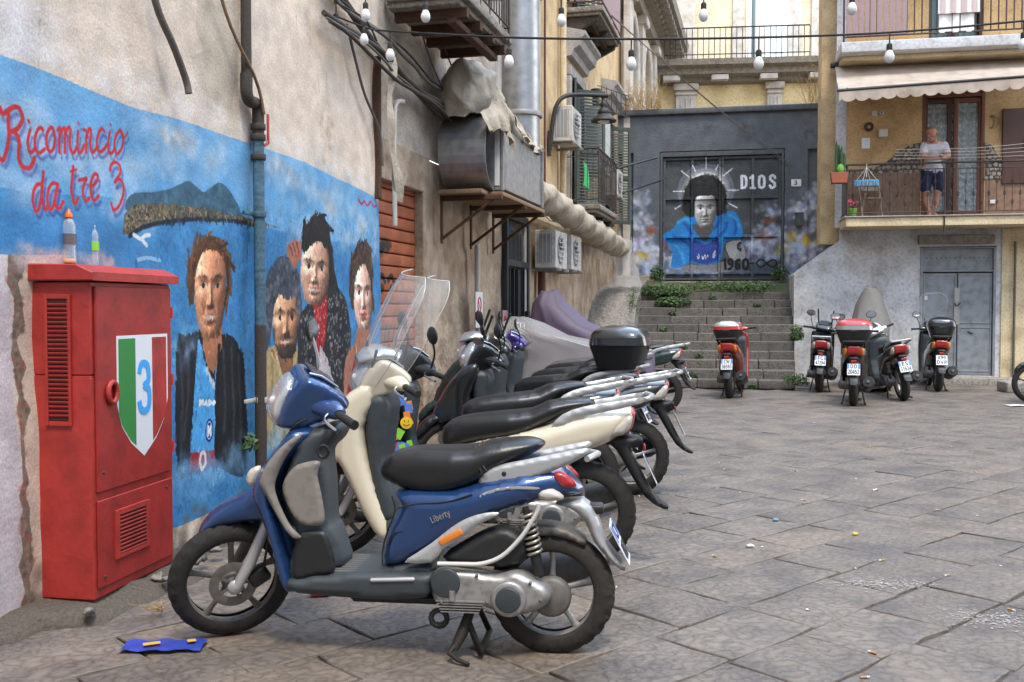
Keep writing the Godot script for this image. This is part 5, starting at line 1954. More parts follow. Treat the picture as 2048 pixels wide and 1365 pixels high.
	put(MB.new().box(Vector3(0, .2, 0), Vector3(.26, .4, .003)), "sheet", mats.paper_pink, n2)
	put(MB.new().lathe([[.001, .004], [.06, .004], [.06, .0], [.001, .0]], 16, Transform3D(Basis(Vector3.RIGHT, PI / 2), Vector3(0, .27, .002))), "red_dot", mats.paper_red, n2)
	# air conditioners
	for q in [[15.0, 2.02, "outdoor air conditioner unit nearest the rusty drainpipe", .86], [16.25, 2.04, "outdoor air conditioner unit under the sheeting-wrapped pipe next to its twin", .86]]:
		air_con(lw(q[0], q[1], .02), q[3], q[2])
	air_con(lw(16.25, 4.08, .02), .8, "outdoor air conditioner unit behind the curved lamp bracket")
	air_con(lw(21.1, 3.75, .05), .8, "outdoor air conditioner unit beyond the iron balcony next to the dark gate wall")
	# boiler cabinet on the balcony, laundry
	var bc := thing("boiler_cabinet", "pale metal boiler cabinet on the wall above the iron balcony", "cabinet", lw(19.55, 4.05, .02))
	put(MB.new().box(Vector3(0, .6, .17), Vector3(1.1, 1.2, .34), .01), "housing", mats.ac_white, bc)
	put(MB.new().box(Vector3(-.56, .85, .17), Vector3(.012, .02, .2)), "slot", mats.ac_fins, bc)
	put(MB.new().lathe([[.07, 1.2], [.07, 1.5], [.1, 1.52], [.1, 1.6], [.001, 1.62]], 14, Transform3D(Basis(), Vector3(-.2, 0, .17))), "flue_cap", mats.iron_brown, bc)
	var cl := MB.new()
	rows = []
	for j in 9:
		var row := PackedVector3Array()
		for i in 8:
			row.append(Vector3(i * .07, -j * .05, .02 * sin(i * 1.7 + j * .4)))
		rows.append(row)
	cl.loft(rows, false, false)
	lone(cl, "green_cloth", mats.cloth_green, "bright green cloth hung over the iron balcony to dry", "cloth", lw(17.35, 3.98, .3))
	# street lamp on a curved bracket
	var la := thing("street_lamp", "dark bell shaped street lamp on a curved wall bracket", "lamp", lw(15.75, 3.7, .05))
	var arm := curve3([Vector3(0, .25, .0), Vector3(0, .8, .06), Vector3(.05, 1.05, .16), Vector3(.2, 1.14, .36), Vector3(.5, 1.16, .84)], 6)
	put(MB.new().tube(arm, .035, 8), "bracket", mats.iron_black, la)
	put(MB.new().box(Vector3(0, .35, -.01), Vector3(.10, .4, .04), .008), "wall_plate", mats.iron_black, la)
	var lx := Transform3D(Basis.from_scale(Vector3.ONE * .72), Vector3(.47, .74, .78))
	put(MB.new().lathe([[.02, .6], [.03, .45], [.07, .44], [.09, .36], [.05, .33], [.13, .26], [.15, .2], [.12, .18], [.24, .09], [.29, .03], [.28, .0], [.25, .015], [.1, .06], [.001, .07]], 24, lx), "shade", mats.iron_black, la)
	put(MB.new().lathe([[.001, -.05], [.07, -.04], [.13, -.01], [.15, .03], [.001, .05]], 18, lx), "lens", mats.lens_milky, la)
	put(MB.new().tube(curve3([Vector3(.42, 1.14, .72), Vector3(.38, 1.05, .68), Vector3(.45, .99, .76)], 5), .012, 6), "scroll", mats.iron_black, la)
	# clothes drying rack folded out by the second window
	var rk := thing("drying_rack", "folding metal drying rack fixed high on the ochre house", "rack", lw(20.6, 6.0, .0))
	for k in 6:
		put(MB.new().tube([Vector3(k * .22, .0, .1 + .07 * k), Vector3(k * .22, -.45, .1 + .07 * k)], .008, 5), "rail", mats.iron_brown, rk)
	for y in [.0, -.2, -.45]:
		put(MB.new().tube([Vector3(0, y, .02), Vector3(1.2, y, .5)], .009, 5), "arm", mats.iron_brown, rk)
	# awning arms sticking out of the far windows
	for q in [[19.3, 4.12, .62, 1.3, .6], [21.3, 3.85, .35, 1.5, .75]]:
		lone(MB.new().tube([Vector3.ZERO, Vector3(q[3], q[4] * .6, q[4])], .022, 6), "bare_pole", mats.iron_black, "bare slanting pole sticking out by the iron balcony" if q[0] < 20.0 else "bare slanting pole sticking out by the far air conditioner", "pole", lw(q[0], q[1], q[2]))

func air_con(xf: Transform3D, w: float, label: String) -> void:
	var root := thing("air_conditioner", label, "air conditioner", xf, "outdoor air conditioner units")
	put(MB.new().box(Vector3(0, .30, .21), Vector3(w, .56, .32), .012), "case", mats.ac_white, root)
	var fan := MB.new()
	fan.lathe([[.001, .0], [.21, .0], [.22, .012], [.001, .012]], 20, Transform3D(Basis(Vector3.RIGHT, PI / 2), Vector3(-.1, .3, .368)))
	put(fan, "fan_plate", mats.ac_fins, root)
	for k in 5:
		put(MB.new().box(Vector3(.1, 0, 0), Vector3(.17, .07, .004), .001, Basis(Vector3.RIGHT, .5)), "fan_blade", mats.ac_fins, root, Transform3D(Basis(Vector3(0, 0, 1), TAU * k / 5), Vector3(-.1, .3, .384 - .003)))
	for k in 6:
		put(MB.new().box(Vector3(-.1, .13 + k * .068, .406), Vector3(.42, .012, .008)), "grille_bar", mats.ac_white, root)
	put(MB.new().box(Vector3(-w / 2 - .002, .31, .2), Vector3(.008, .42, .22)), "side_fins", mats.ac_fins, root)
	for k in 4:
		put(MB.new().box(Vector3(-w / 2 - .008, .31, .11 + k * .06), Vector3(.008, .44, .010)), "side_bar", mats.ac_white, root)
	for s in [-.3, .3]:
		put(MB.new().box(Vector3(s, -.005, .2), Vector3(.04, .04, .44), .003), "bracket", mats.galvanised_dull, root)

func build_string_lights() -> void:
	var bulb := MB.new().lathe([[.001, -.155], [.02, -.152], [.036, -.135], [.043, -.11], [.041, -.088], [.03, -.06], [.022, -.045]], 16).mesh()
	var sock := MB.new().lathe([[.022, -.05], [.025, -.045], [.025, .0], [.018, .012], [.006, .02], [.001, .02]], 12).mesh()
	# each: label, course of the cable, and where lamps hang: [x, y of the socket, z]
	var strings := [
		["string of lamps on the cable stretched right across the street", [Vector3(-2.95, 3.78, -7.6), Vector3(-2.57, 3.583, -7.317), Vector3(-2.305, 3.477, -7.06), Vector3(-1.313, 3.241, -6.533), Vector3(-.504, 3.177, -6.487), Vector3(.306, 3.241, -6.854), Vector3(1.188, 3.329, -7.235), Vector3(2.204, 3.522, -7.85), Vector3(3.9, 3.87, -8.9)], [[-2.305, 3.382, -7.06], [-1.313, 3.159, -6.533], [-.504, 3.097, -6.487], [.306, 3.149, -6.854], [1.188, 3.244, -7.235], [2.204, 3.43, -7.85]]],
		["string of lamps just above it from the painted house outwards", [Vector3(-2.95, 3.9, -7.0), Vector3(-2.38, 3.646, -6.744), Vector3(-1.968, 3.664, -6.826), Vector3(-1.034, 3.681, -7.012), Vector3(-.056, 3.664, -7.205), Vector3(.964, 3.699, -7.408), Vector3(1.977, 3.716, -7.609), Vector3(3.6, 3.95, -7.9)], [[-2.38, 3.583, -6.744], [-1.968, 3.576, -6.826], [-1.034, 3.548, -7.012], [-.056, 3.583, -7.205], [.964, 3.629, -7.408]]],
		["short string of two lamps along the cables of the painted house", [Vector3(-3.02, 3.98, -7.9), Vector3(-2.877, 3.838, -7.468), Vector3(-2.594, 3.655, -7.314), Vector3(-2.54, 3.52, -7.45)], [[-2.877, 3.74, -7.468], [-2.594, 3.575, -7.314]]]]
	for s in strings:
		var pts := curve3(s[1], 6)
		var o: Vector3 = pts[0]
		var root := thing("string_lights", s[0], "string lights", Transform3D(Basis(), o))
		var rel := PackedVector3Array()
		for p in pts:
			rel.append(p - o)
		put(MB.new().tube(rel, .008, 6), "cable", mats.cable_black, root)
		for q in s[2]:
			var sk := Vector3(q[0], q[1], q[2]) - o
			var top := sk
			var best := 1e9
			for p in rel:
				var d := Vector2(p.x - sk.x, p.z - sk.z).length()
				if d < best:
					best = d
					top = p
			put(MB.new().tube([top, sk], .005, 5), "drop_wire", mats.cable_black, root)
			var b := piece(bulb, "bulb", mats.bulb_glass, root, Transform3D(Basis.from_scale(Vector3.ONE * .78), sk))
			piece(sock, "socket", mats.cable_black, b)
	# two slack wires crossing to the gate wall
	for k in 2:
		var a := Vector3(-2.0 + .1 * k, 6.9 - .12 * k, -18.0)
		var d := Vector3(3.7, -2.25 + .1 * k, -5.4)
		lone(MB.new().tube(curve3([Vector3.ZERO, d * .5 - Vector3(0, .08, 0), d], 8), .008, 5), "overhead_wire", mats.cable_grey, "thin wire sloping across in front of the dark gate wall", "cable", Transform3D(Basis(), a), "wires in front of the gate wall")

# ------------------------------------------------------------------ dark wall with the painted gate
func gate_texture() -> ImageTexture:
	var p := Painter.new(-2.4, 1.8, 2.8, 6.1, 140.0, Color(.335, .355, .385))
	var rg := p.rg
	for k in 300:
		p.dab(Vector2(rg.randf_range(-2.4, 2.8), rg.randf_range(1.8, 6.1)), rg.randf_range(.06, .4), [Color(.38, .40, .43, .14), Color(.29, .31, .335, .14), Color(.41, .425, .445, .10)][rg.randi() % 3], .0)
	for c in [[-.084, 5.618], [.739, 5.589], [.785, 5.394], [2.253, 5.458]]:
		p.clouds(Vector2(c[0], c[1]), Vector2(.12, .07), 26, [Color(.2, .205, .215, .22)], .07)
	# the gate's own darker ground
	p.fill(P2s([-1.11, 5.016, 1.632, 4.992, 1.636, 2.066, -1.084, 2.045]), Color(.29, .305, .315))
	for k in 160:
		p.dab(Vector2(rg.randf_range(-1.1, 1.6), rg.randf_range(2.2, 5.0)), rg.randf_range(.08, .3), [Color(.36, .39, .40, .18), Color(.21, .21, .215, .2), Color(.33, .37, .38, .16)][rg.randi() % 3], .0)
	# coloured clouds on both sides
	var cols := [Color(.84, .86, .92, .38), Color(.62, .56, .74, .32), Color(.56, .70, .86, .34), Color(.93, .94, .97, .4), Color(.36, .36, .40, .12)]
	for c in [[-1.919, 3.636], [-2.035, 3.227], [-1.686, 3.982], [-1.568, 3.513], [-1.507, 3.044], [-1.389, 2.75], [-1.622, 2.576], [-1.74, 2.871], [-1.33, 2.398], [-1.917, 3.049], [1.996, 3.679], [2.214, 3.788], [2.43, 4.01], [1.891, 3.113], [2.113, 2.883], [1.784, 2.773], [2.007, 2.543], [2.328, 3.333], [1.844, 2.316], [2.224, 2.768]]:
		p.clouds(Vector2(c[0], c[1]), Vector2(.15, .12), 52, cols, .10)
	for c in [[1.386, 3.669], [1.22, 3.259], [1.434, 2.994], [1.224, 2.888], [1.011, 2.869], [1.395, 2.712], [.904, 2.979], [1.119, 2.671], [-.935, 2.514], [-1.025, 2.737], [-.715, 2.379], [-.06, 2.374], [.799, 2.718], [1.497, 3.146]]:
		p.clouds(Vector2(c[0], c[1]), Vector2(.15, .11), 40, cols, .10)
	for c in [[[-1.564, 2.693], Color(.82, .66, .18, .4)], [[-1.334, 3.252], Color(.62, .28, .16, .35)], [[2.134, 2.996], Color(.85, .68, .14, .45)], [[1.782, 3.058], Color(.82, .66, .2, .35)], [[1.325, 3.431], Color(.58, .32, .2, .35)], [[1.179, 3.107], Color(.6, .28, .25, .3)], [[1.563, 2.797], Color(.8, .68, .2, .35)], [[-1.026, 2.96], Color(.5, .25, .35, .3)]]:
		p.clouds(Vector2(c[0][0], c[0][1]), Vector2(.07, .06), 22, [c[1]], .07)
	# lower blue band
	for k in 120:
		p.dab(Vector2(rg.randf_range(-2.0, 2.2), 2.25 + absf(rg.randfn()) * .12), rg.randf_range(.04, .12), [Color(.35, .48, .66, .25), Color(.30, .36, .50, .25)][rg.randi() % 2], .0)
	# ring of light and rays behind the head
	var o := P2s([-.115, 4.181])[0]
	for k in 90:
		var an := TAU * k / 90.0
		p.dab(o + Vector2(cos(an) * .62, sin(an) * .60), .045, Color(.62, .70, .86, .35), .1)
	for k in 90:
		var an := TAU * k / 90.0
		p.dab(o + Vector2(cos(an) * .46, sin(an) * .44), .17, Color(.80, .80, .84, .16), .0)
	for q in [[90, .5, .8], [40, .5, .78], [140, .5, .74], [65, .52, .66], [118, .52, .66], [0, .5, .75], [180, .5, .75], [-30, .5, .82], [210, .5, .82]]:
		var an := deg_to_rad(q[0])
		p.stroke(PackedVector2Array([o + Vector2(cos(an), sin(an)) * q[1], o + Vector2(cos(an), sin(an)) * q[2]]), .011, Color(.92, .92, .95, .55), .1, false)
	for k in 40:
		var an := deg_to_rad(20.0 + 140.0 * k / 39.0)
		p.dab(o + Vector2(cos(an) * .40, .02 + sin(an) * .37), .05, Color(.93, .93, .94, .5), .2)
	# a figure in a blue shirt leaning forward, head and arms in grey
	p.fill(curve2(P2s([-1.093, 3.16, -.895, 3.291, -.677, 3.531, -.503, 3.594, -.22, 3.567, .148, 3.604, .341, 3.688, .556, 3.663, .686, 3.463, .731, 3.2, .689, 3.07, .368, 2.986, .283, 2.812, .241, 2.57, .069, 2.462, -.235, 2.464, -.475, 2.488, -.671, 2.401, -.913, 2.425, -.87, 2.736, -1.026, 3.004]), 3), Color(.13, .47, .74))
	for q in [[-.478, 3.13, -.433, 2.908, -.453, 2.554], [.151, 3.121, .131, 2.901, .155, 2.593], [-.611, 3.441, -.501, 3.307, -.435, 3.173], [.365, 3.425, .323, 3.25, .195, 3.12], [-.851, 3.135, -.653, 3.044, -.499, 2.909], [.235, 3.559, .15, 3.385, .064, 3.276], [.536, 3.51, .58, 3.334, .539, 3.159]]:
		p.stroke(P2s(q), .05, Color(.10, .28, .60, .5), .0)
	p.fill(P2s([-.456, 3.063, -.281, 2.995, -.107, 2.926, .066, 2.99, .195, 3.054, .24, 2.768, .177, 2.571, -.061, 2.463, -.278, 2.487, -.431, 2.576]), Color(.17, .27, .58))
	for q in [[-.765, 3.444, -.59, 3.529, -.458, 3.439], [.407, 3.6, .579, 3.509, .644, 3.333], [-.806, 2.913, -.673, 2.734, -.606, 2.511]]:
		p.stroke(P2s(q), .05, Color(.25, .62, .86, .5), .0)
	p.fill(curve2(P2s([-.393, 3.393, .063, 3.386, .021, 3.211, -.108, 2.992, -.217, 3.06, -.348, 3.216]), 3), Color(.30, .30, .31))
	p.fill(curve2(P2s([-.615, 4.059, -.572, 4.235, -.443, 4.43, -.291, 4.514, -.118, 4.536, .077, 4.483, .229, 4.37, .338, 4.148, .362, 3.863, .299, 3.667, .234, 3.603, .148, 3.582, .061, 3.738, -.286, 3.788, -.394, 3.57, -.503, 3.594, -.613, 3.684, -.636, 3.883]), 3), Color(.10, .105, .11))
	p.portrait(P2s([-.123, 3.724])[0], Vector2(.275, .37), Color(.66, .66, .67), .0, .0, .0, Color(.42, .42, .43))
	p.fill(curve2(P2s([-.465, 3.88, -.458, 4.056, -.376, 4.164, -.224, 4.172, -.072, 4.169, .08, 4.154, .188, 4.064, .233, 3.866, .167, 3.999, .059, 4.067, -.114, 4.057, -.288, 4.052, -.396, 3.989]), 3), Color(.10, .105, .11))
	p.scatter(P2s([-.571, 4.014, -.529, 4.256, -.377, 4.429, -.117, 4.51, .099, 4.439, .273, 4.215, .319, 3.864, .277, 3.69, .231, 4.041, .058, 4.111, -.115, 4.115, -.332, 4.119, -.462, 4.034, -.504, 3.704, -.58, 3.75]), 260, .02, .05, [Color(.24, .245, .25, .35), Color(.05, .05, .055, .4), Color(.33, .335, .34, .25)], .2)
	p.scatter(P2s([-.654, 4.016, -.605, 4.269, -.421, 4.485, -.118, 4.576, .142, 4.503, .337, 4.28, .394, 3.863, .321, 3.579, .148, 3.56, .211, 3.866, .058, 4.1, -.115, 4.104, -.332, 4.108, -.44, 3.968, -.437, 3.571, -.568, 3.595, -.668, 3.796]), 300, .025, .055, [Color(.09, .095, .10, .5), Color(.20, .205, .21, .35), Color(.13, .135, .14, .5)], .3)
	p.fill(curve2(P2s([.368, 2.942, .668, 3.026, .755, 2.872, .799, 2.674, .715, 2.544, .543, 2.545, .413, 2.678]), 3), Color(.62, .61, .62))
	p.stroke(P2s([.69, 2.96, .626, 2.928, .627, 2.83, .691, 2.785]), .018, Color(.1, .1, .12), .5)
	p.stroke(P2s([.69, 2.916, .665, 2.895, .67, 2.84, .702, 2.824]), .010, Color(.1, .1, .12), .5)
	p.fill(curve2(P2s([-.671, 2.379, -.431, 2.466, -.169, 2.43, .156, 2.472, .414, 2.547, .586, 2.479, .502, 2.304, .157, 2.263, -.277, 2.265, -.539, 2.289]), 3), Color(.50, .49, .50))
	for q in [[-.301, 2.664, -.279, 2.597, -.258, 2.663, -.28, 2.707], [-.192, 2.662, -.17, 2.596, -.127, 2.684, -.105, 2.595, -.062, 2.683], [.036, 2.638, .09, 2.66, .1, 2.77, .057, 2.682, .068, 2.616]]:
		p.stroke(P2s(q), .010, Color(.85, .85, .88), .5)
	p.stroke(P2s([.033, 3.013, .13, 3.022, .131, 2.945, .04, 2.935, .033, 3.013]), .008, Color(.1, .15, .35), .5, false)
	for k in 60:
		p.dab(P2s([-.234, 2.287])[0] + Vector2(rg.randfn() * .5, rg.randfn() * .05), rg.randf_range(.04, .1), Color(.52, .58, .72, .25), .0)
	p.brushwork(P2s([-1.1, 2.2, 1.6, 2.2, 1.6, 5.0, -1.1, 5.0]), 5000, .010)
	# lettering
	var wh := Color(.86, .87, .90)
	for q in [[.696, 4.5, .698, 4.228], [.696, 4.5, .764, 4.492, .796, 4.443, .798, 4.28, .762, 4.23, .698, 4.223], [.892, 4.452, .945, 4.494, .947, 4.222], [.898, 4.218, .996, 4.216], [1.147, 4.495, 1.094, 4.468, 1.084, 4.349, 1.096, 4.24, 1.149, 4.213, 1.195, 4.242, 1.207, 4.346, 1.194, 4.466, 1.147, 4.495], [1.443, 4.438, 1.422, 4.488, 1.379, 4.498, 1.337, 4.473, 1.338, 4.408, 1.434, 4.319, 1.441, 4.254, 1.403, 4.211, 1.356, 4.217, 1.329, 4.267]]:
		p.stroke(P2s(q), .031, wh, .8, false)
	var dk := Color(.10, .105, .12)
	for q in [[.296, 2.548, .338, 2.58, .34, 2.36], [.5, 2.513, .478, 2.568, .431, 2.573, .41, 2.525, .425, 2.47, .468, 2.458, .5, 2.502, .497, 2.425, .458, 2.359, .415, 2.349], [.661, 2.566, .597, 2.545, .576, 2.468, .576, 2.402, .605, 2.358, .647, 2.369, .662, 2.424, .634, 2.468, .587, 2.457], [.8, 2.576, .757, 2.554, .741, 2.467, .759, 2.368, .802, 2.346, .844, 2.372, .861, 2.466, .839, 2.554, .8, 2.576]]:
		p.stroke(P2s(q), .026, dk, .8, false)
	p.stroke(P2s([.908, 2.476, .982, 2.48]), .014, dk, .8, false)
	p.stroke(P2s([1.269, 2.473, 1.194, 2.55, 1.109, 2.558, 1.052, 2.497, 1.079, 2.42, 1.164, 2.404, 1.269, 2.473, 1.354, 2.538, 1.428, 2.559, 1.485, 2.515, 1.492, 2.45, 1.429, 2.402, 1.344, 2.418, 1.269, 2.473]), .017, dk, .7)
	p.weather(31, .0012)
	return ImageTexture.create_from_image(p.im)

func plane_uv(mb: MB, x0: float, y0: float, w: float, h: float, off := Vector3.ZERO) -> MB:
	mb.use_uv = true
	for i in mb.v.size():
		mb.uv[i] = Vector2((mb.v[i].x + off.x - x0) / w, 1.0 - (mb.v[i].y + off.y - y0) / h)
	return mb

func build_painted_gate_wall() -> void:
	var m := mat("gate_mural_paint", Color.WHITE, .8)
	m.albedo_texture = gate_texture()
	m.heightmap_enabled = true
	m.heightmap_texture = noise_tex(91, .06, [], 1024, 4)
	m.heightmap_scale = .6
	var o := Vector3(0, 0, -23.7)
	var wall := thing("gate_wall", "dark slate painted wall with spray painted clouds at the top of the steps", "wall", Transform3D(Basis(), o))
	var hole := rect(-1.17, 2.04, 1.66, 5.09)
	var rec := rect(-2.2, 2.2, -1.78, 5.08)
	var rec2 := rect(2.16, 2.2, 2.62, 5.06)
	var w := wall_with_holes(rect(-2.3, 1.9, 2.75, 5.93), [hole, rec, rec2], -.22, .0)
	put(plane_uv(w, -2.4, 1.8, 5.2, 4.3), "painted_face", m, wall)
	var bk := MB.new()
	bk.box(Vector3(.2, 3.0, -.5), Vector3(5.2, 6.2, .2))
	put(bk, "core", mats.gate_plain, wall)
	for q in [[-1.99, .42], [2.39, .46]]:
		var r := wall_grid(q[0] - q[1] / 2, q[0] + q[1] / 2, 2.2, 5.08, .2, func(_x, _y): return -.12, Vector2.ZERO, Vector2.ONE)
		put(plane_uv(r, -2.4, 1.8, 5.2, 4.3), "side_recess", m, wall)
	var cap := MB.new()
	cap.box(Vector3(.22, 6.0, -.12), Vector3(5.1, .14, .42), .02)
	put(cap, "coping", mats.gate_plain, wall)
	var ft := MB.new()
	ft.box(Vector3(-1.72, 2.02, .05), Vector3(.95, .36, .16), .02)
	ft.box(Vector3(2.2, 2.02, .05), Vector3(1.0, .36, .16), .02)
	put(ft, "footing", mats.concrete, wall)
	# the gate: frame, stiles, rails and twelve recessed panels
	var gate := thing("painted_gate", "metal panelled double gate with a spray painted figure in a blue shirt", "gate", Transform3D(Basis(), o))
	var fr := MB.new()
	fr.box(Vector3(-1.13, 3.56, -.06), Vector3(.06, 3.04, .1), .006)
	fr.box(Vector3(1.62, 3.56, -.06), Vector3(.06, 3.04, .1), .006)
	fr.box(Vector3(.245, 5.02, -.06), Vector3(2.69, .11, .1), .006)
	put(fr, "frame", mats.gate_plain, gate)
	for x in [-1.06, -.42, .21, .275, .95, 1.56]:
		var st := MB.new().box(Vector3(x, 3.52, -.09), Vector3(.06 if absf(x - .245) > .1 else .055, 2.86, .05), .004)
		put(plane_uv(st, -2.4, 1.8, 5.2, 4.3), "stile", m, gate)
	for y in [2.12, 2.26, 3.11, 4.00, 4.92]:
		for k in 4:
			var xa: float = [-1.03, -.39, .303, .98][k]
			var xb: float = [-.45, .182, .92, 1.53][k]
			var rl := MB.new().box(Vector3((xa + xb) / 2, y, -.09), Vector3(xb - xa, .06 if y > 2.2 else .05, .046), .004)
			put(plane_uv(rl, -2.4, 1.8, 5.2, 4.3), "rail", m, gate)
	for k in 4:
		var xa: float = [-1.03, -.39, .303, .98][k]
		var xb: float = [-.45, .182, .92, 1.53][k]
		for j in 3:
			var ya: float = [2.29, 3.14, 4.03][j]
			var yb: float = [3.08, 3.97, 4.89][j]
			var pn := MB.new()
			pn.box(Vector3((xa + xb) / 2, (ya + yb) / 2, -.135), Vector3(xb - xa - .004, yb - ya - .004, .02))
			put(plane_uv(pn, -2.4, 1.8, 5.2, 4.3), "panel", m, gate)
		var lo := MB.new()
		lo.box(Vector3((xa + xb) / 2, 2.19, -.14), Vector3(xb - xa, .08, .02))
		put(plane_uv(lo, -2.4, 1.8, 5.2, 4.3), "kick_panel", m, gate)
	for y in [2.6, 3.5, 4.5]:
		for x in [-1.085, 1.585]:
			put(MB.new().tube([Vector3(x, y - .05, -.02), Vector3(x, y + .05, -.02)], .016, 8), "hinge", mats.gate_plain, gate)
	# number plate and meter box
	var np := thing("number_plate", "small white marble house number plate reading 3 beside the painted gate", "sign", Transform3D(Basis(), o + Vector3(1.91, 4.29, .015)))
	put(MB.new().box(Vector3.ZERO, Vector3(.22, .16, .024), .004), "plate", mats.plate_white, np)
	text("3", .10, .003, "digit", mats.ink, np, Transform3D(Basis(), Vector3(-.01, 0, .0135)))
	var mt := thing("meter_box", "small grey meter box on the dark wall right of the painted gate", "box", Transform3D(Basis(), o + Vector3(1.98, 3.45, .03)))
	put(MB.new().box(Vector3(0, 0, .02), Vector3(.16, .28, .08), .01), "box", mats.gate_plain, mt)
	put(MB.new().box(Vector3(0, .15, .02), Vector3(.19, .03, .1), .006), "lid", mats.gate_plain, mt)

# ------------------------------------------------------------------ houses behind
func build_back_houses() -> void:
	# wing with tall arches continuing the left-hand fronts
	var arc := thing("arcaded_house", "grey and yellow house wing with tall round arched openings behind the gate wall", "house", LW)
	var holes := []
	for c in [24.9, 28.0, 31.1]:
		var h := PackedVector2Array()
		for q in arch_poly(1.7, 8.5 - 5.0, 14):
			h.append(q + Vector2(c, 5.0))
		holes.append(h)
	put(wall_with_holes(rect(23.92, -.05, 33.5, 9.4), holes, -.9, .12), "wall", mats.pale_yellow, arc)
	var inner := MB.new()
	inner.box(Vector3(28.6, 5.0, -1.2), Vector3(9.5, 10.0, .4))
	put(inner, "inner_wall", mats.trim_pale, arc)
	for c in [24.9, 28.0, 31.1]:
		var ringo := []
		for q in arch_poly(1.95, 8.64 - 5.0, 14):
			ringo.append(Vector3(q.x + c, q.y + 5.0, .14))
		var tb := MB.new()
		tb.tube(ringo, .12, 6)
		put(tb, "arch_moulding", mats.trim_pale, arc)
	for x in [23.98, 26.45, 29.55, 32.6]:
		var pl := MB.new()
		pl.box(Vector3(x, 4.5, .2), Vector3(.5, 9.0, .18), .02)
		pl.box(Vector3(x, 8.85, .25), Vector3(.62, .22, .3), .03)
		pl.box(Vector3(x, 6.4, .22), Vector3(.58, .16, .24), .03)
		put(pl, "pilaster", mats.trim_pale, arc)
	moulding(arc, "cornice", mats.stained_stone, 23.95, 33.5, [[.12, 9.0], [.3, 9.05], [.34, 9.25], [.6, 9.32], [.66, 9.5], [.95, 9.56], [1.0, 9.75], [.12, 9.8]])
	for k in 18:
		put(MB.new().box(Vector3(24.3 + k * .52, 9.36, .72), Vector3(.16, .14, .34), .01), "modillion", mats.stained_stone, arc)
	put(MB.new().box(Vector3(28.7, 11.2, -.4), Vector3(9.5, 2.8, .9)), "attic", mats.pale_cream, arc)
	# house with a terrace, facing down the street
	var tx := Transform3D(Basis(Vector3.UP, deg_to_rad(5.0)), Vector3(1.2, 0, -30.6))
	var ter := thing("terrace_house", "pale yellow house with a heavy stained cornice and a railed terrace on top", "house", tx)
	put(MB.new().box(Vector3(.4, 4.1, -.3), Vector3(6.4, 8.2, .6)), "wall", mats.pale_yellow, ter)
	for q in [[-1.95, .6], [.62, .42], [2.65, 1.0]]:
		var pl := MB.new()
		pl.box(Vector3(q[0], 4.0, .05), Vector3(q[1], 8.1, .14), .01)
		pl.box(Vector3(q[0], 7.98, .09), Vector3(q[1] + .14, .2, .26), .02)
		pl.box(Vector3(q[0], 7.78, .07), Vector3(q[1] + .06, .06, .2), .01)
		for s in [-.25, .0, .25]:
			pl.box(Vector3(q[0] + s * q[1], 6.0, .13), Vector3(.04, 3.3, .03), .004)
		put(pl, "pilaster", mats.trim_pale, ter)
	moulding(ter, "string_course", mats.trim_pale, -2.8, 3.6, [[.01, 7.0], [.1, 7.02], [.14, 7.1], [.1, 7.28], [.01, 7.3]])
	moulding(ter, "lower_course", mats.trim_pale, -2.8, 3.6, [[.01, 6.55], [.12, 6.58], [.16, 6.68], [.01, 6.72]])
	moulding(ter, "cornice", mats.stained_stone, -3.0, 3.8, [[.01, 8.05], [.2, 8.1], [.22, 8.22], [.5, 8.28], [.52, 8.44], [.72, 8.5], [.76, 8.66], [.01, 8.7]])
	for k in 5:
		put(MB.new().box(Vector3(-2.4 + k * 1.4, 8.17, .42), Vector3(.5, .16, .24), .02), "modillion", mats.trim_pale, ter)
	put(MB.new().box(Vector3(.4, 8.55, -1.5), Vector3(6.6, .2, 3.0)), "terrace_floor", mats.stained_stone, ter)
	var rl := MB.new()
	rl.tube([Vector3(-2.6, 9.62, .45), Vector3(1.55, 9.62, .45)], .022, 6)
	rl.tube([Vector3(-2.6, 8.85, .45), Vector3(1.55, 8.85, .45)], .016, 6)
	put(rl, "terrace_rail", mats.iron_black, ter)
	var bm := bar_mesh(.012, .96, 5)
	for k in 27:
		piece(bm, "baluster", mats.iron_black, ter, Transform3D(Basis(), Vector3(-2.6 + k * .16, 8.66, .45)))
	# the set-back storey above
	put(MB.new().box(Vector3(.4, 11.2, -2.4), Vector3(7.6, 5.3, .6)), "upper_wall", mats.pale_cream, ter)
	for q in [[-1.9, .7], [-.2, .35], [1.55, .42], [2.5, .9]]:
		put(MB.new().box(Vector3(q[0], 11.2, -2.06), Vector3(q[1], 5.2, .08), .01), "upper_pilaster", mats.trim_pale if q[1] > .5 else mats.trim_pale, ter)
	var dr := MB.new()
	dr.box(Vector3(.7, 10.0, -2.07), Vector3(1.3, 2.7, .06), .01)
	var door := put(dr, "terrace_door", mats.blue_white, ter)
	for s in [-.3, .3]:
		put(MB.new().box(Vector3(.7 + s, 10.3, -2.03), Vector3(.42, 1.7, .02)), "pane", mats.lens_milky if s < 0 else mats.blue_white, door)
	put(MB.new().tube([Vector3(.05, 8.7, -.3), Vector3(.05, 10.7, -.3), Vector3(.05, 10.75, -.3)], [.06, .055, .005], 8), "folded_parasol", mats.curtain_teal, ter)
	lone(MB.new().box(Vector3(0, 4, 0), Vector3(3.4, 8, .5)), "back_wall", mats.trim_pale, "plain grey house wall filling the gap beside the arcaded wing", "wall", at(-3.2, 0, -33.6))

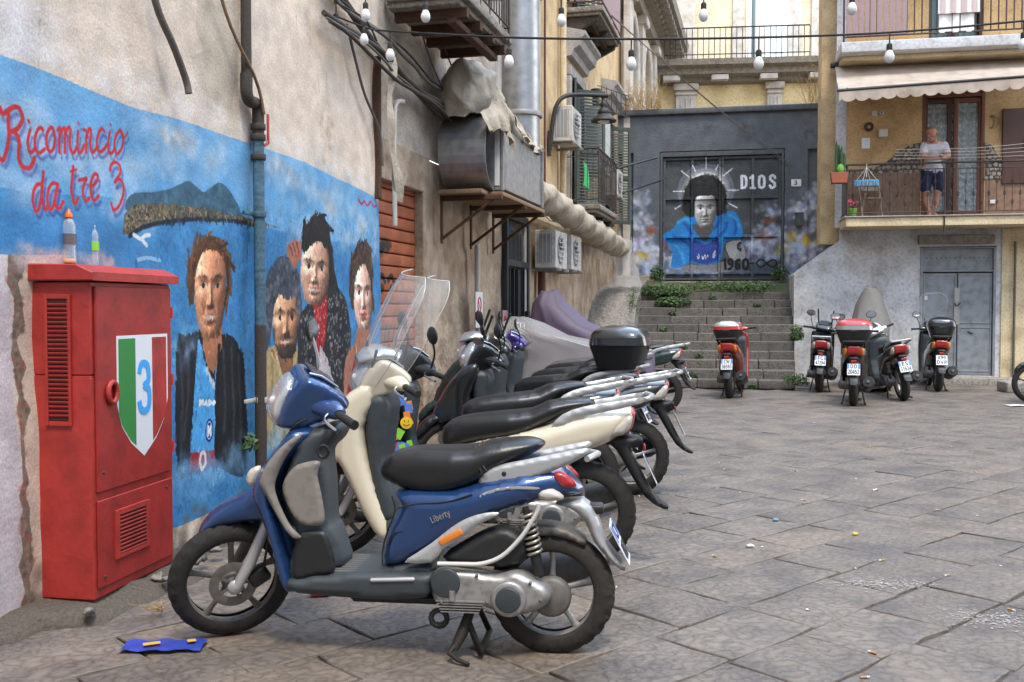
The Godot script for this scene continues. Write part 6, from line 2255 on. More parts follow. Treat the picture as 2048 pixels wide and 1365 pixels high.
# ------------------------------------------------------------------ right-hand house
func build_right_house() -> void:
	var o := Vector3(0, 0, -20.35)
	var house := thing("balcony_house", "yellow house with awning and iron balcony above a whitewashed ground floor", "house", Transform3D(Basis(), o))
	var low := PackedVector2Array([Vector2(1.62, -.05), Vector2(11.0, -.05), Vector2(11.0, 2.96), Vector2(2.45, 2.96), Vector2(2.45, 2.74), Vector2(1.66, 2.18), Vector2(1.62, 2.1)])
	var door := rect(3.95, .16, 5.31, 2.62)
	put(wall_with_holes(low, [door], -.25, .0), "lower_wall", mats.stucco_white, house)
	var side := MB.new()
	side.face([Vector3(1.62, -.05, -1.2), Vector3(1.62, -.05, .0), Vector3(1.62, 2.1, .0), Vector3(1.62, 2.1, -1.2)])
	side.face([Vector3(1.62, 2.1, -1.2), Vector3(1.62, 2.1, .0), Vector3(2.45, 2.74, .0), Vector3(2.45, 2.74, -1.2)])
	put(side, "stair_side", mats.stucco_white, house)
	put(MB.new().box(Vector3(8.0, 1.45, .012), Vector3(5.2, 3.0, .02), .004), "peeling_wall", mats.stucco_cream, house)
	var up := rect(2.45, 2.96, 11.0, 12.0)
	var fd := rect(3.95, 3.13, 5.07, 5.55)
	var ud := rect(4.05, 6.42, 5.0, 8.7)
	put(wall_with_holes(up, [fd, ud], -.25, .0), "upper_wall", mats.stucco_yellow, house)
	var sd := MB.new()
	sd.box(Vector3(2.3, 7.4, -.55), Vector3(.36, 9.4, .6), .01)
	put(sd, "corner_pier", mats.stucco_ochre, house)
	var wp := MB.new()
	wp.box(Vector3(2.47, 7.5, .012), Vector3(.2, 9.0, .03), .006)
	put(wp, "corner_strip", mats.stucco_white, house)
	put(MB.new().box(Vector3(6.8, 6.0, -2.4), Vector3(8.2, 12.0, .3)), "inner_wall", mats.stucco_cream, house)
	put(MB.new().box(Vector3(6.75, 12.1, -1.27), Vector3(8.5, .2, 2.56)), "roof", mats.concrete, house)
	for x in [2.62, 10.86]:
		put(MB.new().box(Vector3(x, 5.95, -1.25), Vector3(.2, 12.0, 1.96)), "cross_wall", mats.stucco_cream, house)
	# dado below the balcony rail and crazy-paved cladding with a wavy top
	put(MB.new().box(Vector3(3.23, 3.6, .008), Vector3(1.40, .9, .016)), "dado", mats.tiles_brown, house)
	put(MB.new().box(Vector3(6.4, 3.5, .008), Vector3(2.6, .72, .016)), "dado", mats.tiles_brown, house)
	var wave := curve2(P2s([2.55, 4.13, 2.8, 4.12, 3.1, 4.15, 3.35, 4.28, 3.55, 4.45, 3.75, 4.56, 3.93, 4.6]), 4, false)
	var area := wave.duplicate()
	area.append_array(P2s([3.93, 4.055, 2.55, 4.055]))
	clad(house, area, 5)
	var wave2 := curve2(P2s([5.09, 4.55, 5.2, 4.5, 5.3, 4.32, 5.45, 4.18, 5.6, 4.15]), 4, false)
	wave2.append_array(P2s([5.6, 3.87, 5.09, 3.87]))
	clad(house, wave2, 6)
	# balcony: slab, fascia, railing with baskets
	var b := thing("balcony", "long iron railed balcony of the yellow house", "balcony", Transform3D(Basis(), Vector3(2.47, 2.95, -20.35)))
	var sl := MB.new()
	sl.box(Vector3(3.2, .09, .43), Vector3(6.4, .17, .84), .01)
	put(sl, "slab", mats.stucco_cream, b)
	put(MB.new().box(Vector3(3.2, .185, .44), Vector3(6.44, .024, .9), .006), "edge", mats.trim_grey, b)
	var fr := MB.new()
	var L := 6.3
	for y in [1.15, 1.04, .26]:
		var r: float = .02 if y > 1.1 else .011
		fr.tube([Vector3(.02, y, .0), Vector3(.02, y, .83)], r, 6)
		fr.tube([Vector3(.02, y, .83), Vector3(L, y, .83)], r, 6)
	fr.tube([Vector3(.02, .2, .83), Vector3(.02, 1.15, .83)], .02, 6)
	fr.tube([Vector3(1.72, -.12, .86), Vector3(1.72, 1.04, .86)], .016, 6)
	put(fr, "railing", mats.iron_brown, b)
	var plain := MB.new().tube([Vector3(0, .26, 0), Vector3(0, 1.04, 0)], .0065, 6).mesh()
	var bk := []
	for hgt in [[.58], [.42, .8]]:
		var mb := MB.new()
		mb.tube([Vector3(0, .26, 0), Vector3(0, 1.04, 0)], .0065, 6)
		for y in hgt:
			for k in 5:
				var an := TAU * k / 5
				var path := []
				for j in 7:
					var t := j / 6.0
					path.append(Vector3(cos(an + t * 2.0) * .024 * sin(t * PI), y - .05 + t * .1, sin(an + t * 2.0) * .024 * sin(t * PI)))
				mb.tube(path, .0045, 4, false)
		bk.append(mb.mesh())
	for k in 47:
		var x := .12 + k * .131
		piece([bk[0], bk[1]][k % 2], "baluster", mats.iron_brown, b, Transform3D(Basis(), Vector3(x, 0, .83)))
	for k in 6:
		piece(plain, "baluster", mats.iron_brown, b, Transform3D(Basis(), Vector3(.02, 0, .12 + k * .12)))
	# light lattice behind the bars
	for k in 9:
		for s in [-1.0, 1.0]:
			var x := .1 + k * .32
			if x + .39 < 1.62 or x > 2.75:
				put(MB.new().tube([Vector3(x + (.39 if s > 0 else .0), .26, .80), Vector3(x + (.0 if s > 0 else .39), 1.04, .80)], .004, 4), "lattice_wire", mats.iron_brown, b)
	# french window with lace curtains
	var fw := thing("french_window", "tall brown framed french window with lace curtains behind the balcony", "window", Transform3D(Basis(), Vector3(4.51, 3.13, -20.40)))
	var f := MB.new()
	f.box(Vector3(-.53, 1.2, .0), Vector3(.07, 2.4, .1), .006)
	f.box(Vector3(.53, 1.2, .0), Vector3(.07, 2.4, .1), .006)
	f.box(Vector3(0, 2.36, .0), Vector3(.98, .09, .1), .006)
	put(f, "frame", mats.wood_brown, fw)
	for q in [[.27, .0, .0], [-.27, -.03, .0]]:
		var lf := MB.new()
		for s in [-1.0, 1.0]:
			lf.box(Vector3(q[0] + s * .215, 1.15, q[1]), Vector3(.08, 2.28, .05), .005)
		lf.box(Vector3(q[0], .08, q[1]), Vector3(.348, .14, .046), .005)
		lf.box(Vector3(q[0], 2.25, q[1]), Vector3(.348, .08, .046), .005)
		var leaf := put(lf, "leaf", mats.wood_brown if q[0] > 0 else mats.wood_dark, fw)
		put(MB.new().box(Vector3(q[0], 1.18, q[1]), Vector3(.345, 2.04, .006)), "pane", mats.glass, leaf)
	var cu := MB.new()
	var rows := []
	for j in 12:
		var row := PackedVector3Array()
		for i in 60:
			row.append(Vector3(-.48 + i * .0163, 2.25 - j * .2, -.12 + .018 * sin(i * .9 + .3 * sin(j * .5))))
		rows.append(row)
	cu.loft(rows, false, false)
	var lace := mat("lace_curtain", Color.WHITE, .95)
	tri(lace, noise_tex(71, .03, [[.0, Color(.16, .15, .14)], [.42, Color(.26, .25, .24)], [.55, Color(.52, .52, .50)], [1.0, Color(.66, .66, .64)]], 256, 3, FastNoiseLite.TYPE_CELLULAR), 1.6)
	put(cu, "lace_curtain", lace, fw)
	# brown shutter at the right
	var sh := thing("wall_shutter", "plain dark brown shutter beside the french window", "shutter", Transform3D(Basis(), Vector3(5.9, 3.78, -20.32)))
	put(MB.new().box(Vector3(0, .7, 0), Vector3(1.06, 1.4, .05), .008), "leaf", mats.wood_dark, sh)
	put(MB.new().box(Vector3(-.16, .72, .03), Vector3(.03, .18, .02), .004), "latch", mats.iron_black, sh)
	# awning with a scalloped valance
	var aw := thing("awning", "cream awning with scalloped edge stretched out over the balcony", "awning", Transform3D(Basis(), Vector3(2.3, 6.1, -20.3)))
	put(MB.new().box(Vector3(1.7, .02, .03), Vector3(3.5, .1, .12), .02), "roller_box", mats.iron_black, aw)
	var cl := MB.new()
	rows = []
	for j in 11:
		var row := PackedVector3Array()
		for i in 30:
			var t := j / 10.0
			row.append(Vector3(lerpf(.03, lerpf(-.05, -.05, t), t) + i * lerpf(3.36, 3.32, t) / 29.0, -.02 - t * lerpf(.72, .60, i / 29.0) - .03 * sin(t * PI), .08 + t * 1.32))
		rows.append(row)
	cl.loft(rows, false, false)
	crumple(cl, 15, .012, 1.6)
	put(cl, "cloth", mats.awning_cloth, aw)
	var fb := MB.new().tube([Vector3(-.08, -.75, 1.42), Vector3(3.32, -.63, 1.42)], .028, 8)
	put(fb, "front_bar", mats.iron_black, aw)
	var va := MB.new()
	rows = []
	for j in 6:
		var row := PackedVector3Array()
		for i in 141:
			var x := -.05 + i * 3.34 / 140.0
			var ph := fposmod(x * 4.3, 1.0)
			var len := .115 + .075 * sqrt(maxf(.0, 1.0 - pow(ph * 2.0 - 1.0, 2.0)))
			row.append(Vector3(x, -.775 + (x + .05) * .036 - len * j / 5.0, 1.43 + .012 * sin(i * .21) * j / 5.0))
		rows.append(row)
	va.loft(rows, false, false)
	put(va, "valance", mats.awning_cloth, aw)
	for x in [.1, 3.2]:
		put(MB.new().tube([Vector3(x, -.06, .1), Vector3(x, -.55, .75), Vector3(x, -.72, 1.38)], .018, 6), "folding_arm", mats.iron_black, aw)
	# upper balcony
	var ub := thing("balcony", "upper balcony with mauve slats and hanging laundry above the awning", "balcony", Transform3D(Basis(), Vector3(2.4, 6.16, -20.35)))
	put(MB.new().box(Vector3(3.2, .1, .44), Vector3(6.5, .2, .86), .02), "slab", mats.stucco_white, ub)
	put(MB.new().box(Vector3(3.2, -.04, .3), Vector3(6.4, .09, .6), .02), "soffit", mats.stucco_cream, ub)
	var ur := MB.new()
	ur.tube([Vector3(.0, .29, .84), Vector3(6.3, .29, .84)], .016, 6)
	ur.tube([Vector3(.0, 1.25, .84), Vector3(6.3, 1.25, .84)], .02, 6)
	ur.tube([Vector3(.0, .2, .84), Vector3(.0, 1.25, .84)], .02, 6)
	put(ur, "railing", mats.iron_brown, ub)
	var slm := MB.new().box(Vector3(0, .77, 0), Vector3(.088, .94, .012), .003).mesh()
	for k in 10:
		piece(slm, "slat", mats.slat_mauve, ub, Transform3D(Basis(), Vector3(.08 + k * .108, 0, .855)))
	var bar := MB.new().box(Vector3(0, .77, 0), Vector3(.022, .94, .022), .003).mesh()
	for k in 40:
		piece(bar, "baluster", mats.iron_brown, ub, Transform3D(Basis(), Vector3(.06 + k * .13, 0, .84)))
	var uw := thing("balcony_window", "window with teal patterned curtains behind the upper balcony", "window", Transform3D(Basis(), Vector3(4.52, 6.42, -20.42)))
	var uf := MB.new()
	for x in [-.46, .46, -.02]:
		uf.box(Vector3(x, 1.1, 0), Vector3(.06, 2.2, .08), .005)
	put(uf, "frame", mats.wood_dark, uw)
	cu = MB.new()
	rows = []
	for j in 4:
		var row := PackedVector3Array()
		for i in 40:
			row.append(Vector3(-.42 + i * .0215, 2.2 - j * .7, -.1 + .02 * sin(i * 1.1)))
		rows.append(row)
	cu.loft(rows, false, false)
	put(cu, "curtain", mats.curtain_teal, uw)
	put(MB.new().box(Vector3(6.6, 9.4, .5), Vector3(8.6, .22, 1.1), .02), "added_shade_slab", mats.stucco_cream, house)  # slab added out of view to shade the upper balcony wall
	# grey metal doors on the ground floor
	var gd := thing("metal_doors", "grey blue metal double doors with a padlock chain in the whitewashed wall", "door", Transform3D(Basis(), Vector3(4.63, .16, -20.42)))
	var g := MB.new()
	g.box(Vector3(-.655, 1.22, .03), Vector3(.05, 2.44, .1), .005)
	g.box(Vector3(.655, 1.22, .03), Vector3(.05, 2.44, .1), .005)
	g.box(Vector3(0, 2.43, .03), Vector3(1.25, .03, .1), .005)
	g.box(Vector3(0, 1.99, .03), Vector3(1.25, .03, .09), .005)
	put(g, "frame", mats.door_grey_blue, gd)
	put(MB.new().box(Vector3(0, 2.21, .01), Vector3(1.25, .40, .03)), "transom", mats.door_grey_blue, gd)
	for k in 14:
		put(MB.new().lathe([[.001, .003], [.011, .003], [.011, .0], [.001, .0]], 8, Transform3D(Basis(Vector3.RIGHT, PI / 2), Vector3(-.55 + k * .085, 2.24, .026))), "vent_hole", mats.iron_black, gd)
	for s in [-1.0, 1.0]:
		var lf := MB.new()
		lf.box(Vector3(s * .315, .98, .02), Vector3(.615, 1.94, .03), .004)
		var leaf := put(lf, "leaf", mats.door_grey_blue, gd)
		for q in [[.5, .86], [1.46, .94]]:
			var fm := MB.new()
			for t in [-1.0, 1.0]:
				fm.box(Vector3(s * .315 + t * .285, q[0], .04), Vector3(.03, q[1], .014), .003)
				fm.box(Vector3(s * .315, q[0] + t * (q[1] / 2 - .015), .04), Vector3(.538, .03, .012), .003)
			put(fm, "panel_frame", mats.door_grey_blue, leaf)
	put(MB.new().box(Vector3(-.01, 1.32, .052), Vector3(.09, .7, .012), .003), "meeting_strip", mats.trim_grey, gd)
	var ch := MB.new().tube(curve3([Vector3(-.05, 1.38, .06), Vector3(-.02, 1.33, .08), Vector3(.02, 1.35, .08), Vector3(.06, 1.39, .06)], 5), .010, 6)
	put(ch, "chain", mats.iron_black, gd)
	put(MB.new().box(Vector3(.24, .82, .05), Vector3(.1, .02, .012), .002, Basis(Vector3(0, 0, 1), -.5)), "bolt", mats.iron_black, gd)
	put(MB.new().box(Vector3(-.56, 1.48, .04), Vector3(.05, .08, .004)), "sticker", mats.paper, gd)
	put(MB.new().box(Vector3(4.58, 2.75, .05), Vector3(1.35, .17, .12), .01), "door_lintel", mats.stained_stone, house)
	put(MB.new().box(Vector3(4.75, .06, .12), Vector3(1.9, .16, .5), .02), "threshold", mats.concrete, house)
	put(MB.new().tube([Vector3(5.62, .0, .06), Vector3(5.62, 2.7, .06)], .022, 7), "thin_pipe", mats.cable_grey, house)
	# kerb stone at the right
	lone(MB.new().box(Vector3(0, .09, 0), Vector3(1.6, .2, .5), .03), "kerb_stone", mats.concrete, "rough grey kerb stone jutting out right of the metal doors", "kerb", at(5.75, 0, -18.6, 4))
	# little things on the facade
	var cm := thing("security_camera", "small white security camera on the yellow wall", "camera", Transform3D(Basis(), Vector3(3.18, 5.18, -20.33)))
	put(MB.new().box(Vector3(-.1, 0, .02), Vector3(.1, .1, .05), .008), "base", mats.white_plastic, cm)
	put(MB.new().lathe([[.001, .09], [.028, .088], [.034, .06], [.034, .0], [.001, .0]], 12, Transform3D(Basis(Vector3.RIGHT, PI / 2), Vector3(.02, 0, .0))), "eye", mats.white_plastic, cm)
	put(MB.new().lathe([[.001, .095], [.016, .093], [.016, .085], [.001, .085]], 10, Transform3D(Basis(Vector3.RIGHT, PI / 2), Vector3(.02, 0, .0))), "lens", mats.glass_dark, cm)
	lone(MB.new().box(Vector3(0, 0, .03), Vector3(.16, .15, .07), .01), "junction_box", mats.white_plastic, "plain pale junction box on the yellow wall", "box", Transform3D(Basis(), Vector3(3.24, 4.8, -20.35)))
	var rd := thing("wall_plate", "dark round decorative plate on the yellow wall", "ornament", Transform3D(Basis(Vector3.RIGHT, PI / 2), Vector3(2.98, 4.93, -20.34)))
	put(MB.new().lathe([[.001, .012], [.05, .014], [.085, .03], [.09, .026], [.088, .0], [.001, .0]], 20), "dish", mats.wood_dark, rd)
	put(MB.new().lathe([[.001, .02], [.04, .016], [.001, .012]], 10), "flower", mats.straw, rd)
	lone(MB.new().box(Vector3(0, 0, .008), Vector3(.15, .2, .016), .003), "wall_tile", mats.blue_white, "small blue and white picture tile on the yellow wall", "tile", Transform3D(Basis(), Vector3(2.93, 4.62, -20.35)))
	var moon := PackedVector2Array()
	for k in 13:
		var an := deg_to_rad(110.0 - 220.0 * k / 12.0)
		moon.append(Vector2(cos(an), sin(an)) * .12)
	for k in 13:
		var an := deg_to_rad(-110.0 + 220.0 * k / 12.0)
		moon.append(Vector2(cos(an) * .075 - .035, sin(an) * .112))
	lone(MB.new().prism(moon, .0, .02, .004), "moon_ornament", mats.wood_brown, "crescent moon ornament hanging on the yellow wall", "ornament", Transform3D(Basis(), Vector3(5.2, 4.95, -20.34)))
	lone(MB.new().box(Vector3(0, 0, .01), Vector3(.1, .07, .02), .004), "wall_socket", mats.white_plastic, "small socket low on the balcony wall under the moon ornament", "socket", Transform3D(Basis(), Vector3(5.22, 3.45, -20.33)))

func build_square() -> void:
	# unseen house fronts added behind and to the right to keep the square in shade
	for q in [[6.5, 9.0, 26.0, 15.0, "unseen tall plain house front added to shade the square opposite the steps", .0], [-4.6, 5.0, 2.4, 14.0, "unseen narrow house front added for shade beside the painted house opposite the steps", .0]]:
		lone(MB.new().box(Vector3(0, q[3] / 2, 0), Vector3(q[2], q[3], 3.0)), "added_house_front", mats.stucco_white, q[4], "house", at(q[0], 0, q[1] + 1.5))
	lone(MB.new().box(Vector3(0, 7.0, 0), Vector3(3.0, 14.0, 20.0)), "added_house_front", mats.stucco_white, "unseen long house front added for shade along the open side of the square", "house", at(11.5, 0, -2.5))

func clad(house: Node3D, area: PackedVector2Array, sd: int) -> void:
	# crazy paving: irregular flat stones set in dark mortar
	put(MB.new().prism(area, .001, .014), "mortar_bed", mats.mortar, house)
	var r := RandomNumberGenerator.new()
	r.seed = sd
	var y := 3.9
	var row := 0
	while y < 4.7:
		var x := 2.5 + (row % 2) * .045
		while x < 5.7:
			var c := Vector2(x + r.randf_range(-.014, .014), y + r.randf_range(-.012, .012))
			if Geometry2D.is_point_in_polygon(c, area):
				var pl := PackedVector2Array()
				var n := 5 + r.randi() % 2
				var a0 := r.randf() * TAU
				for k in n:
					var an := a0 + TAU * k / n + r.randf_range(-.25, .25)
					pl.append(c + Vector2(cos(an), sin(an) * .9) * r.randf_range(.034, .05))
				put(MB.new().prism(pl, .012, .026 + r.randf_range(0, .006), .003), "cladding_stone", mats["cladding_%d" % (r.randi() % 3)], house)
			x += .09
		y += .08
		row += 1

# ------------------------------------------------------------------ the man on the balcony and the things round him
func bones_mesh(mb: MB, bones: Array, cell: float, k: float) -> void:
	# bones: [a, b, ra, rb]; joined with a smooth minimum and meshed as surface nets
	var lo := Vector3(1e9, 1e9, 1e9)
	var hi := -lo
	for b in bones:
		var rr: float = maxf(b[2], b[3]) + k + cell * 2.0
		for e in 2:
			lo = lo.min(b[e] - Vector3.ONE * rr)
			hi = hi.max(b[e] + Vector3.ONE * rr)
	var n := Vector3i(((hi - lo) / cell).ceil()) + Vector3i.ONE
	var f := PackedFloat32Array()
	f.resize(n.x * n.y * n.z)
	f.fill(1.0)
	for b in bones:
		var a: Vector3 = b[0]
		var d: Vector3 = b[1] - a
		var l2 := maxf(d.length_squared(), 1e-9)
		var rr: float = maxf(b[2], b[3]) + k + cell * 2.0
		var p0 := Vector3i(((a.min(b[1]) - Vector3.ONE * rr - lo) / cell).floor()).max(Vector3i.ZERO)
		var p1 := Vector3i(((a.max(b[1]) + Vector3.ONE * rr - lo) / cell).ceil()).min(n - Vector3i.ONE)
		for z in range(p0.z, p1.z + 1):
			for y in range(p0.y, p1.y + 1):
				var row := (z * n.y + y) * n.x
				for x in range(p0.x, p1.x + 1):
					var p := lo + Vector3(x, y, z) * cell
					var t := clampf((p - a).dot(d) / l2, .0, 1.0)
					var s := p.distance_to(a + d * t) - lerpf(b[2], b[3], t)
					var o := f[row + x]
					var h := maxf(k - absf(s - o), .0) / k
					f[row + x] = minf(s, o) - h * h * k * .25
	var id := {}
	var off := [0, 1, n.x, n.x + 1, n.x * n.y, n.x * n.y + 1, n.x * n.y + n.x, n.x * n.y + n.x + 1]
	for z in n.z - 1:
		for y in n.y - 1:
			for x in n.x - 1:
				var i := (z * n.y + y) * n.x + x
				var inside := 0
				for c in 8:
					if f[i + off[c]] < .0:
						inside += 1
				if inside == 0 or inside == 8:
					continue
				var sum := Vector3.ZERO
				var cnt := 0
				for e in [[0, 1], [2, 3], [4, 5], [6, 7], [0, 2], [1, 3], [4, 6], [5, 7], [0, 4], [1, 5], [2, 6], [3, 7]]:
					var fa := f[i + off[e[0]]]
					var fb := f[i + off[e[1]]]
					if (fa < .0) != (fb < .0):
						var t := fa / (fa - fb)
						var pa := Vector3(e[0] & 1, (e[0] >> 1) & 1, e[0] >> 2)
						var pb := Vector3(e[1] & 1, (e[1] >> 1) & 1, e[1] >> 2)
						sum += pa.lerp(pb, t)
						cnt += 1
				id[i] = mb.vert(lo + (Vector3(x, y, z) + sum / cnt) * cell)
	for i in id:
		var x: int = i % n.x
		var y: int = (i / n.x) % n.y
		var z: int = i / (n.x * n.y)
		for ax in 3:
			var st: int = [1, n.x, n.x * n.y][ax]
			var u: int = [n.x, n.x * n.y, 1][ax]
			var w: int = [n.x * n.y, 1, n.x][ax]
			if i - u < 0 or i - w < 0 or i - u - w < 0:
				continue
			var fa: float = f[i]
			var fb: float = f[i + st]
			if (fa < .0) != (fb < .0) and id.has(i - u) and id.has(i - w) and id.has(i - u - w):
				if fa < .0:
					mb.quad(id[i], id[i - u], id[i - u - w], id[i - w])
				else:
					mb.quad(id[i], id[i - w], id[i - u - w], id[i - u])

func build_balcony_things() -> void:
	# a man leaning on the rail with folded forearms, looking down to his right
	var V := func(x: float, y: float, z: float) -> Vector3: return Vector3(x, y, z)
	var man := thing("person", "man in a grey t-shirt and navy shorts leaning on the balcony rail", "person", at(4.06, 3.15, -19.86))
	var body := MB.new()
	# legs, torso, arms; z towards the street
	var core := [[V.call(-.09, .86, -.10), V.call(-.11, .47, -.05), .082, .055], [V.call(.10, .86, -.10), V.call(.09, .47, -.06), .082, .055],
		[V.call(-.11, .47, -.05), V.call(-.10, .30, -.08), .056, .056], [V.call(-.10, .30, -.08), V.call(-.05, .08, -.06), .054, .034],
		[V.call(.09, .47, -.06), V.call(.07, .30, -.09), .056, .056], [V.call(.07, .30, -.09), V.call(.03, .08, -.07), .054, .034],
		[V.call(-.05, .05, -.09), V.call(-.07, .03, .09), .036, .026], [V.call(.03, .05, -.10), V.call(.05, .03, .08), .036, .026],
		[V.call(-.07, .90, -.10), V.call(.07, .90, -.10), .115, .115], [V.call(0, .95, -.09), V.call(0, 1.15, .0), .125, .135], [V.call(-.08, 1.24, .05), V.call(.08, 1.24, .05), .115, .115],
		[V.call(-.14, 1.31, .07), V.call(.14, 1.31, .07), .07, .07], [V.call(0, 1.32, .07), V.call(-.015, 1.42, .12), .056, .052],
		[V.call(-.18, 1.30, .07), V.call(-.215, 1.10, .20), .055, .044], [V.call(.18, 1.30, .07), V.call(.215, 1.10, .20), .055, .044],
		[V.call(-.215, 1.09, .21), V.call(.02, 1.03, .36), .044, .030], [V.call(.215, 1.09, .21), V.call(.10, 1.04, .35), .044, .032]]
	bones_mesh(body, core, .014, .035)
	# hands, one laid over the other
	for h in [[V.call(.02, 1.03, .36), V.call(.10, 1.02, .39), 1.0], [V.call(.10, 1.04, .35), V.call(.05, 1.065, .40), -1.0]]:
		var w: Vector3 = h[0]
		var pm: Vector3 = h[1]
		var dir := (pm - w).normalized()
		var side := Vector3(0, .3, 1).normalized()
		var hb := [[w, pm, .026, .030], [w + side * .01, pm + side * .012, .022, .026]]
		for k in 4:
			var b0: Vector3 = pm + side * (.03 - .019 * k)
			var len: float = [.030, .036, .034, .026][k]
			hb.append([b0, b0 + dir * len - Vector3(0, .006, 0), .0095, .009])
			hb.append([b0 + dir * len - Vector3(0, .006, 0), b0 + dir * len * 1.6 - Vector3(0, .024, 0), .009, .008])
		hb.append([w + side * .02 + dir * .02, w + side * .045 + dir * .05 + Vector3(0, .01, 0), .011, .0095])
		bones_mesh(body, hb, .005, .008)
	# head turned to the left of the picture and bent
	var hx := Transform3D(Basis(Vector3.UP, -.75) * Basis(Vector3.RIGHT, .32), V.call(-.03, 1.40, .13))
	var hd := []
	for q in [[0, .135, -.015, 0, .155, .02, .092, .088], [0, .06, .02, 0, .035, .055, .07, .048], [-.03, .095, .05, .03, .095, .05, .05, .05], [0, .12, .098, 0, .085, .118, .011, .016], [-.035, .135, .083, .035, .135, .083, .016, .016], [-.018, .048, .098, .018, .048, .098, .012, .012], [0, .015, .085, 0, .02, .088, .022, .02], [-.092, .115, .0, -.094, .085, .004, .017, .012], [.092, .115, .0, .094, .085, .004, .017, .012]]:
		hd.append([hx * Vector3(q[0], q[1], q[2]), hx * Vector3(q[3], q[4], q[5]), q[6], q[7]])
	bones_mesh(body, hd, .006, .016)
	var bd := put(body, "body", mats.skin, man)
	var hair := MB.new()
	var hb2 := []
	for q in [[0, .152, -.03, 0, .175, .015, .089, .080], [0, .11, -.06, 0, .08, -.055, .055, .045]]:
		hb2.append([hx * Vector3(q[0], q[1], q[2]), hx * Vector3(q[3], q[4], q[5]), q[6], q[7]])
	bones_mesh(hair, hb2, .007, .02)
	put(hair, "hair", mats.hair_grey, bd)
	for s in [-1.0, 1.0]:
		put(MB.new().ball(hx * Vector3(.034 * s, .112, .092), Vector3(.011, .007, .008), 8), "eye", mats.ink, bd)
	var shirt := MB.new()
	bones_mesh(shirt, [[V.call(-.07, .86, -.09), V.call(.07, .86, -.09), .128, .128], [V.call(0, .95, -.09), V.call(0, 1.15, .0), .142, .150], [V.call(-.08, 1.24, .045), V.call(.08, 1.24, .045), .128, .128], [V.call(-.14, 1.305, .06), V.call(.14, 1.305, .06), .078, .078], [V.call(-.18, 1.30, .07), V.call(-.203, 1.17, .155), .066, .066], [V.call(.18, 1.30, .07), V.call(.203, 1.17, .155), .066, .066]], .013, .035)
	crumple(shirt, 4, .010, 14.0)
	put(shirt, "t_shirt", mats.shirt_grey, man)
	var shorts := MB.new()
	bones_mesh(shorts, [[V.call(-.07, .84, -.10), V.call(.07, .84, -.10), .132, .132], [V.call(-.09, .82, -.10), V.call(-.125, .54, -.06), .115, .095], [V.call(.09, .82, -.10), V.call(.115, .54, -.07), .115, .095]], .013, .03)
	crumple(shorts, 8, .012, 10.0)
	put(shorts, "shorts", mats.shorts_navy, man)
	# hanging peg carousel
	var pg := thing("peg_hanger", "hanging carousel of pale blue clothes pegs on the balcony rail", "peg hanger", at(2.82, 3.74, -19.44))
	put(MB.new().tube([Vector3(0, .36, .0), Vector3(0, .3, .0), Vector3(0, .12, .0)], .006, 5), "hook", mats.white_plastic, pg)
	for k in 4:
		var an := TAU * k / 4 + .4
		put(MB.new().tube([Vector3(0, .3, 0), Vector3(cos(an) * .19, .06, sin(an) * .08)], .004, 4), "cord", mats.white_plastic, pg)
	var ringp := []
	for k in 25:
		ringp.append(Vector3(cos(TAU * k / 24) * .21, .05, sin(TAU * k / 24) * .09))
	put(MB.new().tube(ringp, .011, 6, false), "hoop", mats.peg_blue, pg)
	var pm := MB.new().box(Vector3(0, -.03, 0), Vector3(.018, .085, .022), .003).mesh()
	for k in 20:
		piece(pm, "peg", mats.peg_blue, pg, Transform3D(Basis(Vector3.UP, k * 1.1), Vector3(cos(TAU * k / 20) * .21, .03, sin(TAU * k / 20) * .09)))
	# folding chair
	var ch := thing("folding_chair", "small weathered wooden folding chair on the balcony", "chair", at(2.98, 3.15, -20.0, 12))
	for s in [-.19, .19]:
		put(MB.new().box(Vector3(s, .34, .0), Vector3(.03, .74, .022), .003, Basis(Vector3.RIGHT, -.32)), "leg", mats.wood_grey, ch)
		put(MB.new().box(Vector3(s * .86, .22, .05), Vector3(.03, .52, .022), .003, Basis(Vector3.RIGHT, .5)), "leg", mats.wood_grey, ch)
	for k in 5:
		put(MB.new().box(Vector3(0, .36, -.06 + k * .06), Vector3(.34, .016, .05), .003), "seat_slat", mats.wood_grey, ch)
	for y in [.56, .66]:
		put(MB.new().box(Vector3(0, y, -.085 - (y - .56) * .3), Vector3(.36, .07, .014), .003), "back_slat", mats.wood_grey, ch)
	# pots
	var fp := thing("flower_pot", "green pot of pink flowers at the end of the balcony", "flower pot", at(2.62, 3.15, -19.72))
	put(MB.new().lathe([[.001, .0], [.06, .0], [.08, .15], [.085, .16], [.07, .155], [.001, .14]], 14), "pot", mats.pot_green, fp)
	var r := RandomNumberGenerator.new()
	r.seed = 31
	for k in 14:
		var p := Vector3(r.randf_range(-.09, .09), r.randf_range(.2, .33), r.randf_range(-.08, .08))
		put(MB.new().tube([Vector3(0, .14, 0), p * Vector3(.6, .8, .6), p], .004, 4), "stem", mats.cactus, fp)
		put(MB.new().ball(p, Vector3(.03, .022, .03), 7), "blossom", mats.flower_pink, fp)
	var pl := thing("cactus_planter", "terracotta trough with a tall column cactus hooked on the balcony end", "planter", at(2.34, 3.76, -19.5))
	put(MB.new().prism(P2s([-.13, .0, .13, .0, .16, .2, -.16, .2]), -.1, .1, .008), "trough", mats.terracotta, pl)
